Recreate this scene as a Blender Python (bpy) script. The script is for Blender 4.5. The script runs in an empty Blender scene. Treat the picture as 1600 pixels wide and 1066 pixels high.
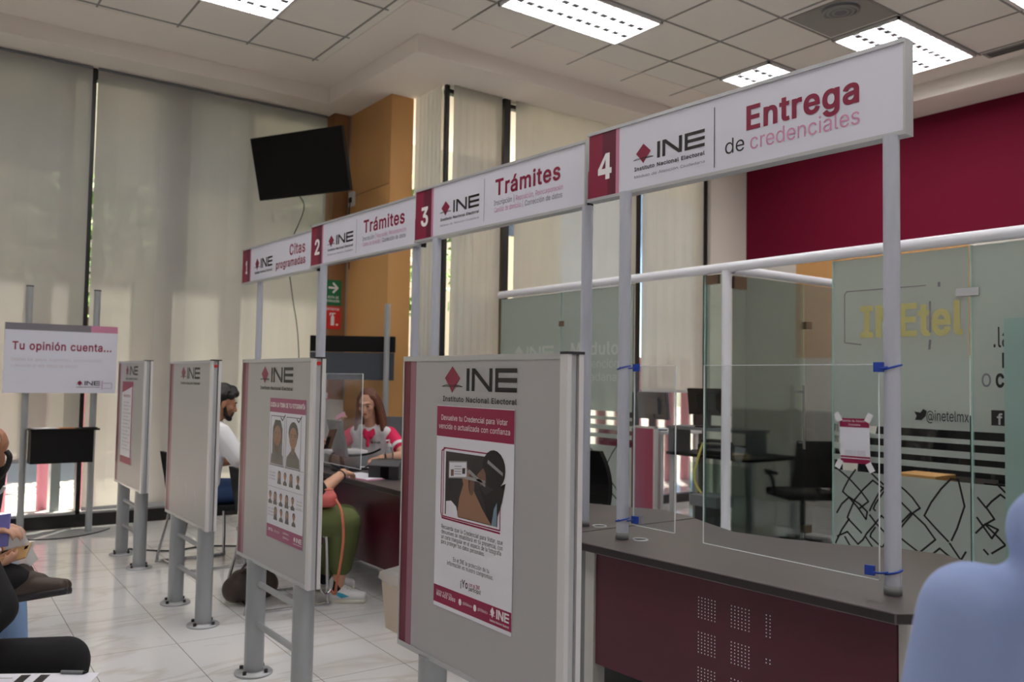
import bpy, bmesh, math, random
from mathutils import Vector, Matrix
random.seed(7)
sc = bpy.context.scene
COL = sc.collection
R = math.radians
V = Vector

# ---------------------------------------------------------------- camera, sky, sun, exposure
def make_camera():
    cd = bpy.data.cameras.new('camera')
    cd.sensor_width = 36.0
    cd.lens = 36.0 * 1331.0 / 1600.0
    cd.clip_start = 0.05
    cd.dof.use_dof = True
    cd.dof.focus_distance = 2.9
    cd.dof.aperture_fstop = cd.lens / 1000.0 / 0.008
    o = bpy.data.objects.new('camera', cd)
    p, r, y = R(2.66), R(0.96), R(53.7)
    cp, sp, cr, sr = math.cos(p), math.sin(p), math.cos(r), math.sin(r)
    R0 = Matrix(((1, 0, 0), (0, 0, -1), (0, 1, 0)))
    Rp = Matrix(((1, 0, 0), (0, cp, sp), (0, -sp, cp)))
    Rr = Matrix(((cr, -sr, 0), (sr, cr, 0), (0, 0, 1)))
    Rz = Matrix(((math.sin(y), -math.cos(y), 0), (math.cos(y), math.sin(y), 0), (0, 0, 1)))
    M = Rr @ Rp @ R0 @ Rz
    right, down, fwd = M[0], M[1], M[2]
    m = Matrix.Identity(4)
    for i in range(3):
        m[i][0] = right[i]; m[i][1] = -down[i]; m[i][2] = -fwd[i]
    m[2][3] = 1.42
    o.matrix_world = m
    COL.objects.link(o)
    sc.camera = o
make_camera()
sc.view_settings.view_transform = 'Standard'
sc.view_settings.look = 'None'
sc.view_settings.gamma = 1.0
sc.view_settings.use_curve_mapping = False
sc.view_settings.exposure = 0.82

w = bpy.data.worlds.new('sky'); sc.world = w; w.use_nodes = True
wn = w.node_tree.nodes; bg = wn['Background']
sky = wn.new('ShaderNodeTexSky'); sky.sky_type = 'NISHITA'; sky.sun_disc = False
sky.sun_elevation = R(58); sky.sun_rotation = R(40); sky.altitude = 2000
w.node_tree.links.new(sky.outputs[0], bg.inputs[0]); bg.inputs[1].default_value = 0.20

sl = bpy.data.lights.new('sun', 'SUN'); sl.energy = 17.0; sl.angle = R(1.0); sl.color = (1.0, 0.88, 0.72)
so = bpy.data.objects.new('sun', sl); COL.objects.link(so)
# the sun stands high outside, beyond the corner of the building (+x +y)
sdir = V((math.cos(R(60)) * math.cos(R(50)), math.cos(R(60)) * math.sin(R(50)), math.sin(R(60))))
so.rotation_euler = sdir.to_track_quat('Z', 'Y').to_euler()
so.location = (12, 14, 14)

LAMP = 9.0      # strength of the ceiling lamps' diffusers

# ---------------------------------------------------------------- materials
MATS = {}
def lin(c):
    return tuple(((x / 255.0) / 12.92 if x <= 10 else ((x / 255.0 + 0.055) / 1.055) ** 2.4) for x in c)
def mat(name, rgb, rough=0.5, metal=0.0, spec=0.5, noise=0.0, nscale=8.0, bump=0.0, coat=0.0, emit=0.0):
    m = bpy.data.materials.new(name); m.use_nodes = True
    n = m.node_tree.nodes; l = m.node_tree.links; b = n['Principled BSDF']
    c = lin(rgb)
    b.inputs['Base Color'].default_value = (*c, 1)
    b.inputs['Roughness'].default_value = rough
    b.inputs['Metallic'].default_value = metal
    b.inputs['Specular IOR Level'].default_value = spec
    b.inputs['Coat Weight'].default_value = coat
    if emit:
        b.inputs['Emission Color'].default_value = (*c, 1); b.inputs['Emission Strength'].default_value = emit
    if noise or bump:
        tc = n.new('ShaderNodeTexCoord'); t = n.new('ShaderNodeTexNoise'); t.inputs['Scale'].default_value = nscale
        t.inputs['Detail'].default_value = 4
        l.new(tc.outputs['Object'], t.inputs['Vector'])
        if noise:
            mx = n.new('ShaderNodeMix'); mx.data_type = 'RGBA'
            mx.inputs[6].default_value = (*[x * (1 - noise) for x in c], 1)
            mx.inputs[7].default_value = (*[min(1, x * (1 + noise)) for x in c], 1)
            l.new(t.outputs['Fac'], mx.inputs[0]); l.new(mx.outputs[2], b.inputs['Base Color'])
        if bump:
            bp = n.new('ShaderNodeBump'); bp.inputs['Strength'].default_value = bump; bp.inputs['Distance'].default_value = 0.01
            l.new(t.outputs['Fac'], bp.inputs['Height']); l.new(bp.outputs[0], b.inputs['Normal'])
    MATS[name] = m
    return m

mat('panel_white', (174, 173, 175), 0.45, noise=0.02)
mat('sign_white', (214, 215, 229), 0.42)
mat('maroon', (134, 14, 58), 0.4)
mat('maroon_dark', (98, 12, 46), 0.4)
mat('pink_strip', (196, 128, 158), 0.45)
mat('board_maroon', (104, 12, 44), 0.4)
mat('board_pink', (148, 100, 118), 0.45)
mat('edge_glint', (226, 232, 236), 0.3)  # acrylic rims coloured bright for the light caught in their edges
mat('edge_teal', (150, 184, 176), 0.3)
mat('ink_black', (24, 22, 24), 0.5)
mat('ink_grey', (120, 116, 126), 0.5)
mat('ink_pale', (196, 188, 200), 0.5)
mat('ink_pinkish', (205, 140, 172), 0.5)
mat('ink_white', (236, 234, 238), 0.5)
mat('paper', (226, 226, 236), 0.6)
mat('paper_pink', (226, 160, 190), 0.6)
mat('paper_orange', (214, 140, 80), 0.6)
mat('poster_maroon', (146, 10, 68), 0.45)
mat('poster_mauve', (150, 60, 105), 0.45)
mat('photo_dark', (44, 40, 44), 0.4)
mat('photo_skin', (150, 112, 90), 0.5)
mat('photo_skin_dark', (112, 84, 70), 0.5)
mat('photo_blue', (120, 140, 160), 0.5)
mat('photo_grey', (150, 148, 150), 0.5)
mat('alu', (186, 188, 192), 0.35, metal=0.35)
mat('alu_white', (214, 213, 214), 0.4)
mat('grey_paint', (164, 168, 172), 0.35, metal=0.3, noise=0.03)
mat('post_paint', (188, 192, 206), 0.38, metal=0.2)
mat('slit', (40, 40, 44), 0.6)
mat('chrome', (205, 205, 208), 0.15, metal=1.0)
mat('counter_top', (84, 76, 76), 0.38, noise=0.08, nscale=20)
mat('counter_edge', (38, 30, 32), 0.4)
mat('counter_maroon', (80, 17, 37), 0.35)
mat('counter_grey', (122, 124, 126), 0.45)
mat('counter_light', (190, 188, 184), 0.5)
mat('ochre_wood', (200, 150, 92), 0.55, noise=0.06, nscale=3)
mat('ochre_shade_seam', (140, 96, 58), 0.55, noise=0.08, nscale=3)  # darkened ochre: shade of the column's left face put into colour; also its seam
mat('ceiling_white', (240, 232, 224), 0.9, bump=0.03, nscale=60)
mat('tile_white', (236, 232, 226), 0.95, bump=0.08, nscale=120)
mat('grid_grey', (150, 148, 144), 0.7)
mat('wall_white', (214, 208, 200), 0.8)
mat('wall_maroon', (108, 6, 40), 0.75, spec=0.2)
mat('black_metal', (22, 20, 20), 0.4)
mat('black_plastic', (14, 14, 15), 0.45, spec=0.25)
mat('dark_plastic', (46, 46, 50), 0.4)
mat('grey_plastic', (112, 114, 120), 0.45)
mat('screen_black', (7, 7, 8), 0.3, spec=0.2)
mat('screen_grey', (70, 76, 84), 0.25)
mat('white_plastic', (220, 220, 222), 0.4)
mat('beige_plastic', (206, 190, 172), 0.45)
mat('blue_tie', (28, 66, 168), 0.35)
mat('green_sign', (20, 110, 70), 0.4)
mat('red_sign', (206, 40, 40), 0.4)
mat('skin', (206, 158, 132), 0.5)
mat('skin_tan', (176, 124, 96), 0.5)
mat('hair_black', (20, 17, 17), 0.45, bump=0.6, nscale=60)
mat('hair_auburn', (104, 58, 38), 0.4, noise=0.3, nscale=25, bump=0.3)
mat('cloth_white', (232, 232, 236), 0.85, bump=0.25, nscale=12)
mat('cloth_pink', (222, 36, 92), 0.8)
mat('cloth_black', (20, 20, 24), 0.9, bump=0.2, nscale=14)
mat('denim', (44, 66, 108), 0.85, bump=0.25, nscale=14)
mat('denim_light', (132, 162, 204), 0.85, bump=0.2, nscale=14)
mat('cloth_olive', (94, 104, 60), 0.85, bump=0.3, nscale=9)
mat('cloth_blue', (150, 168, 214), 0.95, bump=0.5, nscale=7, noise=0.06)
mat('leather_brown', (70, 58, 52), 0.55, bump=0.2, nscale=40)
mat('boot_brown', (84, 58, 46), 0.6)
mat('sole_white', (222, 218, 206), 0.6)
mat('shoe_white', (226, 226, 228), 0.55)
mat('shoe_blue', (52, 160, 190), 0.5)
mat('leather_pink', (214, 104, 100), 0.45)
mat('strap_orange', (206, 120, 92), 0.5)
mat('phone_purple', (132, 132, 212), 0.3)
mat('phone_gold', (196, 160, 112), 0.3)
mat('cable_black', (22, 22, 24), 0.5)
mat('cable_yellow', (206, 200, 110), 0.5)
mat('partition_magenta', (168, 56, 96), 0.7, noise=0.05)
mat('rail_white', (226, 228, 236), 0.3)
mat('bronze', (120, 100, 82), 0.35, metal=0.6)
mat('fence_pink', (172, 104, 122), 0.6)
mat('concrete', (206, 200, 190), 0.9, noise=0.08, nscale=1.5)
mat('facade', (214, 200, 172), 0.9)
mat('leaf', (96, 130, 50), 0.7, noise=0.4, nscale=9)
mat('trunk', (90, 70, 54), 0.8)
mat('film_yellow', (178, 172, 112), 0.5)
mat('lip', (160, 84, 80), 0.5)
mat('eye_dark', (30, 22, 20), 0.3)

def lamp_mat():
    m = bpy.data.materials.new('lamp_diffuser'); m.use_nodes = True
    n = m.node_tree.nodes; n.clear()
    e = n.new('ShaderNodeEmission'); e.inputs[0].default_value = (1, 0.97, 0.95, 1); e.inputs[1].default_value = LAMP
    o = n.new('ShaderNodeOutputMaterial'); m.node_tree.links.new(e.outputs[0], o.inputs[0])
    MATS['lamp_diffuser'] = m
lamp_mat()

def glass_mat(name, tint, gloss=0.06, rough=0.02, gk=0.8):
    m = bpy.data.materials.new(name); m.use_nodes = True
    n = m.node_tree.nodes; l = m.node_tree.links; n.clear()
    t = n.new('ShaderNodeBsdfTransparent'); t.inputs[0].default_value = (*tint, 1)
    g = n.new('ShaderNodeBsdfGlossy'); g.inputs['Roughness'].default_value = rough
    lw = n.new('ShaderNodeFresnel'); lw.inputs[0].default_value = 1.4
    ma = n.new('ShaderNodeMath'); ma.operation = 'MULTIPLY_ADD'; ma.inputs[1].default_value = gk; ma.inputs[2].default_value = gloss
    mx = n.new('ShaderNodeMixShader'); o = n.new('ShaderNodeOutputMaterial')
    l.new(lw.outputs[0], ma.inputs[0])
    l.new(ma.outputs[0], mx.inputs[0]); l.new(t.outputs[0], mx.inputs[1]); l.new(g.outputs[0], mx.inputs[2]); l.new(mx.outputs[0], o.inputs[0])
    MATS[name] = m
glass_mat('glass_clear', (0.93, 0.96, 0.95), 0.0)
glass_mat('glass_green', (0.80, 0.88, 0.84), 0.02)
glass_mat('acrylic', (0.94, 0.95, 0.955), 0.0, 0.12, 0.3)
glass_mat('plastic_clear', (0.86, 0.88, 0.9), 0.08)
glass_mat('acrylic_edge', (0.9, 0.92, 0.93), 0.45, 0.2)

def film_mat(name, tint, clear=0.35, rough=0.35):
    m = bpy.data.materials.new(name); m.use_nodes = True
    n = m.node_tree.nodes; l = m.node_tree.links; n.clear()
    d = n.new('ShaderNodeBsdfDiffuse'); d.inputs[0].default_value = (*tint, 1)
    t = n.new('ShaderNodeBsdfTranslucent'); t.inputs[0].default_value = (*tint, 1)
    r = n.new('ShaderNodeBsdfTransparent'); r.inputs[0].default_value = (*[min(1, x * 1.2) for x in tint], 1)
    rf = n.new('ShaderNodeBsdfRefraction'); rf.inputs['IOR'].default_value = 1.03; rf.inputs['Roughness'].default_value = rough
    rf.inputs['Color'].default_value = (*[min(1, x * 1.2) for x in tint], 1)
    a = n.new('ShaderNodeMixShader'); a.inputs[0].default_value = 0.5
    c = n.new('ShaderNodeMixShader'); c.inputs[0].default_value = clear
    o = n.new('ShaderNodeOutputMaterial')
    l.new(d.outputs[0], a.inputs[1]); l.new(t.outputs[0], a.inputs[2])
    l.new(a.outputs[0], c.inputs[1]); l.new(rf.outputs[0], c.inputs[2]); l.new(c.outputs[0], o.inputs[0])
    MATS[name] = m
film_mat('film_frost', (0.64, 0.70, 0.67), 0.30)
film_mat('film_teal', (0.52, 0.66, 0.64), 0.30)
film_mat('film_letters', (0.86, 0.89, 0.87), 0.15)
film_mat('bag_plastic', (0.85, 0.87, 0.9), 0.6)

def blind_mat():
    m = bpy.data.materials.new('blind_screen'); m.use_nodes = True
    n = m.node_tree.nodes; l = m.node_tree.links; n.clear()
    tc = n.new('ShaderNodeTexCoord'); nz = n.new('ShaderNodeTexNoise'); nz.inputs['Scale'].default_value = 2.0
    l.new(tc.outputs['Object'], nz.inputs['Vector'])
    rp = n.new('ShaderNodeMix'); rp.data_type = 'RGBA'
    rp.inputs[6].default_value = (0.46, 0.445, 0.425, 1); rp.inputs[7].default_value = (0.53, 0.515, 0.49, 1)
    l.new(nz.outputs['Fac'], rp.inputs[0])
    d = n.new('ShaderNodeBsdfDiffuse'); t = n.new('ShaderNodeBsdfTranslucent')
    l.new(rp.outputs[2], d.inputs[0]); l.new(rp.outputs[2], t.inputs[0])
    tr = n.new('ShaderNodeBsdfTransparent')
    a = n.new('ShaderNodeMixShader'); a.inputs[0].default_value = 0.5
    b = n.new('ShaderNodeMixShader'); b.inputs[0].default_value = 0.05
    o = n.new('ShaderNodeOutputMaterial')
    l.new(d.outputs[0], a.inputs[1]); l.new(t.outputs[0], a.inputs[2]); l.new(a.outputs[0], b.inputs[1]); l.new(tr.outputs[0], b.inputs[2])
    l.new(b.outputs[0], o.inputs[0]); MATS['blind_screen'] = m
blind_mat()

def floor_mat():
    m = bpy.data.materials.new('floor_marble'); m.use_nodes = True
    n = m.node_tree.nodes; l = m.node_tree.links; b = n['Principled BSDF']
    tc = n.new('ShaderNodeTexCoord')
    br = n.new('ShaderNodeTexBrick'); br.offset = 0.0; br.squash = 1.0
    br.inputs['Scale'].default_value = 1.0; br.inputs['Brick Width'].default_value = 0.436; br.inputs['Row Height'].default_value = 0.91
    br.inputs['Mortar Size'].default_value = 0.0022; br.inputs['Mortar Smooth'].default_value = 0.1
    l.new(tc.outputs['Object'], br.inputs['Vector'])
    mp = n.new('ShaderNodeMapping'); mp.inputs['Rotation'].default_value = (0, 0, R(-25)); mp.inputs['Scale'].default_value = (0.8, 2.6, 1)
    l.new(tc.outputs['Object'], mp.inputs['Vector'])
    # offset the veins tile by tile
    vo = n.new('ShaderNodeTexVoronoi'); vo.inputs['Scale'].default_value = 0.01
    nz = n.new('ShaderNodeTexNoise'); nz.inputs['Scale'].default_value = 0.75; nz.inputs['Detail'].default_value = 6; nz.inputs['Distortion'].default_value = 1.2
    l.new(mp.outputs[0], nz.inputs['Vector'])
    cr = n.new('ShaderNodeValToRGB')
    e = cr.color_ramp.elements
    e[0].position = 0.0; e[0].color = (0.76, 0.755, 0.755, 1)
    e[1].position = 1.0; e[1].color = (0.78, 0.775, 0.78, 1)
    x = cr.color_ramp.elements.new(0.468); x.color = (0.76, 0.755, 0.76, 1)
    x = cr.color_ramp.elements.new(0.5); x.color = (0.66, 0.63, 0.615, 1)
    x = cr.color_ramp.elements.new(0.53); x.color = (0.78, 0.775, 0.78, 1)
    l.new(nz.outputs['Fac'], cr.inputs[0])
    mx = n.new('ShaderNodeMix'); mx.data_type = 'RGBA'
    l.new(br.outputs['Fac'], mx.inputs[0]); l.new(cr.outputs[0], mx.inputs[6]); mx.inputs[7].default_value = (0.27, 0.25, 0.25, 1)
    l.new(mx.outputs[2], b.inputs['Base Color'])
    b.inputs['Roughness'].default_value = 0.08
    b.inputs['Specular IOR Level'].default_value = 0.6
    MATS['floor_marble'] = m
floor_mat()

# ---------------------------------------------------------------- mesh helpers
class F:
    """a frame: origin, u (right), v (up), n (out)"""
    def __init__(s, o, u, v):
        s.o = V(o); s.u = V(u).normalized(); s.v = V(v).normalized(); s.n = s.u.cross(s.v)
    def P(s, a, b, c=0.0):
        return s.o + s.u * a + s.v * b + s.n * c
def faceX(x, y1, z0): return F((x, y1, z0), (0, -1, 0), (0, 0, 1))     # looks to -x, reads towards -y
def faceY(y, x0, z0): return F((x0, y, z0), (1, 0, 0), (0, 0, 1))      # looks to -y

# sans serif letter shapes: advance, outline points, faces
GLYPHS = {False: {',':(188,"84,-119 137,71 68,71 38,-119","2,3,0 0,1,2"),
'.':(188,"113,-1 128,9 138,24 141,41 138,59 128,73 113,83 95,87 78,83 63,73 53,59 50,41 53,24 63,9 78,-1 95,-4","11,12,13 14,15,13 15,9,13 11,13,9 10,11,9 3,4,5 2,3,1 3,5,7 6,7,5 0,1,15 1,3,15 3,7,15 9,15,7 8,9,7"),
'0':(453,"279,1 323,24 359,62 384,113 400,178 405,254 400,330 384,395 358,447 323,484 279,508 227,516 174,508 130,484 95,447 69,395 53,330 48,254 53,178 69,113 95,62 130,24 174,1 227,-7 192,56 163,74 140,103 123,144 113,194 109,254 113,314 123,365 140,405 163,435 192,453 227,460 261,453 290,435 313,405 330,365 340,314 344,254 340,194 330,144 313,103 290,74 261,56 227,50","18,19,27 27,28,18 17,18,28 28,29,17 29,30,17 16,17,30 30,31,16 15,16,31 23,47,22 24,22,47 22,24,21 25,21,24 13,33,34 34,12,13 21,25,20 25,26,20 19,20,26 27,19,26 15,31,32 14,15,32 32,33,14 33,13,14 36,10,35 11,35,10 46,0,1 1,45,46 37,9,36 10,36,9 3,4,43 42,43,4 4,5,42 41,42,5 40,41,5 5,6,40 39,40,6 6,7,39 45,1,2 44,45,2 2,3,44 3,43,44 39,7,38 7,8,38 37,38,8 9,37,8 47,23,0 0,46,47 12,34,35 35,11,12"),
'1':(453,"391,0 391,55 76,55 76,0 198,509 86,427 86,358 209,448 212,448 212,0 276,0 276,509 212,55 276,55","4,5,7 7,5,6 0,1,10 2,3,9 4,7,8 8,11,4 10,1,13 2,9,12 9,10,12 13,12,10 8,12,13 11,8,13"),
'2':(453,"389,0 389,57 153,57 153,60 267,180 306,223 336,259 357,290 371,318 378,345 381,372 376,411 361,445 337,474 306,497 268,511 225,516 182,511 143,496 111,473 86,442 71,405 66,362 127,362 130,390 139,413 153,433 172,447 196,457 224,460 250,457 273,449 293,436 308,419 317,397 320,371 318,348 311,327 299,305 282,282 261,257 234,229 64,47 64,0","42,43,2 23,24,22 21,22,24 24,25,21 20,21,25 25,19,20 17,27,28 16,29,30 4,41,3 29,16,28 17,28,16 42,2,3 3,41,42 19,25,26 18,19,26 26,27,18 27,17,18 31,32,14 15,31,14 9,10,35 10,11,35 39,5,6 38,39,6 6,7,38 37,38,7 7,8,37 36,37,8 8,9,36 9,35,36 35,11,34 11,12,34 33,34,12 12,13,33 32,33,13 14,32,13 2,43,0 0,1,2 41,4,5 40,41,5 5,39,40 31,15,30 16,30,15"),
'3':(453,"266,-2 309,12 344,36 370,66 387,103 393,145 387,186 371,222 344,253 308,276 264,288 211,289 211,278 372,461 372,509 70,509 70,452 288,452 288,448 157,299 157,248 201,248 242,244 275,234 299,217 316,196 326,172 329,145 325,116 315,93 297,74 275,61 248,53 219,50 191,52 165,59 144,71 126,87 115,107 109,132 44,132 52,91 70,57 98,30 133,10 173,-3 218,-7 221,289","44,36,43 36,37,43 43,37,42 37,38,42 41,42,38 38,39,41 40,41,39 45,34,35 32,33,46 34,45,46 46,33,34 22,12,21 20,21,12 19,20,12 12,11,19 45,35,44 36,44,35 31,0,1 1,30,31 24,9,23 10,23,9 28,3,4 27,28,4 4,5,27 5,6,27 26,27,6 6,7,26 30,1,2 29,30,2 2,3,29 3,28,29 26,7,25 7,8,25 24,25,8 9,24,8 17,18,13 13,14,17 32,46,0 0,31,32 23,10,22 12,22,10 12,10,47 19,11,18 15,16,17 17,14,15 11,12,47 18,11,47 13,18,47"),
'4':(453,"413,105 413,163 109,163 109,166 311,509 247,509 40,158 40,105 343,0 343,318 282,318 282,146 282,121 282,0 343,105 343,163 282,163 282,105","6,7,2 6,2,3 3,5,6 2,12,11 5,3,4 2,7,12 0,1,15 13,8,14 2,11,16 12,7,17 14,15,11 11,12,14 14,0,15 9,10,15 15,10,16 11,15,16 14,12,17 13,14,17"),
'8':(453,"275,-2 317,11 352,33 378,62 395,96 401,135 397,166 387,195 372,220 351,241 327,256 300,265 300,267 333,282 359,308 376,342 382,380 377,417 361,450 337,477 306,498 269,511 226,516 184,511 146,498 114,477 90,450 75,417 70,380 76,342 93,308 119,282 153,267 153,265 125,256 101,241 81,220 65,195 55,166 52,135 57,96 74,62 101,33 136,11 178,-2 226,-7 195,52 167,60 145,74 129,91 119,113 115,139 119,165 130,189 147,208 169,223 196,232 226,235 256,232 283,223 305,208 322,189 333,165 337,139 333,113 323,91 307,74 285,60 258,52 226,49 201,292 178,300 159,313 145,330 136,351 133,376 136,399 145,420 159,437 177,449 200,457 226,460 252,457 275,449 294,437 308,420 316,399 319,376 316,351 307,330 293,313 274,300 252,292 226,290","42,49,41 49,50,41 40,41,50 39,40,50 50,51,39 38,39,51 51,52,38 37,38,52 52,53,37 36,37,53 53,35,36 28,29,75 70,56,57 46,44,45 45,69,46 23,79,80 44,46,47 55,56,33 56,70,33 32,33,70 70,71,32 72,32,71 24,78,79 79,23,24 44,47,43 47,48,43 42,43,48 49,42,48 35,53,54 34,35,54 54,55,34 55,33,34 32,72,31 72,73,31 30,31,73 73,74,30 29,30,74 75,29,74 28,75,76 27,28,76 26,27,76 76,77,26 25,26,77 77,78,25 78,24,25 82,22,81 83,21,82 22,82,21 68,0,67 59,11,58 92,58,11 11,12,92 91,92,12 12,90,91 84,20,83 21,83,20 2,3,65 64,65,3 3,4,64 4,5,64 63,64,5 5,6,63 62,63,6 6,7,62 61,62,7 7,8,61 9,61,8 15,16,87 86,87,16 16,17,86 17,18,86 67,0,1 66,67,1 1,2,66 2,65,66 61,9,60 9,10,60 59,60,10 11,59,10 90,12,13 89,90,13 13,14,89 88,89,14 14,15,88 15,87,88 86,18,85 18,19,85 84,85,19 20,84,19 0,68,45 69,45,68 58,92,57 92,93,57 70,57,93 81,22,80 23,80,22"),
'@':(676,"383,-134 411,-131 438,-126 464,-120 487,-113 504,-107 489,-59 458,-69 436,-75 412,-80 385,-84 357,-85 298,-81 246,-68 201,-46 165,-17 135,21 115,66 102,119 98,178 102,236 115,289 135,334 164,372 199,402 242,424 292,438 347,442 402,438 450,424 490,402 523,373 548,339 567,301 577,259 581,215 580,166 576,127 568,97 557,76 540,63 518,59 499,63 485,74 476,91 474,110 474,335 419,335 419,306 416,306 404,319 385,331 360,340 330,343 291,338 257,322 228,297 207,265 193,226 188,182 192,137 204,96 224,62 251,35 285,18 326,13 361,17 388,30 408,48 420,68 423,68 429,50 441,36 457,24 476,17 497,12 517,11 551,15 579,28 599,49 615,76 625,107 631,142 634,178 635,215 631,268 617,319 594,366 562,407 522,442 472,469 415,486 349,492 281,486 220,470 167,444 123,408 87,363 61,309 46,248 40,179 45,109 61,46 87,-8 122,-53 167,-88 221,-114 284,-130 355,-135 301,69 279,81 262,101 251,125 244,154 242,185 244,213 252,239 265,260 283,277 305,288 331,292 358,289 381,282 399,269 411,249 419,221 422,185 419,148 412,118 400,95 382,78 359,68 329,65","104,16,103 102,103,16 16,17,102 101,102,17 17,18,101 100,101,18 19,100,18 100,19,20 99,100,20 20,21,99 98,99,21 21,22,98 97,98,22 22,96,97 95,23,24 106,14,105 15,105,14 25,94,24 95,24,94 105,15,104 16,104,15 96,22,23 23,95,96 109,65,132 120,53,119 108,11,12 132,65,66 66,131,132 121,52,120 53,120,52 108,12,107 13,107,12 65,109,64 63,64,109 110,63,109 55,118,119 54,55,119 119,53,54 27,92,26 93,26,92 107,13,106 14,106,13 63,110,62 110,111,62 61,62,111 111,112,61 60,61,112 112,113,60 59,60,113 114,59,113 59,114,115 58,59,115 115,116,58 57,58,116 116,117,57 56,57,117 117,118,56 118,55,56 26,93,25 94,25,93 10,0,1 1,9,10 2,3,8 3,7,8 126,127,45 47,48,46 9,1,2 2,8,9 69,70,129 128,129,70 70,45,128 45,127,128 124,125,46 46,48,124 123,124,48 49,123,48 91,28,29 29,90,91 75,42,74 41,76,77 77,40,41 6,4,5 76,41,75 42,75,41 31,89,30 79,80,38 80,81,38 37,38,81 81,82,37 36,37,82 82,83,36 35,36,83 83,84,35 84,85,35 34,35,85 85,86,34 33,34,86 86,87,33 40,77,78 39,40,78 78,79,39 79,38,39 33,87,32 87,88,32 31,32,88 89,31,88 7,3,4 4,6,7 74,42,73 42,43,73 72,73,43 71,72,43 70,71,43 43,44,70 45,70,44 90,29,30 30,89,90 11,108,0 0,10,11 131,66,67 130,131,67 67,68,130 68,69,130 69,129,130 123,49,122 49,50,122 50,51,122 121,122,51 52,121,51 92,27,28 28,91,92 126,45,125 46,125,45"),
'A':(480,"85,0 191,302 201,333 213,371 228,419 245,478 232,478 250,420 264,372 276,334 287,302 395,0 463,0 276,509 201,509 16,0 370,142 370,199 110,199 110,142 239,456 324,199 154,199 135,142 344,142","15,0,19 19,18,15 14,2,3 3,4,14 4,6,14 18,1,2 2,14,18 15,18,14 13,8,9 8,13,7 5,7,13 11,12,16 12,17,16 10,17,9 13,9,17 17,12,13 14,6,5 5,13,14 1,18,22 6,4,20 5,6,20 7,5,20 17,10,21 11,16,24 16,17,21 19,0,23 18,19,22 22,19,23 21,22,23 24,21,23 16,21,24"),
'C':(510,"305,-4 341,5 373,19 402,38 428,62 448,91 463,124 473,160 408,160 401,136 389,114 375,96 357,81 337,69 315,60 292,55 267,53 223,59 184,76 151,105 125,145 109,194 103,254 109,314 125,364 150,403 184,432 223,450 267,456 292,454 315,449 337,440 357,428 375,413 389,395 401,373 408,348 473,348 463,385 448,418 427,447 402,471 373,490 340,504 305,513 267,516 205,508 150,484 104,445 70,393 48,329 40,254 48,179 70,115 104,63 150,25 205,1 267,-7","52,53,20 20,21,52 51,52,21 22,51,21 51,22,23 50,51,23 23,24,50 49,50,24 27,46,26 17,57,16 29,44,45 16,57,15 29,45,28 57,17,56 18,56,17 28,45,27 46,27,45 56,18,55 18,19,55 54,55,19 53,54,19 20,53,19 49,24,25 48,49,25 25,26,48 47,48,26 26,46,47 14,0,1 1,13,14 31,43,30 13,1,2 2,12,13 32,42,31 43,31,42 5,6,9 8,9,6 6,7,8 37,38,36 35,36,38 38,39,35 34,35,39 39,40,34 12,2,3 11,12,3 3,4,11 10,11,4 4,5,10 5,9,10 34,40,33 40,41,33 32,33,41 42,32,41 15,57,0 0,14,15 44,29,30 30,43,44"),
'D':(502,"291,8 351,31 398,68 433,119 455,181 462,255 455,329 433,391 399,441 353,478 294,501 225,509 93,509 93,452 221,452 275,446 320,428 354,399 379,361 394,312 399,255 394,198 379,149 354,110 318,81 272,63 215,57 96,57 96,0 219,0 60,509 60,0 125,0 125,509 125,57 125,452","30,31,13 13,12,30 27,28,32 28,27,31 13,31,27 12,13,33 0,24,25 0,25,29 26,29,25 11,14,15 15,10,11 29,26,32 32,26,34 35,14,33 14,11,33 9,16,17 19,20,5 5,6,19 23,1,2 2,3,23 22,23,3 3,4,22 21,22,4 4,5,21 5,20,21 19,6,18 6,7,18 17,18,7 7,8,17 9,17,8 24,0,1 1,23,24 10,15,16 16,9,10 27,32,34 13,27,35 27,34,35 33,13,35"),
'E':(419,"375,0 375,57 125,57 125,229 355,229 355,286 125,286 125,452 372,452 372,509 60,509 60,0","11,2,3 10,11,3 3,6,10 6,7,10 2,11,0 0,1,2 6,3,4 4,5,6 8,9,7 10,7,9"),
'H':(517,"125,0 125,232 392,232 392,0 457,0 457,509 392,509 392,289 125,289 125,509 60,509 60,0","11,0,1 10,11,1 1,8,10 8,9,10 2,3,4 4,5,2 7,2,5 5,6,7 8,1,2 2,7,8"),
'I':(300,"269,0 269,57 183,57 183,452 269,452 269,509 31,509 31,452 118,452 118,57 31,57 31,0","10,11,9 8,6,7 2,0,1 4,5,3 9,11,0 0,2,9 8,9,2 2,3,8 3,5,8 6,8,5"),
'L':(393,"361,0 361,57 125,57 125,509 60,509 60,0","4,5,2 2,5,0 0,1,2 4,2,3"),
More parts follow.
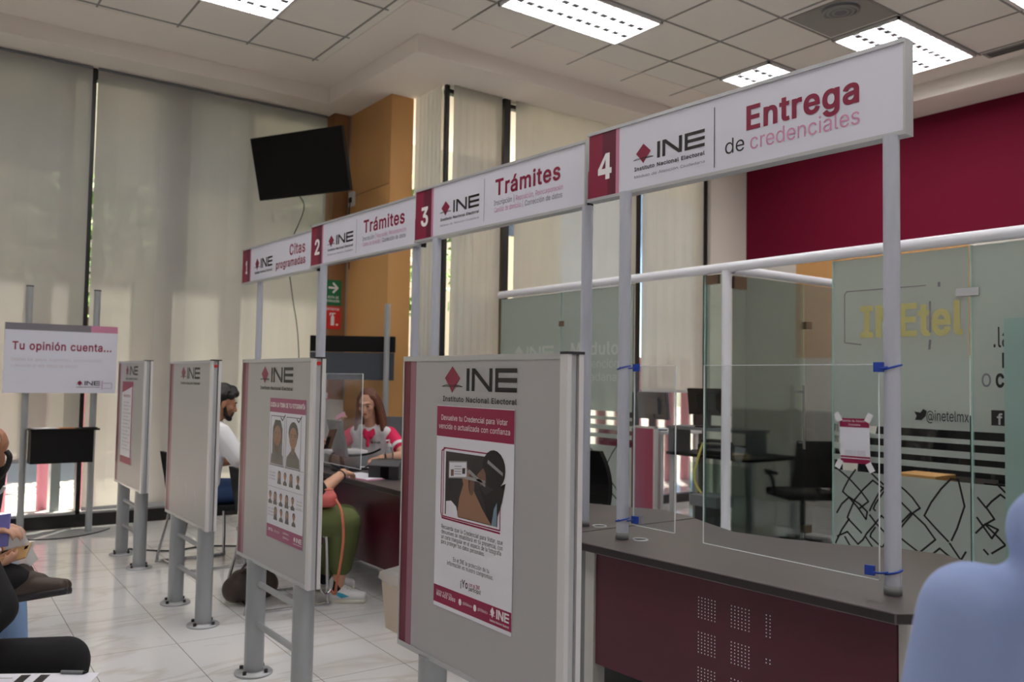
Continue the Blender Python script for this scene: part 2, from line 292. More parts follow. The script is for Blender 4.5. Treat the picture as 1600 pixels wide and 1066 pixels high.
'M':(628,"122,0 122,291 122,328 121,372 120,416 119,457 112,457 129,408 145,361 159,321 170,291 286,0 342,0 456,291 467,322 482,363 498,409 505,433 513,457 507,457 506,413 505,369 504,327 504,291 504,0 568,0 568,509 476,509 352,187 342,158 330,121 318,83 307,49 322,49 311,84 299,123 287,159 277,187 152,509 60,509 60,0 119,436 507,437 315,72","4,41,6 4,6,39 0,1,40 39,40,1 1,2,39 2,3,39 4,39,3 35,32,34 8,38,7 5,7,38 6,5,38 39,6,38 31,33,30 26,18,20 19,17,42 23,24,25 25,26,23 22,23,26 21,22,26 26,20,21 27,15,16 16,17,27 17,19,27 19,18,27 18,26,27 32,11,12 12,33,32 33,31,43 5,6,41 7,5,41 32,35,11 37,10,36 10,11,36 35,36,11 13,28,29 33,12,30 12,13,29 29,30,12 18,19,42 20,18,42 28,13,14 15,27,14 27,28,14 32,33,43 34,32,43 38,8,9 9,10,37 37,38,9"),
'N':(523,"125,0 125,291 124,328 122,384 119,454 108,452 148,381 164,354 177,331 202,290 387,0 463,0 463,509 399,509 399,195 399,157 400,134 401,108 402,81 405,54 414,55 401,82 388,107 375,130 363,151 352,169 343,183 136,509 60,509 60,0 120,430 403,78","2,3,28 5,28,3 3,30,5 29,0,1 28,29,1 2,28,1 6,27,4 5,4,27 28,5,27 23,10,22 18,31,20 17,18,20 20,11,17 16,17,11 11,20,10 20,19,10 22,10,19 19,21,22 16,11,15 14,15,11 11,12,14 13,14,12 4,5,30 6,4,30 23,24,10 26,9,10 25,26,10 24,25,10 19,20,31 21,19,31 6,7,27 8,9,26 26,27,8 7,8,27"),
'O':(533,"329,1 384,25 429,63 464,115 486,179 493,254 486,329 464,393 429,445 384,484 329,508 267,516 205,508 150,484 105,445 70,393 48,329 40,254 48,179 70,115 105,63 150,25 205,1 267,-7 223,59 184,76 151,105 125,144 109,194 103,254 109,314 125,364 151,404 184,433 223,450 267,456 310,450 349,433 383,404 408,365 425,314 430,254 425,194 408,144 383,105 349,76 310,59 267,53","18,19,27 27,28,18 17,18,28 29,17,28 17,29,30 16,17,30 30,31,16 15,16,31 26,21,25 32,33,13 24,22,23 23,47,24 25,21,22 22,24,25 34,12,33 13,33,12 21,26,20 19,20,26 27,19,26 15,31,32 14,15,32 32,13,14 11,35,36 11,36,10 44,45,1 38,9,37 1,45,0 46,0,45 10,36,37 37,9,10 3,4,43 42,43,4 4,5,42 5,41,42 41,5,40 5,6,40 39,40,6 6,7,39 44,1,2 2,3,44 3,43,44 39,7,38 7,8,38 9,38,8 0,46,23 47,23,46 35,11,34 12,34,11"),
'R':(449,"125,0 125,452 233,452 269,449 298,440 319,425 334,405 342,380 345,352 342,324 334,300 319,281 298,267 269,258 234,255 96,255 96,198 236,198 289,203 333,217 367,240 390,271 405,309 409,352 405,395 390,433 367,465 333,489 290,504 236,509 60,509 60,0 428,0 303,229 230,229 353,0 125,255 125,198 313,210 246,199","16,15,31 30,31,15 16,31,0 30,15,1 33,13,34 33,12,13 4,28,3 29,3,28 17,39,34 14,34,13 3,29,2 1,2,29 30,1,29 11,19,20 10,11,20 20,21,10 21,22,10 9,10,22 22,23,9 8,9,23 7,8,23 23,24,7 24,25,7 6,7,25 25,26,6 5,6,26 27,5,26 38,19,33 19,11,33 12,33,11 5,27,4 28,4,27 1,15,36 34,14,36 16,0,37 15,16,36 36,16,37 34,36,37 17,34,37 18,35,38 35,32,38 33,18,38 18,33,34 18,34,39 35,18,39"),
'S':(447,"278,-4 323,11 360,34 386,64 403,99 408,139 405,171 395,198 379,220 359,238 336,252 312,264 287,272 264,279 212,293 191,300 169,308 148,319 131,334 119,352 115,376 118,398 129,418 145,435 167,448 194,456 225,459 267,453 302,437 326,412 337,378 401,378 394,415 377,449 351,476 316,498 275,511 227,516 180,511 138,498 102,476 75,448 58,413 52,372 60,326 86,289 128,260 184,239 245,222 272,214 296,205 316,193 332,179 342,161 346,139 341,114 329,92 311,74 286,60 257,52 224,49 194,52 166,59 142,71 123,88 110,110 104,137 38,137 46,96 64,60 91,31 128,9 172,-4 224,-9","69,70,64 64,65,69 68,69,65 65,66,68 67,68,66 43,44,19 19,20,43 42,43,20 20,21,42 41,42,21 23,24,39 61,72,73 73,60,61 15,47,14 72,61,62 47,15,16 25,38,24 39,24,38 72,62,71 62,63,71 70,71,63 64,70,63 47,16,46 16,17,46 45,46,17 17,18,45 44,45,18 19,44,18 41,21,22 40,41,22 22,23,40 23,39,40 0,58,59 13,48,49 58,0,1 1,57,58 50,11,49 11,12,49 13,49,12 28,35,27 36,27,35 2,3,56 55,56,3 3,4,55 54,55,4 4,5,54 5,6,54 53,54,6 6,7,53 52,53,7 7,8,52 9,52,8 31,32,30 57,1,2 2,56,57 52,9,51 9,10,51 50,51,10 11,50,10 30,32,29 32,33,29 33,34,29 28,29,34 35,28,34 0,59,73 60,73,59 14,47,48 48,13,14 27,36,26 36,37,26 25,26,37 38,25,37"),
'T':(449,"193,452 193,0 257,0 257,452 417,452 417,509 32,509 32,452","6,7,0 4,5,3 0,1,2 2,3,0 3,5,0 6,0,5"),
'V':(480,"278,0 463,509 395,509 290,206 279,176 267,138 252,90 235,31 248,31 230,89 215,137 203,176 192,206 84,509 16,509 204,0 241,53","13,14,12 7,9,15 10,15,9 12,14,15 11,12,15 15,10,11 6,8,0 0,5,6 1,2,3 1,3,0 3,4,0 5,0,4 7,15,0 0,8,7 8,6,16 7,8,16 9,7,16"),
'a':(389,"190,-6 215,1 236,12 252,25 264,38 272,52 277,52 277,0 337,0 337,251 333,290 322,320 306,343 286,360 263,372 239,379 215,383 194,384 163,382 133,375 104,364 79,346 57,322 41,291 100,274 107,288 118,301 132,313 149,322 171,329 196,331 220,329 240,322 256,311 267,297 273,279 276,257 276,255 273,243 265,235 252,230 234,227 178,220 152,216 125,211 100,203 78,193 58,179 43,161 34,138 30,108 35,73 48,45 68,22 94,5 126,-5 160,-9 149,47 130,52 114,61 102,72 94,87 92,105 95,124 103,139 117,150 134,159 154,164 175,168 200,171 231,176 246,179 259,182 270,186 276,190 276,138 272,115 263,93 248,74 228,59 202,49 170,45","52,53,60 60,61,52 51,52,61 61,62,51 50,51,62 62,63,50 49,50,63 48,49,63 63,64,48 47,48,64 46,47,64 22,23,24 0,81,56 57,56,81 43,67,68 68,42,43 56,57,55 58,55,57 44,66,67 67,43,44 28,29,19 29,18,19 55,58,54 58,59,54 53,54,59 60,53,59 46,64,65 45,46,65 65,66,45 66,44,45 22,24,25 25,26,22 21,22,26 26,27,21 20,21,27 27,28,20 28,19,20 70,41,69 31,16,30 17,30,16 15,32,14 80,1,2 79,80,2 2,3,79 41,70,71 71,72,41 72,40,41 32,15,31 16,31,15 6,7,8 36,37,9 9,10,36 77,5,6 76,77,6 6,8,76 75,76,8 8,9,75 9,74,75 38,39,74 74,9,38 9,37,38 36,10,35 10,11,35 34,35,11 11,12,34 79,3,4 78,79,4 4,5,78 5,77,78 40,72,73 73,74,40 74,39,40 34,12,33 12,13,33 32,33,13 14,32,13 1,80,0 81,0,80 42,68,69 69,41,42 30,17,29 18,29,17"),
'b':(424,"274,-2 313,16 346,45 370,84 385,133 390,189 385,245 370,293 345,332 313,361 274,378 229,384 197,381 171,373 152,360 137,346 127,331 118,319 114,319 114,509 53,509 53,0 112,0 112,59 118,59 127,46 138,31 153,17 172,4 198,-5 229,-8 188,51 162,65 140,86 125,115 116,150 113,189 116,229 125,263 140,291 161,312 188,325 220,330 253,325 280,311 301,290 316,261 325,227 328,189 325,151 316,117 301,88 279,66 253,51 220,47","21,22,23 34,35,23 21,23,35 36,21,35 21,36,37 20,21,37 18,20,37 37,38,18 28,31,27 32,27,31 27,32,26 25,26,32 15,16,40 14,15,40 40,41,14 41,13,14 25,32,24 32,33,24 23,24,33 34,23,33 18,38,39 17,18,39 39,40,17 40,16,17 54,29,30 30,53,54 42,11,12 10,43,44 53,30,0 0,52,53 11,42,43 43,10,11 3,4,50 49,50,4 4,5,49 48,49,5 47,48,5 5,6,47 46,47,6 6,7,46 52,0,1 1,2,52 51,52,2 2,3,51 3,50,51 46,7,45 7,8,45 44,45,8 8,9,44 10,44,9 31,28,29 29,54,31 42,12,41 13,41,12 20,18,19"),
'c':(396,"235,-6 261,-1 285,9 306,21 325,37 341,56 354,78 363,102 304,117 299,102 292,89 282,76 271,66 258,58 243,52 226,48 207,46 173,51 145,66 124,89 108,117 99,151 96,187 99,224 108,258 124,287 145,310 173,325 207,330 226,329 242,325 257,319 270,311 281,301 290,289 298,276 303,262 362,277 353,301 340,322 324,341 305,356 284,368 260,377 234,383 207,384 159,378 117,360 82,330 56,291 40,243 34,187 40,133 56,85 82,46 117,16 159,-2 207,-8","52,53,20 20,21,52 51,52,21 21,22,51 22,23,51 50,51,23 23,24,50 49,50,24 45,29,44 16,57,15 29,45,28 57,16,56 17,56,16 27,28,46 28,45,46 56,17,55 17,18,55 54,55,18 18,19,54 53,54,19 20,53,19 49,24,25 48,49,25 25,26,48 47,48,26 26,27,47 27,46,47 14,0,1 1,13,14 31,43,30 13,1,2 2,12,13 32,42,31 43,31,42 4,5,10 9,10,5 5,6,9 8,9,6 6,7,8 37,38,36 35,36,38 38,39,35 12,2,3 11,12,3 3,4,11 4,10,11 35,39,34 39,40,34 33,34,40 40,41,33 32,33,41 42,32,41 15,57,0 0,14,15 44,29,30 30,43,44"),
'd':(424,"227,-5 252,4 272,17 287,31 298,46 307,59 313,59 313,0 372,0 372,509 311,509 311,319 306,319 298,331 287,346 272,360 253,373 228,381 196,384 151,378 112,361 79,332 55,293 39,245 34,189 39,133 55,84 79,45 111,16 151,-2 195,-8 172,51 145,66 124,88 109,117 99,151 96,189 99,227 108,261 124,290 145,311 172,325 205,330 237,325 263,312 284,291 300,263 309,229 312,189 309,150 299,115 284,86 263,65 236,51 205,47","25,26,34 34,35,25 24,25,35 35,36,24 36,37,24 23,24,37 37,38,23 22,23,38 40,19,20 0,54,30 31,30,54 42,18,41 30,31,29 32,29,31 19,40,41 41,18,19 29,32,28 27,28,32 32,33,27 26,27,33 34,26,33 22,38,39 21,22,39 39,40,21 40,20,21 17,43,16 53,1,2 52,53,2 2,3,52 3,4,52 14,15,44 43,44,15 16,43,15 6,7,8 49,50,6 6,8,49 8,48,49 48,8,47 8,9,47 9,11,47 46,47,11 52,4,5 51,52,5 5,6,51 6,50,51 46,11,45 11,12,45 44,45,12 12,13,44 14,44,13 1,53,0 54,0,53 43,17,42 18,42,17 11,9,10"),
'e':(404,"249,-5 283,4 311,19 335,39 353,63 365,91 306,105 297,88 285,73 271,61 254,53 234,48 212,46 179,50 151,61 128,80 110,106 100,139 96,178 96,211 99,241 109,270 125,294 146,313 173,326 205,330 237,326 263,314 283,294 298,269 307,237 310,202 338,221 75,221 75,169 371,169 371,194 368,242 357,282 341,315 319,341 294,361 266,374 236,382 205,384 157,378 115,359 81,329 55,290 39,242 34,187 40,132 56,85 82,46 117,16 161,-2 212,-8 308,221 97,221 97,169","50,51,34 34,33,50 49,50,33 51,52,17 34,51,17 17,59,34 18,19,34 33,34,19 58,20,33 49,33,20 48,49,20 20,21,48 21,47,48 14,15,54 22,23,46 56,13,55 25,44,24 45,24,44 14,54,55 55,13,14 24,45,23 46,23,45 54,15,53 15,16,53 52,53,16 17,52,16 47,21,22 22,46,47 0,10,11 10,0,1 1,9,10 41,42,27 26,27,42 43,26,42 36,37,32 38,32,37 4,5,6 35,36,31 36,32,31 30,57,32 32,38,30 29,30,38 38,39,29 9,1,2 8,9,2 2,3,8 7,8,3 3,4,7 4,6,7 29,39,28 39,40,28 27,28,40 41,27,40 0,11,56 11,12,56 13,56,12 19,18,31 26,43,25 44,25,43 31,32,57 19,31,57 58,19,57 33,19,58 18,34,59 31,18,59 35,31,59"),
'f':(254,"6,379 6,327 228,327 228,379 142,0 142,419 145,443 154,460 171,470 195,474 206,473 215,472 227,468 243,521 234,524 222,527 207,529 187,530 161,527 135,519 113,505 96,486 84,461 81,432 81,0 142,327 142,379 81,379 81,327","19,20,7 5,6,23 22,23,6 21,22,6 6,7,21 7,20,21 18,8,17 9,10,16 17,8,9 9,16,17 13,14,12 11,12,14 15,11,14 11,15,10 16,10,15 19,7,8 8,18,19 2,3,26 0,1,28 25,2,26 26,5,27 5,23,27 25,26,27 28,25,27 27,0,28 4,25,28 24,4,28"),
'g':(425,"251,-147 291,-136 324,-117 350,-90 367,-54 372,-9 372,379 313,379 313,319 308,319 299,331 288,346 273,360 253,373 228,382 196,384 152,378 112,361 80,332 55,293 39,246 34,191 39,136 55,90 80,53 113,27 152,10 195,5 227,8 252,16 272,28 287,41 298,56 306,68 311,68 311,-6 304,-47 282,-75 249,-92 207,-97 178,-95 154,-88 136,-78 122,-66 110,-53 101,-41 51,-69 64,-91 82,-110 105,-127 134,-140 168,-148 207,-151 172,63 145,76 124,96 109,123 99,155 96,193 99,229 109,262 124,290 145,312 172,325 205,330 237,325 264,312 285,291 300,264 309,231 312,193 309,154 300,121 285,95 264,75 237,63 205,59","44,45,47 46,47,45 22,23,56 56,57,22 21,22,57 57,58,21 58,59,21 20,21,59 59,60,20 19,20,60 26,54,25 41,51,40 27,76,53 64,15,63 16,63,15 51,41,50 42,50,41 27,53,26 54,26,53 63,16,62 50,42,49 48,49,42 42,43,48 47,48,43 44,47,43 25,54,24 54,55,24 23,24,55 56,23,55 19,60,61 18,19,61 61,62,18 17,18,62 62,16,17 39,52,0 0,38,39 29,75,28 74,30,31 12,66,11 75,29,30 30,74,75 66,12,65 12,13,65 14,65,13 4,5,35 34,35,5 5,6,70 7,8,6 3,4,36 4,35,36 71,72,34 34,5,71 5,70,71 70,6,69 6,8,69 68,69,8 38,0,1 37,38,1 1,2,37 2,3,37 3,36,37 74,31,32 73,74,32 32,33,73 33,34,73 34,72,73 68,8,67 8,9,67 66,67,9 9,10,66 11,66,10 40,51,52 52,39,40 76,27,28 28,75,76 65,14,64 15,64,14"),
'h':(410,"117,257 126,283 141,303 161,317 184,326 210,329 246,323 273,304 290,275 296,235 296,0 357,0 357,240 353,285 341,321 321,349 295,369 264,380 227,384 187,379 152,362 124,332 102,287 114,287 114,509 53,509 53,0 114,0 114,227 114,311","25,26,22 27,28,26 22,26,28 3,4,20 2,3,21 3,20,21 22,28,0 23,22,0 0,1,23 1,2,23 2,21,23 23,21,29 19,5,18 18,5,6 6,17,18 9,10,11 11,12,9 9,12,8 12,13,8 13,14,8 7,8,14 14,15,7 15,16,7 6,7,16 17,6,16 5,19,4 20,4,19 22,23,29 25,22,29 24,25,29"),
'i':(167,"114,0 114,379 53,379 53,0 100,446 114,455 123,468 126,483 123,499 114,512 100,521 84,524 67,521 54,512 44,499 41,483 44,468 54,455 67,446 84,443","13,17,18 18,12,13 15,16,17 17,13,15 14,15,13 10,11,4 6,7,5 9,5,7 7,8,9 5,9,4 10,4,9 2,3,0 0,1,2 4,11,19 18,19,11 12,18,11"),
'j':(167,"53,-29 50,-54 40,-72 25,-83 2,-87 -10,-87 -10,-143 4,-143 37,-139 65,-129 86,-113 102,-90 111,-63 114,-30 114,379 53,379 100,446 114,455 123,468 126,483 123,499 114,512 100,521 83,524 67,521 53,512 44,499 41,483 44,468 53,455 67,446 83,443","7,4,6 5,6,4 4,7,8 8,3,4 3,8,9 2,3,9 28,29,27 29,25,27 25,26,27 31,23,30 24,30,23 23,31,16 16,22,23 18,19,17 21,17,19 19,20,21 17,21,16 22,16,21 2,9,10 10,11,2 1,2,11 11,12,1 0,1,12 12,13,0 13,14,0 15,0,14 25,29,30 30,24,25"),
'l':(189,"151,-2 162,-1 181,3 170,54 160,53 146,52 130,54 120,62 115,77 114,99 114,509 53,509 53,84 58,47 74,20 101,3 139,-2","12,13,8 8,9,12 11,12,9 9,10,11 16,5,6 1,2,4 2,3,4 5,16,0 0,1,5 1,4,5 16,6,15 6,7,15 14,15,7 13,14,7 8,13,7"),
'm':(610,"114,0 114,238 117,266 126,289 140,307 158,320 178,328 199,330 229,326 253,311 269,288 274,260 274,0 335,0 335,247 338,270 345,290 358,307 374,320 395,328 419,330 447,326 473,313 490,289 496,254 496,0 557,0 557,255 553,296 541,328 522,354 497,372 468,383 437,386 407,383 381,375 357,361 337,343 322,321 312,295 321,295 309,331 287,361 257,380 219,386 195,384 172,376 151,363 132,346 118,323 108,295 112,295 112,379 53,379 53,0 317,307 112,308","4,48,49 54,0,1 53,54,1 50,53,1 1,2,50 51,50,2 2,3,51 3,4,51 4,49,51 51,49,56 8,44,7 45,7,44 46,6,7 7,45,46 9,10,41 41,42,9 9,42,8 42,43,8 44,8,43 48,4,5 47,48,5 5,6,47 6,46,47 40,38,55 40,39,15 19,34,35 18,19,36 19,35,36 40,15,16 38,40,16 16,17,38 37,38,17 17,18,37 18,36,37 33,20,21 33,21,32 26,27,24 27,28,24 26,24,25 24,28,23 28,29,23 22,23,29 29,30,22 30,31,22 21,22,31 32,21,31 34,19,20 20,33,34 13,14,12 11,12,14 14,15,11 15,39,11 10,11,39 41,10,39 39,40,55 41,39,55 50,51,56 53,50,56 52,53,56"),
'n':(410,"117,257 126,283 141,303 161,317 184,326 210,329 246,323 273,304 290,275 296,235 296,0 357,0 357,240 353,285 341,321 321,349 295,369 264,380 227,384 187,379 152,362 124,332 102,287 112,287 112,379 53,379 53,0 114,0 114,227 112,308","27,28,26 25,26,28 22,25,28 3,4,20 2,3,21 3,20,21 22,28,0 23,22,0 0,1,23 1,2,23 2,21,23 23,21,29 19,5,18 18,5,6 6,17,18 9,10,11 11,12,9 9,12,8 12,13,8 13,14,8 7,8,14 14,15,7 15,16,7 6,7,16 17,6,16 5,19,4 20,4,19 22,23,29 25,22,29 24,25,29"),
'o':(415,"256,-2 299,16 333,46 359,85 376,133 381,187 376,243 359,291 333,330 299,360 256,378 207,384 159,378 117,360 82,330 56,291 40,243 34,187 40,133 56,85 82,46 117,16 159,-2 207,-8 173,51 145,66 124,89 108,117 99,151 96,187 99,224 108,258 124,287 145,310 173,325 207,330 242,325 270,310 292,287 307,258 316,224 319,187 316,151 307,117 292,89 270,66 242,51 207,46","18,19,27 27,28,18 17,18,28 28,29,17 29,30,17 16,17,30 30,31,16 15,16,31 23,47,22 24,22,47 22,24,21 25,21,24 13,33,34 34,12,13 21,25,20 25,26,20 19,20,26 27,19,26 15,31,32 14,15,32 32,33,14 33,13,14 35,36,10 11,35,10 46,0,1 1,45,46 37,9,36 10,36,9 3,4,43 42,43,4 4,5,42 41,42,5 40,41,5 5,6,40 39,40,6 6,7,39 45,1,2 44,45,2 2,3,44 3,43,44 39,7,38 7,8,38 37,38,8 9,37,8 47,23,0 0,46,47 12,34,35 35,11,12"),
'p':(424,"114,-143 114,59 118,59 127,46 138,31 153,17 173,4 198,-5 229,-8 274,-2 313,16 346,45 370,84 385,133 390,189 385,245 370,293 345,332 313,361 274,378 229,384 197,381 171,373 152,360 137,346 126,331 118,319 112,319 112,379 53,379 53,-143 188,51 162,65 140,86 125,115 116,150 113,189 116,229 125,263 140,291 161,312 188,325 220,330 253,325 280,311 301,290 316,261 325,227 328,189 325,151 316,117 301,88 279,66 253,51 220,47","29,27,28 35,1,34 1,35,30 29,30,35 36,29,35 29,36,37 27,29,37 37,38,27 6,31,5 32,5,31 5,32,4 3,4,32 24,25,40 23,24,40 40,41,23 41,22,23 3,32,2 32,33,2 1,2,33 34,1,33 27,38,39 26,27,39 39,40,26 40,25,26 54,7,8 8,53,54 42,20,21 19,43,44 53,8,9 9,52,53 20,42,43 43,19,20 12,13,50 49,50,13 13,14,49 48,49,14 47,48,14 14,15,47 46,47,15 15,16,46 52,9,10 10,11,52 51,52,11 11,12,51 12,50,51 46,16,45 16,17,45 44,45,17 17,18,44 19,44,18 31,6,7 7,54,31 42,21,41 22,41,21 30,0,1"),
'q':(424,"372,379 313,379 313,319 307,319 298,331 287,346 272,360 253,373 228,381 196,384 151,378 112,361 79,332 55,293 39,245 34,189 39,133 55,84 79,45 111,16 151,-2 195,-8 227,-5 252,4 272,17 287,31 298,46 306,59 311,59 311,-143 372,-143 172,51 145,66 124,88 109,117 99,151 96,189 99,227 108,261 124,290 145,311 172,325 205,330 237,325 263,312 284,291 300,263 309,229 312,189 309,150 299,115 284,86 263,65 236,51 205,47","16,17,34 34,35,16 15,16,35 35,36,15 36,37,15 14,15,37 37,38,14 13,14,38 40,10,11 22,54,21 31,21,54 42,9,41 21,31,20 32,20,31 10,40,41 41,9,10 20,32,19 18,19,32 32,33,18 17,18,33 34,17,33 13,38,39 12,13,39 39,40,12 40,11,12 8,43,7 53,23,24 52,53,24 24,25,52 25,26,52 5,6,44 43,44,6 7,43,6 1,2,0 49,50,28 28,30,49 30,0,49 0,48,49 48,0,47 0,2,47 46,47,2 52,26,27 51,52,27 27,28,51 28,50,51 46,2,45 2,3,45 44,45,3 3,4,44 5,44,4 23,53,22 54,22,53 43,8,42 9,42,8 29,30,28"),
'r':(259,"114,0 114,237 117,262 126,284 140,301 159,315 182,323 207,326 219,325 230,324 243,322 243,384 229,384 213,385 181,380 152,367 130,347 115,321 112,321 112,379 53,379 53,0","18,19,20 3,4,17 21,0,1 20,21,1 1,2,20 18,20,2 2,3,18 3,17,18 14,6,7 15,5,6 6,14,15 13,8,12 9,10,11 12,8,9 9,11,12 8,13,7 14,7,13 17,4,5 16,17,5 5,15,16"),
's':(365,"223,-5 260,6 290,24 312,47 326,75 331,107 325,142 306,171 275,194 229,209 172,223 144,232 124,243 112,258 109,277 114,299 131,317 156,329 187,333 219,328 243,316 258,298 268,277 324,290 314,316 299,339 279,358 254,372 223,381 187,384 149,381 115,370 87,354 65,332 51,305 47,274 53,237 72,208 104,186 149,170 212,155 237,147 254,136 265,121 268,103 262,81 244,62 217,50 181,45 150,49 124,60 105,79 94,107 36,94 45,63 62,38 84,18 112,3 145,-5 182,-8","56,51,55 54,55,51 51,52,54 53,54,52 34,35,14 59,48,58 49,58,48 39,10,11 31,16,17 17,30,31 58,49,57 49,50,57 56,57,50 51,56,50 39,11,38 11,12,38 37,38,12 12,13,37 36,37,13 35,36,13 14,35,13 34,14,15 33,34,15 32,33,15 15,16,32 16,31,32 19,28,18 29,18,28 47,0,1 1,46,47 41,9,40 20,27,19 28,19,27 45,2,3 3,4,45 44,45,4 4,5,44 43,44,5 5,6,43 6,7,43 23,24,22 46,1,2 2,45,46 43,7,42 7,8,42 41,42,8 9,41,8 22,24,21 24,25,21 20,21,25 25,26,20 27,20,26 48,59,0 0,47,48 10,39,40 40,9,10 30,17,18 18,29,30"),
't':(227,"6,379 6,327 204,327 204,379 65,93 72,52 92,21 125,2 168,-4 180,-4 192,-3 203,-1 213,2 202,54 185,51 170,50 150,53 136,61 128,76 126,98 126,471 65,471 126,327 126,379 65,379 65,327","6,7,17 6,17,5 17,18,5 4,5,18 18,19,4 15,9,14 9,15,8 16,8,15 13,11,12 14,9,10 10,11,14 11,13,14 8,16,7 17,7,16 2,3,23 0,1,25 22,2,23 23,20,24 20,21,24 22,23,24 25,22,24 24,0,25 19,22,25 4,19,25"),
'u':(410,"222,0 257,17 286,47 307,92 298,92 298,0 357,0 357,379 296,379 296,153 293,122 283,97 268,77 249,62 226,53 200,50 164,56 137,75 119,105 114,144 114,379 53,379 53,139 57,95 69,59 89,31 115,11 146,-1 182,-5 298,72","22,23,19 21,22,19 19,20,21 16,27,28 28,15,16 27,16,26 17,26,16 26,17,25 24,25,17 17,18,24 23,24,18 19,23,18 14,0,1 13,14,1 1,2,13 2,12,13 4,3,10 9,10,3 3,6,9 6,7,9 8,9,7 2,29,4 12,2,4 11,12,4 4,10,11 15,28,0 0,14,15 3,4,29 6,3,29 5,6,29"),
'v':(389,"226,0 371,379 305,379 224,155 213,121 203,87 194,53 184,21 206,21 196,53 187,87 177,121 165,155 84,379 17,379 163,0 195,58","15,12,14 13,14,12 7,6,15 6,10,15 10,11,15 12,15,11 3,0,1 1,2,3 9,8,0 5,9,0 4,5,0 0,3,4 7,15,0 0,8,7 6,7,8 8,9,6 9,5,16 6,9,16 10,6,16"),
'x':(379,"91,0 148,85 165,112 178,136 191,159 205,182 173,182 187,159 200,136 214,112 231,85 287,0 358,0 209,214 209,169 352,379 282,379 233,306 216,279 202,253 190,229 175,206 207,206 193,229 179,253 164,279 147,306 100,379 29,379 171,171 171,218 21,0 189,155 224,192 191,232 155,194","31,0,1 27,28,26 30,29,6 6,21,30 3,7,29 6,29,7 30,21,20 20,24,30 3,29,2 1,2,29 31,1,29 28,35,30 26,28,30 25,26,30 30,24,25 22,5,14 14,13,22 4,8,14 14,5,4 22,13,23 19,23,13 11,12,10 15,16,17 14,8,9 9,10,14 10,12,14 15,17,13 17,18,13 19,13,18 7,3,32 4,5,7 6,7,5 21,6,5 5,22,21 22,23,21 20,21,23 23,19,34 4,7,32 8,4,32 14,12,33 13,14,33 15,13,33 20,23,34 24,20,34 29,30,35 31,29,35"),
'z':(380,"339,0 339,56 126,56 126,60 333,331 333,379 48,379 48,323 254,323 254,320 42,46 42,0","10,11,2 2,3,10 8,9,4 8,4,5 2,11,0 0,1,2 6,7,8 8,5,6 4,9,3 10,3,9"),
'|':(230,"88,673 88,-164 141,-164 141,673","0,1,2 2,3,0"),
'á':(389,"190,-6 215,1 236,12 252,25 264,38 272,52 277,52 277,0 337,0 337,251 333,290 322,320 306,343 286,360 263,372 239,379 215,383 194,384 163,382 133,375 104,364 79,346 57,322 41,291 100,274 107,288 118,301 132,313 149,322 171,329 196,331 220,329 240,322 256,311 267,297 273,279 276,257 276,255 273,243 265,235 252,230 234,227 178,220 152,216 125,211 100,203 78,193 58,179 43,161 34,138 30,108 35,73 48,45 68,22 94,5 126,-5 160,-9 149,47 130,52 114,61 102,72 94,87 92,105 95,124 103,139 117,150 134,159 154,164 175,168 200,171 231,176 246,179 259,182 270,186 276,190 276,138 272,115 263,93 248,74 228,59 202,49 170,45 212,429 278,529 210,529 162,429","52,53,60 60,61,52 51,52,61 61,62,51 50,51,62 62,63,50 49,50,63 48,49,63 63,64,48 47,48,64 46,47,64 22,23,24 24,25,22 57,58,55 0,81,56 43,67,68 68,42,43 29,17,18 57,55,56 56,81,57 44,66,67 67,43,44 19,28,29 29,18,19 55,58,54 58,59,54 53,54,59 60,53,59 46,64,65 45,46,65 65,66,45 66,44,45 22,25,26 21,22,26 26,27,21 20,21,27 27,28,20 28,19,20 31,16,30 41,71,72 72,40,41 15,32,14 80,1,2 79,80,2 2,3,79 71,41,70 69,70,41 32,15,31 16,31,15 74,38,39 6,7,8 36,37,9 9,10,36 77,5,6 76,77,6 6,8,76 75,76,8 8,9,75 74,75,9 38,74,9 9,37,38 36,10,35 10,11,35 34,35,11 11,12,34 79,3,4 78,79,4 4,5,78 5,77,78 40,72,73 73,74,40 74,39,40 34,12,33 12,13,33 32,33,13 14,32,13 84,82,83 1,80,0 81,0,80 42,68,69 69,41,42 17,29,30 30,16,17 82,84,85"),
'é':(404,"249,-5 283,4 311,19 335,39 353,63 365,91 306,105 297,88 285,73 271,61 254,53 234,48 212,46 179,50 151,61 128,80 110,106 100,139 96,178 96,211 99,241 109,270 125,294 146,313 173,326 205,330 237,326 263,314 283,294 298,269 307,237 310,202 338,221 75,221 75,169 371,169 371,194 368,242 357,282 341,315 319,341 294,361 266,374 236,382 205,384 157,378 115,359 81,329 55,290 39,242 34,187 40,132 56,85 82,46 117,16 161,-2 212,-8 227,429 293,529 225,529 177,429 308,221 97,221 97,169","50,51,34 34,33,50 49,50,33 53,16,52 16,17,52 51,52,17 34,51,17 17,63,34 18,19,34 33,34,19 62,20,33 49,33,20 48,49,20 20,21,48 21,47,48 14,15,54 46,22,23 23,45,46 13,55,56 56,12,13 25,44,24 14,54,55 55,13,14 45,23,24 24,44,45 54,15,53 16,53,15 47,21,22 22,46,47 0,10,11 42,27,41 10,0,1 1,9,10 27,42,26 43,26,42 59,57,58 36,37,32 38,32,37 7,3,4 6,7,4 4,5,6 35,36,31 36,32,31 30,61,32 32,38,30 29,30,38 38,39,29 9,1,2 8,9,2 2,3,8 3,7,8 29,39,28 39,40,28 27,28,40 41,27,40 0,11,56 12,56,11 19,18,31 26,43,25 44,25,43 57,59,60 31,32,61 19,31,61 62,19,61 33,19,62 18,34,63 31,18,63 35,31,63"),
'í':(167,"114,0 114,379 53,379 53,0 107,429 173,529 104,529 57,429","2,3,0 0,1,2 6,7,4 4,5,6"),
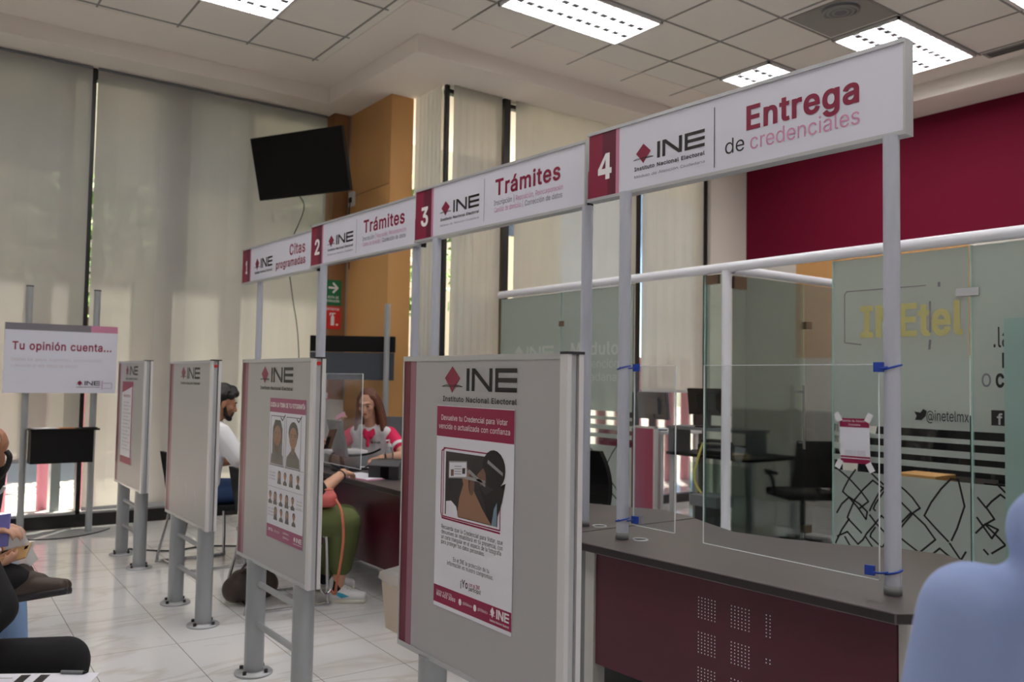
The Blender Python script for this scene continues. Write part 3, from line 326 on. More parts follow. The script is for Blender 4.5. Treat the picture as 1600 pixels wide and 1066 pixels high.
'ó':(415,"256,-2 299,16 333,46 359,85 376,133 381,187 376,243 359,291 333,330 299,360 256,378 207,384 159,378 117,360 82,330 56,291 40,243 34,187 40,133 56,85 82,46 117,16 159,-2 207,-8 173,51 145,66 124,89 108,117 99,151 96,187 99,224 108,258 124,287 145,310 173,325 207,330 242,325 270,310 292,287 307,258 316,224 319,187 316,151 307,117 292,89 270,66 242,51 207,46 231,429 297,529 228,529 181,429","18,19,27 27,28,18 17,18,28 28,29,17 29,30,17 16,17,30 30,31,16 15,16,31 12,34,35 23,47,22 47,24,22 13,33,34 34,12,13 22,24,21 24,25,21 20,21,25 25,26,20 19,20,26 27,19,26 15,31,32 14,15,32 32,33,14 33,13,14 46,0,1 1,45,46 50,48,49 3,4,43 42,43,4 4,5,42 41,42,5 40,41,5 5,6,40 39,40,6 6,7,39 45,1,2 44,45,2 2,3,44 3,43,44 39,7,38 7,8,38 37,38,8 8,9,37 36,37,9 10,36,9 47,23,0 0,46,47 36,10,35 10,11,35 12,35,11 48,50,51")},
True: {'!':(196,"147,140 152,529 43,529 47,140 123,-20 145,-5 159,16 164,41 159,66 145,87 123,102 98,107 73,102 51,88 37,66 32,41 37,16 51,-6 73,-20 98,-25","18,19,17 13,17,19 15,16,17 17,13,15 14,15,13 9,10,11 6,7,5 9,11,7 7,8,9 4,5,19 5,7,19 7,11,19 13,19,11 12,13,11 2,3,0 0,1,2"),
'.':(188,"121,-20 142,-6 157,16 161,41 157,66 142,88 121,102 95,107 70,102 49,88 34,66 29,41 34,16 49,-6 70,-20 95,-25","10,11,9 14,15,13 11,12,13 9,11,13 3,4,5 2,3,1 3,5,7 6,7,5 0,1,15 1,3,15 3,7,15 13,15,7 9,13,7 8,9,7"),
'0':(453,"285,-18 336,8 375,50 403,106 420,175 425,254 420,333 403,402 375,458 335,501 285,527 227,536 168,527 118,501 79,458 50,402 33,333 28,254 33,175 50,106 78,50 118,8 168,-18 227,-27 199,75 177,89 157,114 142,150 133,197 129,254 133,312 142,359 157,395 177,420 199,434 227,439 254,434 277,420 296,395 311,359 321,312 324,254 321,197 311,150 296,114 277,89 254,75 227,70","17,18,28 28,29,17 29,30,17 16,17,30 22,24,21 24,25,21 20,21,25 25,26,20 19,20,26 26,27,19 18,19,27 28,18,27 16,30,31 15,16,31 31,32,15 14,15,32 32,33,14 13,14,33 33,34,13 34,12,13 46,23,0 11,36,10 4,5,42 41,42,5 40,41,5 5,6,40 46,0,1 45,46,1 1,2,45 44,45,2 2,3,44 43,44,3 3,4,43 4,42,43 40,6,39 6,7,39 38,39,7 7,8,38 37,38,8 8,9,37 36,37,9 10,36,9 24,22,23 47,24,23 23,46,47 36,11,35 34,35,11 12,34,11"),
'1':(453,"411,-20 411,75 56,75 56,-20 192,529 66,437 68,322 216,428 192,428 192,-20 296,-20 296,529 192,411 192,75 296,75","2,3,9 0,1,10 10,1,14 2,9,13 6,12,8 5,6,8 4,5,8 8,7,4 7,11,4 7,8,12 9,10,13 14,13,10 12,13,14 11,7,14 7,12,14"),
'2':(453,"409,-20 409,77 173,77 173,52 282,166 321,209 352,247 374,280 390,311 398,341 401,373 395,416 378,456 351,489 315,514 273,530 225,536 177,530 134,514 97,488 69,453 51,410 43,342 145,342 150,385 157,404 167,419 182,430 201,437 224,439 246,437 264,431 279,421 290,408 298,392 300,371 298,352 292,335 282,316 266,295 246,271 220,242 44,55 44,-20 196,77","25,26,19 18,19,26 23,24,22 21,22,24 24,25,21 20,21,25 25,19,20 17,27,28 16,29,30 29,16,28 17,28,16 42,43,3 3,2,42 2,41,42 18,26,27 27,17,18 5,6,39 38,39,6 6,7,38 37,38,7 7,8,37 36,37,8 8,9,36 35,36,9 9,10,35 34,35,10 10,11,34 11,12,34 33,34,12 12,13,33 32,33,13 14,32,13 3,43,0 0,1,3 41,2,4 4,5,41 40,41,5 5,39,40 32,14,31 14,15,31 30,31,15 16,30,15 3,1,44 2,3,44 4,2,44"),
'3':(453,"271,-22 318,-6 357,20 387,55 407,97 413,145 407,191 388,233 357,268 317,294 267,308 191,309 197,241 392,453 392,529 50,529 50,432 268,432 268,456 137,307 137,228 200,228 238,224 266,215 285,202 299,186 306,167 309,145 306,122 298,104 285,90 267,79 244,72 218,70 194,72 173,78 155,87 142,100 134,115 125,152 19,152 33,85 54,45 85,14 125,-9 169,-22 218,-27 259,309 247,432","41,42,38 38,39,41 40,41,39 34,35,45 32,33,46 12,21,22 34,45,46 46,33,34 45,35,44 35,36,44 43,44,36 36,37,43 42,43,37 38,42,37 21,12,20 19,20,12 12,11,19 4,5,27 5,6,27 31,0,1 30,31,1 1,2,30 29,30,2 2,3,29 28,29,3 3,4,28 4,27,28 27,6,26 6,7,26 25,26,7 7,8,25 24,25,8 8,9,24 23,24,9 10,23,9 18,17,13 13,14,18 32,46,0 0,31,32 23,10,22 12,22,10 12,10,47 19,11,17 16,48,18 15,16,18 18,14,15 11,12,47 17,11,47 13,17,47 17,18,48 19,17,48"),
'4':(453,"433,85 433,183 129,183 129,160 345,529 235,529 20,164 20,85 363,-20 363,338 262,338 262,146 262,121 262,-20 142,183 363,85 363,183 262,183 262,85","6,7,3 6,3,2 3,12,11 2,3,14 3,11,14 6,2,5 4,5,14 2,14,5 3,7,12 0,1,16 13,8,15 14,11,17 12,7,18 15,16,11 11,12,15 15,0,16 9,10,16 16,10,17 11,16,17 15,12,18 13,15,18"),
'8':(453,"279,-22 325,-7 365,18 395,50 415,90 421,135 417,171 405,204 387,233 364,257 336,274 320,279 320,254 345,265 376,296 395,336 402,380 396,423 378,461 351,492 315,516 273,531 226,536 179,531 137,516 101,492 74,461 56,423 50,380 57,336 76,296 107,265 133,254 133,279 117,274 88,257 65,233 47,204 36,171 32,135 38,90 57,50 88,18 127,-7 174,-22 226,-27 198,72 176,79 158,89 146,103 138,119 136,139 138,160 147,178 160,193 178,205 200,212 226,215 252,212 274,205 292,193 305,178 314,160 316,139 314,119 306,103 294,89 276,79 254,72 226,69 205,312 187,318 172,328 162,341 155,357 153,376 155,394 162,410 172,422 186,431 204,438 226,440 248,438 266,431 280,422 290,410 297,394 299,376 297,357 290,341 279,328 265,318 247,312 226,310 347,267 105,267","31,35,32 34,31,32 32,33,34 40,41,50 39,40,50 50,51,39 38,39,51 51,52,38 37,38,52 32,35,36 30,95,34 34,33,30 70,56,57 57,93,70 23,79,80 46,47,44 44,47,43 47,48,43 42,43,48 48,49,42 41,42,49 50,41,49 37,52,53 36,37,53 32,36,53 53,54,32 54,55,32 55,56,32 56,70,32 33,32,70 70,71,33 71,72,33 72,73,33 30,33,73 73,74,30 29,30,74 74,75,29 28,29,75 75,76,28 27,28,76 26,27,76 76,77,26 25,26,77 77,78,25 24,25,78 78,79,24 79,23,24 69,45,68 83,21,82 22,82,21 68,45,0 0,67,68 9,13,12 13,10,12 10,11,12 2,3,65 64,65,3 3,4,64 4,5,64 63,64,5 5,6,63 62,63,6 6,7,62 9,12,8 11,10,14 67,0,1 66,67,1 1,2,66 2,65,66 62,7,61 7,8,61 8,12,61 60,61,12 59,60,12 58,59,12 92,58,12 12,11,92 91,92,11 90,91,11 89,90,11 11,14,89 88,89,14 14,15,88 87,88,15 15,16,87 86,87,16 16,17,86 17,18,86 85,86,18 18,19,85 84,85,19 19,20,84 83,84,20 21,83,20 46,44,45 45,69,46 58,92,57 93,57,92 82,22,81 80,81,22 23,80,22 13,9,94 10,13,94 14,10,94 31,34,95 35,31,95"),
'A':(480,"99,-20 209,296 220,327 232,365 247,413 272,498 205,498 230,414 245,366 257,328 268,296 381,-20 492,-20 290,529 187,529 -12,-20 390,122 390,219 90,219 90,122 239,387 296,219 182,219 149,122 330,122","19,15,0 15,19,18 18,14,15 7,2,3 1,2,18 2,7,18 7,6,18 14,18,6 4,8,9 17,16,12 12,16,11 17,12,13 17,10,21 9,10,17 4,9,17 5,4,17 17,13,5 4,5,7 6,7,5 14,6,5 5,13,14 1,18,22 7,3,20 4,7,20 8,4,20 11,16,24 16,17,21 19,0,23 18,19,22 22,19,23 21,22,23 24,21,23 16,21,24"),
'C':(510,"308,-24 347,-14 383,1 415,22 443,49 465,81 482,117 499,180 394,180 382,144 373,125 360,110 345,97 328,87 309,79 289,75 268,73 229,78 195,93 166,118 143,153 129,198 124,254 129,310 143,355 166,390 194,415 229,430 268,436 289,434 310,430 328,422 345,412 360,399 373,384 382,365 394,328 499,328 482,392 465,429 442,460 415,487 382,508 347,523 308,533 267,536 200,527 140,501 89,459 52,402 28,333 20,254 28,175 52,106 89,50 140,8 200,-18 267,-27","52,53,20 20,21,52 51,52,21 21,22,51 22,23,51 50,51,23 23,24,50 49,50,24 27,46,26 57,16,17 16,57,15 28,29,45 29,44,45 57,17,56 18,56,17 28,45,27 46,27,45 56,18,55 54,55,18 18,19,54 53,54,19 20,53,19 49,24,25 48,49,25 25,26,48 47,48,26 26,46,47 14,0,1 13,14,1 30,31,43 5,6,9 8,9,6 6,7,8 37,38,36 13,1,2 12,13,2 2,3,12 11,12,3 3,4,11 10,11,4 4,5,10 5,9,10 36,38,35 38,39,35 34,35,39 39,40,34 33,34,40 40,41,33 32,33,41 41,42,32 31,32,42 43,31,42 15,57,0 0,14,15 44,29,30 30,43,44"),
'D':(502,"295,-12 361,13 413,54 451,110 474,177 482,255 474,333 451,400 414,455 363,496 299,521 226,529 73,529 73,432 220,432 270,426 309,411 339,386 361,352 374,308 379,255 374,202 361,158 339,123 308,98 267,83 214,77 76,77 76,-20 220,-20 40,529 40,-20 145,-20 145,529 145,77 145,432","30,31,13 13,12,30 27,28,32 28,27,31 13,31,27 12,13,33 0,24,25 0,25,29 26,29,25 11,14,15 15,10,11 29,26,32 32,26,34 35,14,33 14,11,33 16,17,9 19,20,5 5,6,19 23,1,2 2,3,23 22,23,3 3,4,22 21,22,4 4,5,21 5,20,21 19,6,18 6,7,18 17,18,7 7,8,17 9,17,8 24,0,1 1,23,24 10,15,16 16,9,10 27,32,34 13,27,35 27,34,35 33,13,35"),
'E':(419,"395,-20 395,77 145,77 145,209 375,209 375,306 145,306 145,432 392,432 392,529 40,529 40,-20","11,2,3 10,11,3 3,6,10 6,7,10 2,11,0 0,1,2 6,3,4 4,5,6 8,9,7 10,7,9"),
'F':(410,"145,-20 145,201 366,201 366,298 145,298 145,432 389,432 389,529 40,529 40,-20","0,1,9 1,4,9 8,9,4 6,7,5 4,1,2 2,3,4 8,4,5 5,7,8"),
'G':(520,"331,-20 386,1 433,35 468,81 491,136 498,199 498,276 263,276 263,179 434,179 397,226 391,165 378,133 360,108 335,89 304,77 269,73 229,78 195,94 166,119 143,153 129,199 124,254 129,310 143,355 166,390 194,415 228,431 266,436 288,434 309,429 327,422 344,411 358,398 370,382 381,364 394,329 500,329 483,391 466,427 444,458 416,485 383,507 347,523 307,532 264,536 198,527 138,501 88,458 51,402 28,333 20,254 28,175 51,107 89,50 139,8 200,-18 269,-27 392,179","52,53,20 20,21,52 51,52,21 21,22,51 22,23,51 50,51,23 23,24,50 49,50,24 27,46,26 57,16,17 28,29,45 57,17,56 18,56,17 28,45,27 46,27,45 56,18,55 18,19,55 54,55,19 53,54,19 20,53,19 49,24,25 48,49,25 47,48,25 25,26,47 26,46,47 0,14,15 31,32,42 42,43,31 30,31,43 44,30,43 3,4,9 4,5,9 10,9,5 5,6,10 37,38,36 14,0,1 13,14,1 1,2,13 2,3,13 12,13,3 3,9,12 9,11,12 36,38,35 38,39,35 34,35,39 39,40,34 33,34,40 40,41,33 32,33,41 42,32,41 0,15,57 16,57,15 7,8,10 30,44,29 45,29,44 10,6,7 10,8,58 9,10,58 11,9,58"),
'H':(517,"145,-20 145,212 372,212 372,-20 477,-20 477,529 372,529 372,309 145,309 145,529 40,529 40,-20","11,0,1 10,11,1 1,8,10 8,9,10 2,3,4 4,5,2 7,2,5 5,6,7 8,1,2 2,7,8"),
'I':(300,"289,-20 289,77 203,77 203,432 289,432 289,529 11,529 11,432 98,432 98,77 11,77 11,-20","10,11,9 8,6,7 2,0,1 4,5,3 9,11,0 0,2,9 8,9,2 2,3,8 3,5,8 6,8,5"),
'L':(393,"381,-20 381,77 145,77 145,529 40,529 40,-20","4,5,2 2,5,0 0,1,2 4,2,3"),
'M':(628,"142,-20 142,291 142,329 141,372 140,416 138,477 84,477 110,401 126,354 140,314 152,284 273,-20 355,-20 474,284 486,315 501,356 517,403 524,427 540,477 487,477 486,414 485,369 484,327 484,291 484,-20 588,-20 588,529 463,529 334,194 323,165 311,127 299,89 280,29 348,29 331,90 318,129 306,165 296,194 165,529 40,529 40,-20 142,310 484,310 315,139","8,7,40 39,40,7 7,6,39 9,2,8 2,3,8 7,8,3 3,4,7 6,7,4 4,5,6 36,31,30 31,36,37 31,37,10 8,40,1 9,8,1 10,37,2 3,2,37 5,4,38 6,5,38 39,6,38 29,35,34 34,28,29 28,34,13 16,15,25 25,26,16 17,16,26 26,18,17 22,14,15 21,22,15 15,16,21 20,21,16 16,17,20 19,20,17 17,18,19 25,15,23 15,14,23 13,42,22 28,13,22 22,21,28 20,19,27 19,18,27 18,26,27 32,11,12 12,33,32 31,32,33 33,34,31 30,31,34 34,35,30 40,0,1 9,1,41 2,9,41 10,2,41 32,31,10 11,32,10 34,33,13 33,12,13 14,22,42 23,14,42 24,25,23 21,20,28 20,27,28 35,29,43 30,35,43 36,30,43 4,3,37 38,4,37"),
'N':(523,"145,-20 145,291 144,328 142,385 138,477 76,468 131,371 146,344 160,320 185,280 376,-20 483,-20 483,529 379,529 379,195 379,157 380,133 381,107 382,80 387,31 444,39 419,91 405,116 392,140 380,161 369,179 360,193 147,529 40,529 40,-20 144,349 379,162","28,29,5 6,3,5 3,4,5 0,1,29 5,29,1 6,5,1 2,6,1 7,8,3 5,4,27 28,5,27 11,12,20 21,20,12 20,21,19 18,19,21 11,20,10 20,19,10 18,21,17 21,22,17 16,17,22 22,23,16 15,16,23 24,15,23 14,24,23 23,22,14 22,21,14 21,12,14 13,14,12 25,26,16 16,15,25 6,2,30 3,6,30 7,3,30 19,18,10 17,16,26 9,10,18 18,17,9 26,9,17 24,14,31 15,24,31 25,15,31 8,9,3 27,4,26 4,3,26 9,26,3"),
'O':(533,"334,-18 394,8 444,50 482,106 505,175 513,254 505,333 482,402 444,458 394,501 334,527 267,536 200,527 140,501 90,459 52,402 28,333 20,254 28,175 52,106 90,50 140,8 200,-18 267,-27 229,78 195,93 166,118 143,153 129,198 124,254 129,310 143,356 166,391 195,415 229,431 267,436 305,431 339,416 367,391 390,356 405,310 410,254 405,198 390,153 367,118 339,93 305,78 267,73","17,18,28 28,29,17 29,30,17 16,17,30 24,22,23 34,11,12 22,24,25 34,12,33 22,25,21 25,26,21 20,21,26 19,20,26 26,27,19 18,19,27 28,18,27 16,30,31 15,16,31 31,32,15 14,15,32 13,14,32 32,33,13 33,12,13 46,0,45 10,36,37 4,5,42 41,42,5 40,41,5 5,6,40 45,0,1 44,45,1 1,2,44 2,3,44 43,44,3 3,4,43 4,42,43 40,6,39 6,7,39 38,39,7 7,8,38 8,9,38 37,38,9 10,37,9 0,46,23 46,47,23 24,23,47 11,34,35 35,36,11 36,10,11"),
'Q':(533,"315,34 329,15 391,-68 504,-66 400,77 385,97 323,179 209,177 334,-18 394,8 444,50 482,106 505,175 513,254 505,333 482,402 444,458 394,501 334,527 267,536 200,527 140,501 90,459 52,402 28,333 20,254 28,175 52,106 90,50 140,8 200,-18 267,-27 229,78 195,93 166,118 143,153 129,198 124,254 129,310 143,356 166,391 195,415 229,431 267,436 305,431 339,416 367,391 390,356 405,310 410,254 405,198 390,153 367,118 339,93 305,78 267,73 349,-12 429,37 368,119 284,75","26,27,35 35,36,26 25,26,36 36,37,25 37,38,25 24,25,38 38,39,24 23,24,39 43,44,19 32,31,55 43,19,42 31,32,30 33,30,32 20,41,42 42,19,20 30,33,29 33,34,29 28,29,34 27,28,34 35,27,34 23,39,40 22,23,40 21,22,40 40,41,21 41,20,21 1,53,0 54,0,53 6,54,53 5,52,53 6,53,52 4,10,11 12,13,50 49,50,13 48,49,13 13,14,48 3,9,2 9,4,1 53,1,4 5,53,4 4,11,5 51,5,11 11,12,51 12,50,51 48,14,47 14,15,47 46,47,15 15,16,46 16,17,46 45,46,17 18,45,17 8,1,31 1,0,31 55,31,0 45,18,44 19,44,18 2,9,56 9,3,57 6,52,58 54,6,7 7,59,54 1,8,56 9,1,56 4,9,57 10,4,57 5,51,58 52,5,58 0,54,59 55,0,59"),
'R':(449,"145,-20 145,432 232,432 265,429 289,421 305,410 316,395 323,376 325,352 323,329 316,310 305,296 289,285 266,278 233,275 76,275 76,178 237,178 293,183 342,199 380,226 408,262 424,304 429,352 424,400 408,443 381,479 342,507 294,523 237,529 40,529 40,-20 461,-20 315,249 197,249 341,-20 145,275 145,178 235,178","16,15,31 30,31,15 16,31,0 30,15,1 4,28,3 29,3,28 3,29,2 1,2,29 30,1,29 11,33,10 19,35,32 33,19,20 20,21,33 10,33,21 21,22,10 9,10,22 22,23,9 8,9,23 7,8,23 23,24,7 6,7,24 24,25,6 25,26,6 18,17,35 35,19,18 19,33,18 14,34,13 12,13,33 33,11,12 6,26,5 26,27,5 4,5,27 28,4,27 1,15,36 34,14,36 16,0,37 15,16,36 36,16,37 34,36,37 37,38,34 17,18,33 34,17,33 33,13,34 17,34,38 35,17,38"),
'S':(447,"282,-24 332,-8 373,18 403,52 422,93 428,138 424,176 412,207 394,233 371,254 346,270 319,282 293,291 270,299 218,312 198,319 178,326 160,336 146,347 138,359 135,376 138,392 145,406 158,419 175,429 198,436 225,438 262,434 290,421 309,401 323,358 425,358 413,422 394,460 363,492 325,516 279,531 227,536 176,531 129,516 89,492 58,459 38,419 32,372 42,318 72,275 118,243 177,220 239,203 265,195 287,186 305,177 316,166 323,155 325,139 322,120 313,104 299,90 278,79 253,72 224,69 197,71 174,78 154,87 139,101 129,117 121,157 14,157 27,89 47,49 79,15 119,-9 168,-24 224,-29","68,69,65 65,66,68 67,68,66 44,45,19 43,44,19 19,20,43 42,43,20 20,21,42 41,42,21 15,16,47 73,60,61 15,47,14 73,61,72 62,72,61 25,38,24 72,62,71 62,63,71 70,71,63 63,64,70 69,70,64 65,69,64 47,16,46 16,17,46 45,46,17 17,18,45 19,45,18 41,21,22 40,41,22 22,23,40 39,40,23 23,24,39 24,38,39 0,58,59 49,13,48 50,11,49 11,12,49 13,49,12 3,4,55 54,55,4 4,5,54 5,6,54 53,54,6 6,7,53 31,32,30 58,0,1 57,58,1 1,2,57 56,57,2 2,3,56 3,55,56 53,7,52 7,8,52 8,9,52 51,52,9 9,10,51 50,51,10 11,50,10 30,32,29 32,33,29 33,34,29 28,29,34 34,35,28 27,28,35 36,27,35 0,59,73 60,73,59 14,47,48 48,13,14 27,36,26 36,37,26 25,26,37 38,25,37"),
'T':(449,"173,432 173,-20 277,-20 277,432 437,432 437,529 12,529 12,432","6,7,0 4,5,3 0,1,2 2,3,0 3,5,0 6,0,5"),
'U':(517,"320,-22 373,-3 417,29 450,70 471,118 477,172 477,529 373,529 373,179 369,149 359,123 343,102 321,86 293,75 259,72 225,75 197,86 175,102 158,123 148,149 144,179 144,529 40,529 40,172 47,118 67,70 100,29 145,-3 198,-22 259,-28","22,23,20 20,21,22 29,15,28 16,28,15 28,16,27 17,27,16 27,17,26 17,18,26 25,26,18 24,25,18 18,19,24 23,24,19 20,23,19 13,0,12 5,6,8 7,8,6 12,0,1 11,12,1 1,2,11 10,11,2 2,3,10 3,4,10 9,10,4 4,5,9 5,8,9 0,13,29 13,14,29 15,29,14"),
'V':(480,"292,-20 492,529 380,529 271,213 260,183 248,144 233,96 208,11 275,11 249,95 234,144 222,183 211,213 98,529 -12,529 190,-20 241,122","6,10,11 6,11,7 15,7,11 11,12,15 14,15,12 13,14,12 5,9,4 4,9,8 8,0,4 3,4,0 0,1,3 1,2,3 7,15,0 0,8,7 8,9,7 6,7,9 9,5,16 6,9,16 10,6,16"),
'X':(474,"102,-20 198,118 223,155 233,171 243,186 252,203 278,251 197,251 223,202 232,186 242,170 252,154 276,118 371,-20 491,-19 247,325 247,201 482,527 363,529 282,412 255,372 244,355 235,338 199,272 277,272 251,321 241,339 231,355 221,372 209,390 194,412 115,529 -6,527 229,198 229,323 -17,-18 237,177 247,251 263,223 291,263 247,272 253,316 238,344 215,218 229,251 229,272 217,305 184,261","35,0,1 1,8,43 31,32,30 22,27,28 3,9,2 8,2,9 33,8,9 2,8,1 4,10,11 11,5,4 5,16,4 21,26,25 18,19,17 13,14,12 19,20,25 5,11,12 5,12,38 21,25,20 9,3,36 33,9,4 4,16,33 8,33,43 22,34,15 15,26,22 4,9,36 10,4,36 37,40,45 17,19,25 6,24,37 40,37,24 16,5,38 6,37,38 37,16,38 39,41,24 6,38,39 24,6,39 12,14,39 39,38,12 41,39,25 17,25,39 26,21,42 34,22,46 46,22,28 15,34,40 45,40,34 24,15,40 15,24,41 25,15,41 15,25,26 22,26,42 27,22,42 35,1,43 37,44,16 7,43,44 43,33,44 33,16,44 23,7,44 45,23,44 44,37,45 34,23,45 23,34,46 43,7,47 23,46,47 7,23,47 30,32,47 47,46,29 28,29,46 29,30,47 35,43,47"),
'Y':(472,"288,-20 288,203 490,528 370,529 263,355 248,328 233,302 219,273 194,210 279,210 254,272 240,301 225,328 209,355 102,529 -19,528 183,203 183,-20 236,308","12,7,6 7,12,13 8,7,16 7,13,16 15,16,13 14,15,13 5,11,10 10,4,5 9,1,10 4,10,1 1,2,4 2,3,4 16,17,0 0,1,16 8,16,1 1,9,8 9,10,8 7,8,10 10,11,7 6,7,11 11,5,18 6,11,18 12,6,18"),
'a':(389,"194,-26 223,-18 247,-5 266,10 280,26 284,32 257,32 257,-20 357,-20 357,252 353,294 340,330 321,357 297,377 270,391 244,399 218,403 194,404 160,402 127,395 95,381 65,361 40,334 12,279 110,250 124,277 132,287 143,296 157,304 174,309 196,311 216,309 231,304 242,297 249,287 254,274 256,256 256,257 255,253 254,252 247,249 231,246 175,240 148,236 121,230 93,222 67,210 44,194 26,171 14,143 10,108 15,68 31,34 55,6 86,-13 121,-25 160,-29 152,67 137,71 126,77 118,84 114,93 112,105 114,118 119,126 128,133 141,140 159,145 179,148 203,151 235,156 251,159 265,163 279,168 257,154 256,139 253,120 246,103 234,88 218,76 197,68 170,65 257,3","52,53,60 60,61,52 51,52,61 61,62,51 50,51,62 62,63,50 49,50,63 48,49,63 63,64,48 47,48,64 64,46,47 22,23,24 0,81,56 57,56,81 43,67,68 68,42,43 56,57,55 58,55,57 44,66,67 67,43,44 28,29,19 29,18,19 55,58,54 58,59,54 53,54,59 60,53,59 46,64,65 45,46,65 65,66,45 66,44,45 22,24,25 25,26,22 21,22,26 26,27,21 20,21,27 27,28,20 28,19,20 30,31,16 17,30,16 41,69,70 70,71,41 71,40,41 31,32,15 16,31,15 4,3,8 5,4,8 73,5,8 8,9,73 8,3,7 3,4,6 4,5,6 38,39,73 73,9,38 36,38,9 37,36,9 9,10,37 35,37,10 10,11,35 2,82,6 1,2,6 80,1,6 79,80,6 78,79,6 6,5,78 77,78,5 76,77,5 5,73,76 73,75,76 40,71,72 72,73,40 73,39,40 35,11,34 11,12,34 33,34,12 12,13,33 32,33,13 13,14,32 15,32,14 1,80,0 81,0,80 42,68,69 69,41,42 30,17,29 18,29,17 3,6,82 7,3,82 38,36,37 74,75,73"),
'c':(396,"238,-26 266,-20 293,-9 318,5 339,23 358,45 372,69 389,116 291,141 281,110 275,100 267,90 259,82 248,76 236,71 223,68 208,67 179,71 157,82 140,100 127,125 119,154 116,187 119,221 127,251 140,276 157,294 179,306 208,310 223,309 236,306 248,301 258,295 267,287 274,278 279,268 290,238 388,263 371,309 356,334 338,355 316,372 292,386 266,396 237,402 207,405 153,398 106,377 67,344 38,300 20,247 14,187 20,128 38,76 67,32 106,-1 153,-22 207,-28","52,53,20 20,21,52 51,52,21 21,22,51 22,23,51 50,51,23 23,24,50 49,50,24 16,57,15 45,27,28 28,29,45 17,56,57 57,16,17 27,45,46 56,17,55 17,18,55 54,55,18 18,19,54 53,54,19 20,53,19 49,24,25 48,49,25 25,26,48 47,48,26 26,27,47 27,46,47 14,0,1 13,14,1 5,6,9 8,9,6 6,7,8 37,38,36 13,1,2 12,13,2 2,3,12 11,12,3 3,4,11 10,11,4 4,5,10 5,9,10 36,38,35 38,39,35 34,35,39 39,40,34 33,34,40 40,41,33 32,33,41 41,42,32 31,32,42 43,31,42 15,57,0 0,14,15 31,43,30 43,44,30 29,30,44 45,29,44"),
'd':(424,"231,-25 261,-14 284,1 302,18 315,34 317,39 293,39 293,-20 392,-20 392,529 291,529 291,339 317,339 315,343 302,359 285,376 262,391 232,401 195,405 145,398 101,377 64,345 37,301 20,249 14,189 20,129 36,76 64,32 100,-1 145,-22 195,-28 178,71 157,82 140,100 127,124 119,154 116,189 119,224 127,254 140,278 157,295 178,306 205,310 231,306 252,296 268,279 281,255 289,225 292,189 289,153 281,122 268,98 251,81 230,71 205,67 293,9 291,370","24,25,35 35,36,24 36,37,24 23,24,37 37,38,23 22,23,38 31,30,54 42,18,41 30,31,29 32,29,31 19,40,41 41,18,19 29,32,28 27,28,32 32,33,27 26,27,33 33,34,26 25,26,34 35,25,34 22,38,39 21,22,39 39,40,21 20,21,40 40,19,20 17,43,16 8,9,12 8,5,4 12,9,13 14,13,9 3,7,8 8,4,3 6,3,4 4,5,6 8,12,48 47,48,12 12,13,11 13,14,11 2,55,6 1,2,6 51,52,6 6,5,51 50,51,5 49,50,5 5,8,49 8,48,49 47,12,46 45,46,12 12,11,45 44,45,11 43,44,11 16,43,11 15,16,11 54,30,0 53,54,0 0,1,53 1,6,53 6,52,53 43,17,42 18,42,17 3,6,55 7,3,55 14,9,10 10,56,14 11,14,56 15,11,56"),
'e':(404,"253,-25 290,-14 322,3 350,25 371,53 393,105 294,129 280,98 271,87 260,78 247,72 231,68 213,66 184,69 161,79 143,94 129,115 119,143 116,178 116,210 119,237 127,261 140,281 157,297 179,307 205,310 231,307 251,297 267,282 279,261 287,234 293,167 376,232 55,241 55,149 391,149 391,195 387,245 376,289 358,326 333,355 304,378 273,393 239,402 205,405 151,398 104,376 66,343 37,298 20,246 14,187 20,128 38,76 67,32 106,-1 155,-22 212,-28 287,235 120,239 119,149","52,34,51 50,51,34 34,33,50 49,50,33 33,48,49 18,19,34 33,34,19 19,20,33 25,44,24 56,13,55 13,14,55 23,24,45 24,44,45 55,14,54 14,15,54 53,54,15 15,16,53 52,53,16 34,52,16 16,17,34 34,17,59 58,21,33 48,33,21 47,48,21 21,22,47 46,47,22 22,23,46 23,45,46 0,10,11 26,27,42 43,26,42 36,37,32 38,32,37 4,5,6 35,36,31 36,32,31 10,0,1 9,10,1 1,2,9 8,9,2 2,3,8 7,8,3 3,4,7 4,6,7 31,32,30 29,57,38 38,39,29 28,29,39 39,40,28 27,28,40 40,41,27 42,27,41 0,11,56 11,12,56 13,56,12 31,30,18 19,18,30 20,19,30 26,43,25 44,25,43 30,32,57 32,38,57 20,30,58 30,57,58 33,20,58 18,34,59 31,18,59 35,31,59"),
'f':(254,"-14,399 -14,307 248,307 248,399 162,-20 162,417 164,436 169,446 178,451 196,454 204,453 211,452 241,444 267,534 240,543 226,546 208,549 187,550 156,547 127,537 100,521 79,497 65,467 61,433 61,-20 162,307 162,399 61,399 61,307","5,6,23 22,23,6 21,22,6 9,10,16 17,8,9 9,16,17 15,11,14 12,13,11 14,11,13 11,15,10 16,10,15 21,6,7 20,21,7 19,20,7 7,8,19 18,19,8 8,17,18 2,3,26 0,1,28 25,2,26 26,5,27 5,23,27 25,26,28 26,27,28 27,0,28 4,25,28 24,4,28"),
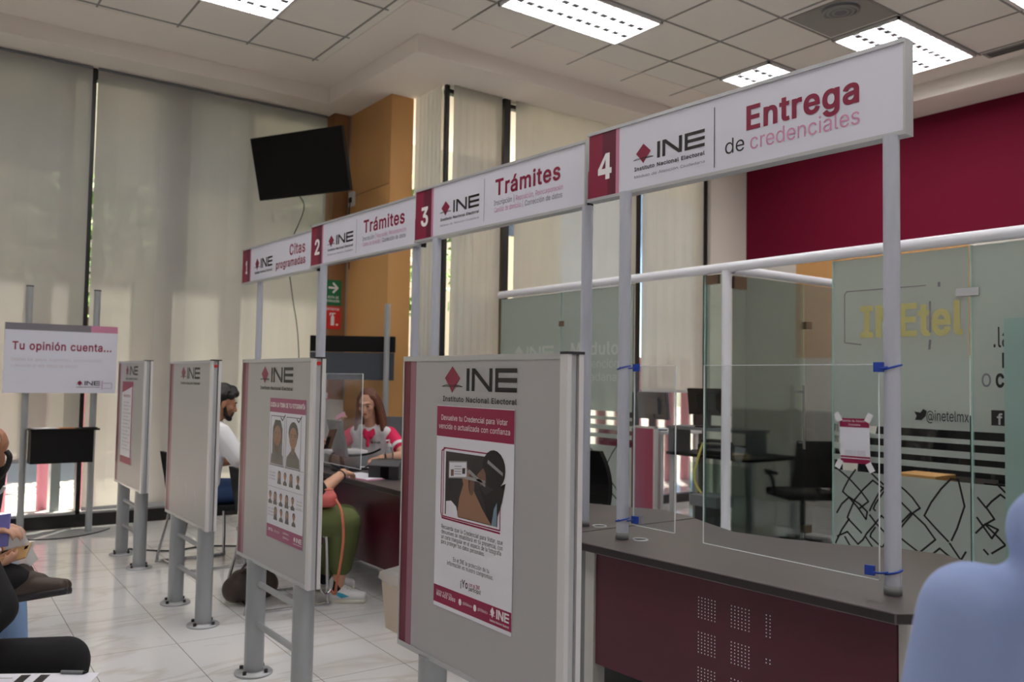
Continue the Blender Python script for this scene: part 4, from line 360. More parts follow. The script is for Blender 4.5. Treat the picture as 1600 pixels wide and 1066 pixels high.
'g':(425,"254,-167 298,-155 337,-133 367,-101 386,-59 392,-10 392,399 293,399 293,339 318,339 316,343 303,359 286,376 262,391 232,401 196,405 146,398 101,377 64,345 37,302 20,250 14,191 20,132 37,81 65,40 102,9 146,-9 195,-15 231,-12 261,-3 284,12 301,28 314,44 317,48 291,48 291,-4 285,-38 269,-59 243,-72 206,-77 181,-75 162,-70 147,-62 136,-52 126,-40 107,-14 22,-62 48,-103 69,-125 95,-144 127,-159 165,-168 207,-171 178,83 157,93 140,108 127,130 119,159 116,193 119,226 127,255 140,278 157,295 178,306 205,310 231,306 252,296 269,279 281,256 290,227 292,193 290,157 281,129 269,107 252,92 231,83 205,79 293,369 291,19","44,45,47 46,47,45 21,22,57 57,58,21 58,59,21 20,21,59 59,60,20 19,20,60 41,51,40 27,76,53 64,15,63 51,41,50 42,50,41 27,53,26 54,26,53 62,63,16 63,15,16 50,42,49 48,49,42 42,43,48 47,48,43 44,47,43 26,54,25 24,25,54 54,55,24 23,24,55 55,56,23 22,23,56 57,22,56 19,60,61 18,19,61 61,62,18 17,18,62 62,16,17 39,52,0 38,39,0 75,28,29 14,65,13 33,32,5 10,9,6 11,10,6 4,5,35 31,35,5 5,32,31 34,31,32 32,33,34 33,5,71 70,71,5 5,6,70 69,70,6 6,9,69 9,10,8 10,11,8 11,6,7 38,0,1 37,38,1 1,2,37 2,3,37 36,37,3 3,4,36 4,35,36 30,78,34 29,30,34 75,29,34 74,75,34 73,74,34 34,33,73 72,73,33 33,71,72 69,9,68 67,68,9 9,8,67 66,67,8 65,66,8 13,65,8 8,12,13 40,51,52 52,39,40 76,27,28 28,75,76 65,14,64 15,64,14 11,7,77 8,11,77 12,8,77 31,34,78 35,31,78"),
'i':(167,"134,-20 134,399 33,399 33,-20 108,427 128,440 142,459 147,483 142,507 128,527 108,540 84,544 60,540 40,527 26,507 21,483 26,459 40,440 60,427 84,422","18,12,17 13,17,12 15,16,17 17,13,15 14,15,13 10,11,4 4,5,10 5,9,10 6,7,5 9,5,7 7,8,9 0,1,3 2,3,1 4,11,19 18,19,11 12,18,11"),
'l':(189,"152,-22 165,-21 204,-13 185,77 158,72 147,72 138,73 137,74 135,81 134,99 134,529 33,529 33,83 39,41 59,6 94,-16 138,-22","12,13,8 8,9,12 11,12,9 9,10,11 5,6,16 1,2,4 2,3,4 5,16,0 0,1,5 1,4,5 16,6,15 6,7,15 14,15,7 13,14,7 8,13,7"),
'm':(610,"134,-20 134,237 136,261 143,279 154,293 167,302 183,308 199,310 222,307 239,296 250,281 254,258 254,-20 355,-20 355,246 357,265 363,281 372,293 384,302 400,308 418,310 441,307 459,297 471,281 476,252 476,-20 577,-20 577,256 572,300 558,338 536,368 507,390 473,402 437,406 403,403 373,393 345,378 322,356 304,330 284,275 349,275 327,341 301,376 265,399 220,406 191,403 164,394 139,380 117,359 100,332 79,275 132,275 132,399 33,399 33,-20 319,352 132,373","53,54,50 53,50,49 49,48,53 48,52,53 2,3,51 3,4,51 0,1,54 50,54,1 1,2,50 2,51,50 49,50,51 47,56,5 8,44,7 45,7,44 46,6,7 7,45,46 11,39,10 9,10,39 44,8,43 5,6,47 6,46,47 37,55,41 41,38,40 37,41,36 19,34,35 40,14,15 15,16,40 16,17,40 41,40,17 17,18,41 36,41,18 18,19,36 19,35,36 33,20,21 33,21,32 26,27,24 27,28,24 26,24,25 24,28,23 28,29,23 22,23,29 29,30,22 30,31,22 21,22,31 32,21,31 34,19,20 20,33,34 13,14,12 11,12,14 39,11,14 14,40,39 40,38,39 9,39,38 8,9,38 43,8,38 42,43,38 38,41,55 42,38,55 48,49,51 56,48,51 51,4,56 4,5,56 52,48,56"),
'n':(410,"136,253 144,273 156,289 171,300 189,307 209,309 238,304 258,290 271,268 276,234 276,-20 377,-20 377,241 373,289 359,330 335,363 305,386 268,400 227,405 181,398 140,379 107,344 71,267 132,267 132,399 33,399 33,-20 134,-20 134,226 132,370","25,26,22 22,26,28 23,21,22 25,22,21 21,24,25 28,26,27 22,28,0 23,22,0 0,1,23 1,2,23 3,20,29 18,5,6 6,17,18 9,10,11 11,12,9 9,12,8 12,13,8 13,14,8 7,8,14 14,15,7 15,16,7 6,7,16 17,6,16 20,3,4 19,20,4 4,5,19 5,18,19 21,23,29 23,2,29 2,3,29 24,21,29"),
'o':(415,"262,-22 309,-1 348,32 377,76 395,128 401,187 395,247 377,300 348,344 309,377 262,398 207,405 153,398 106,377 67,344 38,300 20,247 14,187 20,128 38,76 67,32 106,-1 153,-22 207,-28 179,71 157,82 140,100 127,125 119,154 116,187 119,221 127,251 140,276 157,294 179,306 207,310 236,306 258,294 275,276 288,251 296,221 299,187 296,154 288,125 275,100 258,82 236,71 207,67","17,18,28 28,29,17 29,30,17 16,17,30 23,24,22 34,11,12 22,24,21 24,25,21 20,21,25 25,26,20 19,20,26 26,27,19 18,19,27 28,18,27 16,30,31 15,16,31 31,32,15 14,15,32 32,33,14 13,14,33 33,34,13 34,12,13 4,5,42 41,42,5 40,41,5 5,6,40 46,0,1 45,46,1 1,2,45 44,45,2 2,3,44 43,44,3 3,4,43 4,42,43 40,6,39 6,7,39 38,39,7 7,8,38 37,38,8 8,9,37 36,37,9 10,36,9 0,46,23 46,47,23 24,23,47 11,34,35 35,36,11 36,10,11"),
'p':(424,"134,-163 134,39 107,39 110,34 123,18 140,1 164,-14 193,-25 230,-28 280,-22 324,-1 361,32 388,76 405,129 410,189 405,249 388,301 361,345 324,377 279,398 230,405 192,401 163,391 139,376 122,359 110,343 107,339 132,339 132,399 33,399 33,-163 194,71 174,81 157,98 144,122 136,153 133,189 136,225 144,255 156,279 173,296 194,306 220,310 247,306 268,295 285,278 297,254 305,224 308,189 305,154 297,124 284,99 267,82 246,71 220,67 134,7 132,368","29,30,2 2,30,3 26,25,29 3,30,4 4,1,3 2,3,1 29,2,36 25,26,27 27,24,25 29,25,24 24,28,29 5,6,1 32,33,1 2,1,33 33,34,2 34,35,2 36,2,35 29,36,37 26,29,37 37,38,26 38,39,26 27,26,39 39,40,27 22,23,27 27,23,56 8,53,54 43,44,19 53,8,9 9,52,53 20,42,43 43,19,20 12,13,50 49,50,13 13,14,49 48,49,14 47,48,14 14,15,47 46,47,15 15,16,46 52,9,10 10,11,52 51,52,11 11,12,51 12,50,51 46,16,45 16,17,45 44,45,17 17,18,44 19,44,18 8,54,7 54,31,7 6,7,31 1,6,31 32,1,31 27,40,41 22,27,41 21,22,41 41,42,21 42,20,21 30,0,4 0,55,4 1,4,55 5,1,55 24,27,56 28,24,56"),
'r':(259,"134,-20 134,236 136,257 143,273 154,287 168,297 186,303 208,306 218,305 228,304 263,299 263,403 230,404 212,405 175,400 141,384 114,359 104,341 132,341 132,399 33,399 33,-20 132,375","16,17,18 17,16,20 0,1,21 20,21,1 17,20,1 1,2,17 2,3,17 18,17,3 18,15,22 20,16,19 14,6,7 10,11,9 11,12,9 8,9,12 13,8,12 8,13,7 14,7,13 18,3,4 4,5,18 5,6,18 6,14,18 15,18,14 16,18,22 19,16,22"),
's':(365,"227,-24 268,-12 302,8 329,35 346,69 351,107 344,150 321,186 284,212 235,229 177,242 152,250 137,259 131,267 129,277 132,289 143,300 162,309 187,312 213,309 230,300 241,287 257,254 351,275 332,325 314,352 291,374 262,391 227,401 187,405 145,401 107,389 74,370 49,343 32,311 27,274 34,230 58,194 95,168 144,151 207,136 228,129 240,121 246,113 247,104 244,91 233,79 211,69 181,66 155,69 136,77 122,91 106,130 10,109 27,55 46,25 73,1 105,-15 142,-25 182,-28","56,51,55 54,55,51 51,52,54 53,54,52 11,39,10 59,48,58 48,49,58 58,49,57 49,50,57 56,57,50 51,56,50 39,11,38 11,12,38 37,38,12 12,13,37 36,37,13 35,36,13 13,14,35 34,35,14 14,15,34 33,34,15 32,33,15 15,16,32 31,32,16 16,17,31 17,30,31 19,28,18 29,18,28 41,9,40 4,5,44 23,24,22 47,0,1 46,47,1 1,2,46 45,46,2 2,3,45 3,4,45 4,44,45 44,5,43 5,6,43 6,7,43 42,43,7 7,8,42 41,42,8 9,41,8 22,24,21 24,25,21 20,21,25 25,26,20 26,27,20 19,20,27 28,19,27 48,59,0 0,47,48 10,39,40 40,9,10 30,17,18 18,29,30"),
't':(227,"-14,399 -14,307 224,307 224,399 45,91 53,44 78,6 118,-17 167,-24 181,-24 194,-23 207,-21 237,-13 217,76 183,71 171,70 157,72 151,75 148,82 146,99 146,491 45,491 146,307 146,399 45,399 45,307","6,7,17 6,17,5 17,18,5 4,5,18 18,19,4 15,9,14 9,15,8 16,8,15 13,11,12 14,9,10 10,11,14 11,13,14 8,16,7 17,7,16 2,3,23 0,1,25 22,2,23 23,20,24 20,21,24 22,23,24 25,22,24 24,0,25 19,22,25 4,19,25"),
'u':(410,"228,-19 269,0 303,35 339,112 278,112 278,-20 377,-20 377,399 276,399 276,154 273,127 266,106 254,91 239,80 221,73 201,70 172,75 152,89 139,111 134,146 134,399 33,399 33,138 37,91 51,50 74,17 105,-7 142,-21 183,-25 278,10","21,22,19 28,15,16 28,16,27 27,16,26 16,17,26 25,26,17 24,25,17 17,18,24 23,24,18 22,23,18 19,22,18 21,19,20 14,0,1 13,14,1 3,2,6 6,7,3 6,2,5 2,3,4 3,7,9 8,9,7 13,1,29 11,12,4 10,11,4 4,3,10 3,9,10 15,28,0 0,14,15 2,4,29 4,12,29 12,13,29 5,2,29"),
'¡':(196,"153,-145 148,242 48,242 43,-145 124,281 145,295 160,316 164,342 160,367 145,389 123,403 98,408 73,403 51,389 37,367 32,342 37,316 51,295 73,281 98,276","18,19,17 15,16,17 17,13,15 14,15,13 5,9,11 10,11,9 6,7,5 9,5,7 7,8,9 2,3,0 0,1,2 4,5,19 17,19,5 5,11,17 13,17,11 12,13,11"),
'Í':(300,"289,-20 289,77 203,77 203,432 289,432 289,529 11,529 11,432 98,432 98,77 11,77 11,-20 185,538 275,678 159,679 92,538","10,11,9 6,7,8 0,1,2 4,5,3 9,11,0 0,2,9 8,9,2 2,3,8 14,15,12 12,13,14 3,5,8 6,8,5"),
'Ó':(533,"334,-18 394,8 444,50 482,106 505,175 513,254 505,333 482,402 444,458 394,501 334,527 267,536 200,527 140,501 90,459 52,402 28,333 20,254 28,175 52,106 90,50 140,8 200,-18 267,-27 229,78 195,93 166,118 143,153 129,198 124,254 129,310 143,356 166,391 195,415 229,431 267,436 305,431 339,416 367,391 390,356 405,310 410,254 405,198 390,153 367,118 339,93 305,78 267,73 301,538 391,678 275,679 208,538","18,19,27 27,28,18 17,18,28 28,29,17 29,30,17 16,17,30 24,22,23 23,47,24 22,24,25 12,33,34 34,11,12 22,25,21 25,26,21 20,21,26 19,20,26 27,19,26 16,30,31 15,16,31 31,32,15 14,15,32 13,14,32 32,33,13 33,12,13 46,0,45 37,10,36 4,5,42 41,42,5 40,41,5 5,6,40 45,0,1 44,45,1 1,2,44 2,3,44 43,44,3 3,4,43 4,42,43 40,6,39 6,7,39 38,39,7 7,8,38 8,9,38 37,38,9 10,37,9 50,48,49 0,46,23 47,23,46 11,34,35 35,36,11 36,10,11 48,50,51"),
'á':(389,"194,-26 223,-18 247,-5 266,10 280,26 284,32 257,32 257,-20 357,-20 357,252 353,294 340,330 321,357 297,377 270,391 244,399 218,403 194,404 160,402 127,395 95,381 65,361 40,334 12,279 110,250 124,277 132,287 143,296 157,304 174,309 196,311 216,309 231,304 242,297 249,287 254,274 256,256 256,257 255,253 254,252 247,249 231,246 175,240 148,236 121,230 93,222 67,210 44,194 26,171 14,143 10,108 15,68 31,34 55,6 86,-13 121,-25 160,-29 152,67 137,71 126,77 118,84 114,93 112,105 114,118 119,126 128,133 141,140 159,145 179,148 203,151 235,156 251,159 265,163 279,168 257,154 256,139 253,120 246,103 234,88 218,76 197,68 170,65 223,409 313,548 197,549 130,409 257,3","52,53,60 60,61,52 51,52,61 61,62,51 50,51,62 62,63,50 49,50,63 48,49,63 63,64,48 47,48,64 64,46,47 22,23,24 0,81,56 57,56,81 29,17,18 56,57,55 58,55,57 67,68,43 68,42,43 28,29,19 29,18,19 55,58,54 58,59,54 53,54,59 60,53,59 46,64,65 45,46,65 65,66,45 44,45,66 66,67,44 67,43,44 22,24,25 25,26,22 21,22,26 26,27,21 20,21,27 27,28,20 28,19,20 30,31,16 41,69,70 70,71,41 71,40,41 32,15,31 16,31,15 5,4,8 73,5,8 8,9,73 3,7,8 8,4,3 6,3,4 4,5,6 38,39,73 73,9,38 36,38,9 37,36,9 9,10,37 35,37,10 10,11,35 2,86,6 1,2,6 80,1,6 79,80,6 78,79,6 6,5,78 77,78,5 76,77,5 5,73,76 73,75,76 40,71,72 72,73,40 73,39,40 35,11,34 11,12,34 33,34,12 12,13,33 32,33,13 13,14,32 15,32,14 84,82,83 1,80,0 81,0,80 42,68,69 69,41,42 17,29,30 30,16,17 3,6,86 7,3,86 38,36,37 74,75,73 82,84,85"),
'ó':(415,"262,-22 309,-1 348,32 377,76 395,128 401,187 395,247 377,300 348,344 309,377 262,398 207,405 153,398 106,377 67,344 38,300 20,247 14,187 20,128 38,76 67,32 106,-1 153,-22 207,-28 179,71 157,82 140,100 127,125 119,154 116,187 119,221 127,251 140,276 157,294 179,306 207,310 236,306 258,294 275,276 288,251 296,221 299,187 296,154 288,125 275,100 258,82 236,71 207,67 242,409 332,548 216,549 149,409","18,19,27 27,28,18 17,18,28 28,29,17 29,30,17 16,17,30 23,47,24 23,24,22 34,11,12 22,24,21 24,25,21 20,21,25 25,26,20 19,20,26 27,19,26 16,30,31 15,16,31 31,32,15 14,15,32 32,33,14 13,14,33 33,34,13 34,12,13 4,5,42 41,42,5 40,41,5 5,6,40 46,0,1 45,46,1 1,2,45 44,45,2 2,3,44 43,44,3 3,4,43 4,42,43 40,6,39 6,7,39 38,39,7 7,8,38 37,38,8 8,9,37 36,37,9 10,36,9 50,48,49 0,46,23 47,23,46 11,34,35 35,36,11 36,10,11 48,50,51")}}
_TXT = {}
def text_geo(t, bold):
    k = (t, bold)
    if k not in _TXT:
        vs = []; fs = []; x = 0
        for ch in t:
            g = GLYPHS[bold].get(ch)
            if g is None: x += 260; continue
            b = len(vs)
            vs += [((x + int(p.split(',')[0])) / 1000, int(p.split(',')[1]) / 1000) for p in g[1].split()]
            fs += [tuple(b + int(q) for q in f.split(',')) for f in g[2].split()]
            x += g[0] + (40 if bold else 0)
        _TXT[k] = (vs, fs)
    return _TXT[k]

class MB:
    def __init__(s):
        s.v = []; s.f = []; s.fm = []; s.fs = []; s.mats = []
    def mi(s, m):
        if m not in s.mats: s.mats.append(m)
        return s.mats.index(m)
    def add(s, vs, fs, m, smooth=False):
        b = len(s.v); s.v += [V(p) for p in vs]; k = s.mi(m)
        for f in fs:
            s.f.append([b + i for i in f]); s.fm.append(k); s.fs.append(smooth)
    def box(s, a, b, m, rz=0.0, c=None):
        x0, y0, z0 = a; x1, y1, z1 = b
        vs = [V(p) for p in ((x0, y0, z0), (x1, y0, z0), (x1, y1, z0), (x0, y1, z0), (x0, y0, z1), (x1, y0, z1), (x1, y1, z1), (x0, y1, z1))]
        if rz:
            c = V(c) if c else (V(a) + V(b)) / 2
            q = Matrix.Rotation(rz, 3, 'Z'); vs = [q @ (p - c) + c for p in vs]
        s.add(vs, [(0, 3, 2, 1), (4, 5, 6, 7), (0, 1, 5, 4), (1, 2, 6, 5), (2, 3, 7, 6), (3, 0, 4, 7)], m)
        return s
    def fbox(s, fr, a0, b0, c0, a1, b1, c1, m):
        vs = [fr.P(*p) for p in ((a0, b0, c0), (a1, b0, c0), (a1, b1, c0), (a0, b1, c0), (a0, b0, c1), (a1, b0, c1), (a1, b1, c1), (a0, b1, c1))]
        s.add(vs, [(0, 3, 2, 1), (4, 5, 6, 7), (0, 1, 5, 4), (1, 2, 6, 5), (2, 3, 7, 6), (3, 0, 4, 7)], m)
        return s
    def rect(s, fr, a0, b0, a1, b1, c, m):
        s.add([fr.P(a0, b0, c), fr.P(a1, b0, c), fr.P(a1, b1, c), fr.P(a0, b1, c)], [(0, 1, 2, 3)], m)
        return s
    def poly(s, fr, pts, c, m):
        s.add([fr.P(a, b, c) for a, b in pts], [tuple(range(len(pts)))], m)
        return s
    def prism(s, fr, pts, c0, c1, m, m2=None):
        n = len(pts)
        vs = [fr.P(a, b, c0) for a, b in pts] + [fr.P(a, b, c1) for a, b in pts]
        s.add(vs, [tuple(reversed(range(n))), tuple(range(n, 2 * n))], m)
        s.add(vs, [(i, (i + 1) % n, n + (i + 1) % n, n + i) for i in range(n)], m2 or m)
        return s
    def strip(s, fr, pts, wd, c, m):
        """polyline drawn as a flat band"""
        for (a, b), (a2, b2) in zip(pts[:-1], pts[1:]):
            d = V((a2 - a, b2 - b, 0)); L = d.length or 1; nx, ny = -d.y / L * wd / 2, d.x / L * wd / 2
            ex, ey = d.x / L * wd * 0.3, d.y / L * wd * 0.3
            s.poly(fr, [(a - ex - nx, b - ey - ny), (a2 + ex - nx, b2 + ey - ny), (a2 + ex + nx, b2 + ey + ny), (a - ex + nx, b - ey + ny)], c, m)
        return s
    def text(s, fr, t, a, b, wd, h, m, bold=0.0, c=0.001, slant=0.0):
        """string with its baseline at b, cap height h, stretched to width wd from a"""
        bd = bold >= 0.012
        ch = max(v[1] for v in text_geo('H', bd)[0])
        vs, fs = text_geo(t, bd)
        if not vs: return s
        x0 = min(v[0] for v in vs); x1 = max(v[0] for v in vs)
        sx = wd / (x1 - x0); sy = h / ch
        for dx in ((-1, 1) if bold > 0.03 else (0,)):
            s.add([fr.P(a + (v[0] - x0) * sx + dx * bold * 0.45 * h, b + v[1] * sy, c + 0.00025 * dx) for v in vs], fs, m)
        return s
    def cyl(s, p0, p1, r0, m, r1=None, n=16, cap=True, smooth=True):
        p0, p1 = V(p0), V(p1); r1 = r0 if r1 is None else r1
        d = (p1 - p0).normalized(); a = d.orthogonal().normalized(); b = d.cross(a)
        ring = lambda p, r: [p + (a * math.cos(2 * math.pi * i / n) + b * math.sin(2 * math.pi * i / n)) * r for i in range(n)]
        vs = ring(p0, r0) + ring(p1, r1)
        s.add(vs, [(i, (i + 1) % n, n + (i + 1) % n, n + i) for i in range(n)], m, smooth)
        if cap: s.add(vs, [tuple(reversed(range(n))), tuple(range(n, 2 * n))], m)
        return s
    def tube(s, pts, r, m, n=8, sub=5, closed=False):
        pts = [V(p) for p in pts]
        if sub > 1 and len(pts) > 2:
            q = []
            L = len(pts)
            rng = range(L if closed else L - 1)
            for i in rng:
                p0 = pts[(i - 1) % L] if closed or i > 0 else pts[0]
                p1 = pts[i]; p2 = pts[(i + 1) % L]
                p3 = pts[(i + 2) % L] if closed or i + 2 < L else pts[-1]
                for k in range(sub):
                    t = k / sub
                    q.append(0.5 * ((2 * p1) + (p2 - p0) * t + (2 * p0 - 5 * p1 + 4 * p2 - p3) * t * t + (3 * p1 - p0 - 3 * p2 + p3) * t ** 3))
            if not closed: q.append(pts[-1])
            pts = q
        L = len(pts); vs = []
        nrm = None
        for i, p in enumerate(pts):
            if closed: d = pts[(i + 1) % L] - pts[i - 1]
            else: d = pts[min(i + 1, L - 1)] - pts[max(i - 1, 0)]
            d.normalize()
            nrm = d.orthogonal().normalized() if nrm is None else (nrm - d * nrm.dot(d)).normalized()
            b = d.cross(nrm)
            rr = r(i / (L - 1)) if callable(r) else r
            vs += [p + (nrm * math.cos(2 * math.pi * k / n) + b * math.sin(2 * math.pi * k / n)) * rr for k in range(n)]
        fs = []
        for i in range(L if closed else L - 1):
            j = (i + 1) % L
            fs += [(i * n + k, i * n + (k + 1) % n, j * n + (k + 1) % n, j * n + k) for k in range(n)]
        s.add(vs, fs, m, True)
        if not closed: s.add(vs, [tuple(reversed(range(n))), tuple(range((L - 1) * n, L * n))], m)
        return s
    def ell(s, c, r, m, rot=None, seg=16, rings=10):
        c = V(c); r = (r, r, r) if isinstance(r, (int, float)) else r
        vs = []; fs = []
        for i in range(rings + 1):
            th = math.pi * i / rings
            for k in range(seg):
                ph = 2 * math.pi * k / seg
                p = V((r[0] * math.sin(th) * math.cos(ph), r[1] * math.sin(th) * math.sin(ph), r[2] * math.cos(th)))
                vs.append(c + (rot @ p if rot else p))
        for i in range(rings):
            for k in range(seg):
                a, b2 = i * seg + k, i * seg + (k + 1) % seg
                q = (a, a + seg, b2 + seg, b2)
                if i == 0: q = (a, a + seg, b2 + seg)
                if i == rings - 1: q = (a, a + seg, b2)
                fs.append(q)
        s.add(vs, fs, m, True)
        return s
    def cap(s, p0, p1, r0, r1=None, m='skin', n=14):
        """tapered capsule: for bodies that are merged afterwards"""
        r1 = r0 if r1 is None else r1
        s.ell(p0, r0, m, seg=n, rings=8); s.ell(p1, r1, m, seg=n, rings=8)
        if (V(p1) - V(p0)).length > 1e-4: s.cyl(p0, p1, r0, m, r1=r1, n=n)
        return s
    def lathe(s, prof, c, m, n=24):
        c = V(c); vs = []; L = len(prof)
        for r, z in prof:
            vs += [c + V((r * math.cos(2 * math.pi * k / n), r * math.sin(2 * math.pi * k / n), z)) for k in range(n)]
        s.add(vs, [(i * n + k, i * n + (k + 1) % n, (i + 1) * n + (k + 1) % n, (i + 1) * n + k) for i in range(L - 1) for k in range(n)], m, True)
        return s
    def mesh(s, name):
        me = bpy.data.meshes.new(name)
        me.from_pydata([tuple(p) for p in s.v], [], s.f)
        for m in s.mats: me.materials.append(MATS[m])
        me.polygons.foreach_set('material_index', s.fm)
        me.polygons.foreach_set('use_smooth', s.fs)
        me.update()
        return me
    def build(s, name, parent=None, bev=0.0, world=True):
        if parent is not None and world:
            inv = wmat(parent).inverted(); s.v = [inv @ p for p in s.v]
        me = s.mesh(name)
        if bev:
            bm = bmesh.new(); bm.from_mesh(me)
            bmesh.ops.remove_doubles(bm, verts=bm.verts, dist=1e-5)
            bm.normal_update()
            es = [e for e in bm.edges if len(e.link_faces) == 2 and e.calc_face_angle(0) > R(40)]
            bmesh.ops.bevel(bm, geom=es, offset=bev, segments=2, affect='EDGES', profile=0.6)
            bm.to_mesh(me); bm.free()
        o = bpy.data.objects.new(name, me); COL.objects.link(o)
        if parent is not None: o.parent = parent
        return o
    def blob(s, name, parent, voxel=0.008, iters=4, fac=0.5, world=True):
        """merge overlapping volumes into one continuous skin"""
        if parent is not None and world:
            inv = wmat(parent).inverted(); s.v = [inv @ p for p in s.v]
        me = s.mesh(name + '_raw')
        t = bpy.data.objects.new(name + '_raw', me); COL.objects.link(t)
        md = t.modifiers.new('r', 'REMESH'); md.mode = 'VOXEL'; md.voxel_size = voxel; md.use_smooth_shade = True
        sm = t.modifiers.new('s', 'SMOOTH'); sm.factor = fac; sm.iterations = iters
        dg = bpy.context.evaluated_depsgraph_get(); dg.update()
        new = bpy.data.meshes.new_from_object(t.evaluated_get(dg)); new.name = name
        bpy.data.objects.remove(t); bpy.data.meshes.remove(me)
        new.materials.clear(); new.materials.append(MATS[s.mats[0]])
        for p in new.polygons: p.use_smooth = True; p.material_index = 0
        o = bpy.data.objects.new(name, new); COL.objects.link(o)
        if parent is not None: o.parent = parent
        return o

def wmat(o):
    m = Matrix.LocRotScale(o.location, o.rotation_euler, o.scale)
    return wmat(o.parent) @ m if o.parent else m
def tag(o, label=None, cat=None, group=None, kind=None):
    if label: o['label'] = label
    if cat: o['category'] = cat
    if group: o['group'] = group
    if kind: o['kind'] = kind
    return o
def thing(name, label, cat, loc=(0, 0, 0), rz=0.0, group=None):
    o = bpy.data.objects.new(name, None); COL.objects.link(o)
    o.empty_display_size = 0.1
    o.location = loc; o.rotation_euler = (0, 0, rz)
    return tag(o, label, cat, group)
def struct(name, mb, label=None, parent=None):
    o = mb.build(name, parent)
    o['kind'] = 'structure'
    if label: o['label'] = label
    return o
def copy_tree(o, parent=None):
    c = o.copy(); COL.objects.link(c)
    if parent is not None: c.parent = parent
    for ch in list(o.children): copy_tree(ch, c)
    return c

# ---------------------------------------------------------------- the setting
YL = 8.79      # left glass wall
YR = 7.05      # glass wall beyond the corner
XB = 8.84      # far wall
ZC, ZS = 4.485, 4.32

fl = MB(); fl.box((-5.5, -8.5, -0.06), (8.6, 6.2, 0.0), 'floor_marble')
flo = fl.build('floor'); flo['kind'] = 'structure'
flo.location = (1.713, 3.80, 0); flo.rotation_euler = (0, 0, R(-1.67))

c = MB()
c.box((-4, -4.5, ZC), (9.2, 9.2, ZC + 0.25), 'tile_white')
struct('ceiling', c, 'white suspended tile ceiling')
c = MB()
c.box((-4, 8.35, ZS), (3.68, 9.15, ZC), 'ceiling_white')
c.box((3.68, 6.50, ZS), (8.84, 9.15, ZC), 'ceiling_white')
c.box((8.3, -4.5, ZS), (8.84, 6.50, ZC), 'ceiling_white')
c.box((-4, 7.71, ZC - 0.004), (3.3, 8.36, ZC), 'ceiling_white')
c.box((3.3, 5.95, ZC - 0.004), (3.69, 8.36, ZC), 'ceiling_white')
c.box((3.69, 5.95, ZC - 0.004), (8.84, 6.51, ZC), 'ceiling_white')
c.box((8.0, -4.5, ZC - 0.004), (8.31, 5.95, ZC), 'ceiling_white')
struct('trim_1', c, 'white plaster border and lowered edge of the ceiling')
XG = [-2.5, -1.9, -1.25, -0.62, 0.02, 0.66, 1.3, 1.95, 2.565, 3.21, 3.88, 4.52, 5.185, 5.895, 6.61, 7.3, 7.94]
YG = [-3.9, -3.25, -2.6, -1.95, -1.3, -0.65, -0.05, 0.6, 1.22, 1.85, 2.45, 3.05, 3.68, 4.32, 4.96, 5.565, 6.24, 6.98, 7.66]
g = MB()
for x in XG:
    y1 = 7.71 if x < 3.3 else 5.95 if x < 8.0 else 5.95
    if x > 3.3: y1 = 6.24
    g.box((x - 0.007, -4.4, ZC - 0.007), (x + 0.007, y1, ZC), 'grid_grey')
for y in YG:
    x1 = 3.25 if y > 6.0 else 8.0
    g.box((-4, y - 0.007, ZC - 0.007), (x1, y + 0.007, ZC), 'grid_grey')
struct('trim_2', g, 'thin metal grid of the tile ceiling')

wb = MB(); wb.box((-4.1, -4.6, 0), (-4.0, 9.0, ZC), 'wall_white'); struct('wall_left', wb)
wb = MB(); wb.box((-4.1, -4.7, 0), (9.0, -4.5, ZC), 'wall_white'); struct('wall_rear', wb)
wb = MB()
wb.box((XB, -4.5, 2.95), (XB + 0.15, YR + 0.1, ZS), 'wall_maroon')
wb.box((XB + 0.02, -4.5, 0), (XB + 0.17, YR + 0.1, 2.95), 'wall_white')
wb.box((XB + 0.005, 4.2, 1.75), (XB + 0.03, 6.25, 2.95), 'ochre_wood')
struct('wall_back', wb, 'far wall, dark maroon above and ochre wood below')
# corner column clad in ochre wood
cw = MB()
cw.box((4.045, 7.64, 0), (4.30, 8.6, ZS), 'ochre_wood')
cw.box((3.86, 8.60, 0), (4.30, 8.85, ZS), 'ochre_shade_seam')
cw.box((4.041, 7.66, 3.40), (4.046, 8.58, 3.405), 'ochre_shade_seam')
cw.box((4.036, 8.575, 0), (4.05, 8.595, ZS), 'grid_grey')
struct('wall_corner', cw, 'corner column clad in ochre wood panels')
# windows: frames, panes
def win(n, frame, pane):
    f = struct(n, frame)
    p = pane.build('pane', f)
    return f
fr = MB(); pn = MB()
for x in (-3.9, -1.5, 1.49): fr.box((x - 0.02, YL, 0), (x + 0.02, YL + 0.12, ZS), 'black_metal')
fr.box((-4, YL - 0.02, 0), (3.86, YL + 0.12, 0.115), 'black_metal')
fr.box((-4, YL, 0.115), (3.86, YL + 0.12, 0.135), 'alu')
fr.box((-4, YL + 0.02, 4.22), (3.86, YL + 0.12, ZS), 'black_metal')
pn.box((-4, YL + 0.06, 0.13), (3.86, YL + 0.068, 4.25), 'glass_clear')
win('window_1', fr, pn)
fr = MB(); pn = MB()
fr.box((4.33, YR, 0), (4.37, YR + 0.04, ZS + 0.1), 'black_metal')
fr.box((4.33, YR, 0), (4.37, 7.64, 0.1), 'black_metal')
pn.box((4.36, YR + 0.04, 0.1), (4.368, 7.64, ZS + 0.1), 'glass_clear')
win('window_2', fr, pn)
fr = MB(); pn = MB()
for x in (5.06, 6.95, 8.1): fr.box((x - 0.04, YR - 0.02, 0), (x + 0.04, YR + 0.12, ZS + 0.1), 'black_metal')
fr.box((4.36, YR + 0.02, 0), (XB, YR + 0.1, 0.1), 'black_metal')
fr.box((4.36, YR + 0.02, 4.25), (5.3, YR + 0.1, 4.29), 'black_metal')
pn.box((4.37, YR + 0.06, 0.1), (XB, YR + 0.068, ZS + 0.1), 'glass_clear')
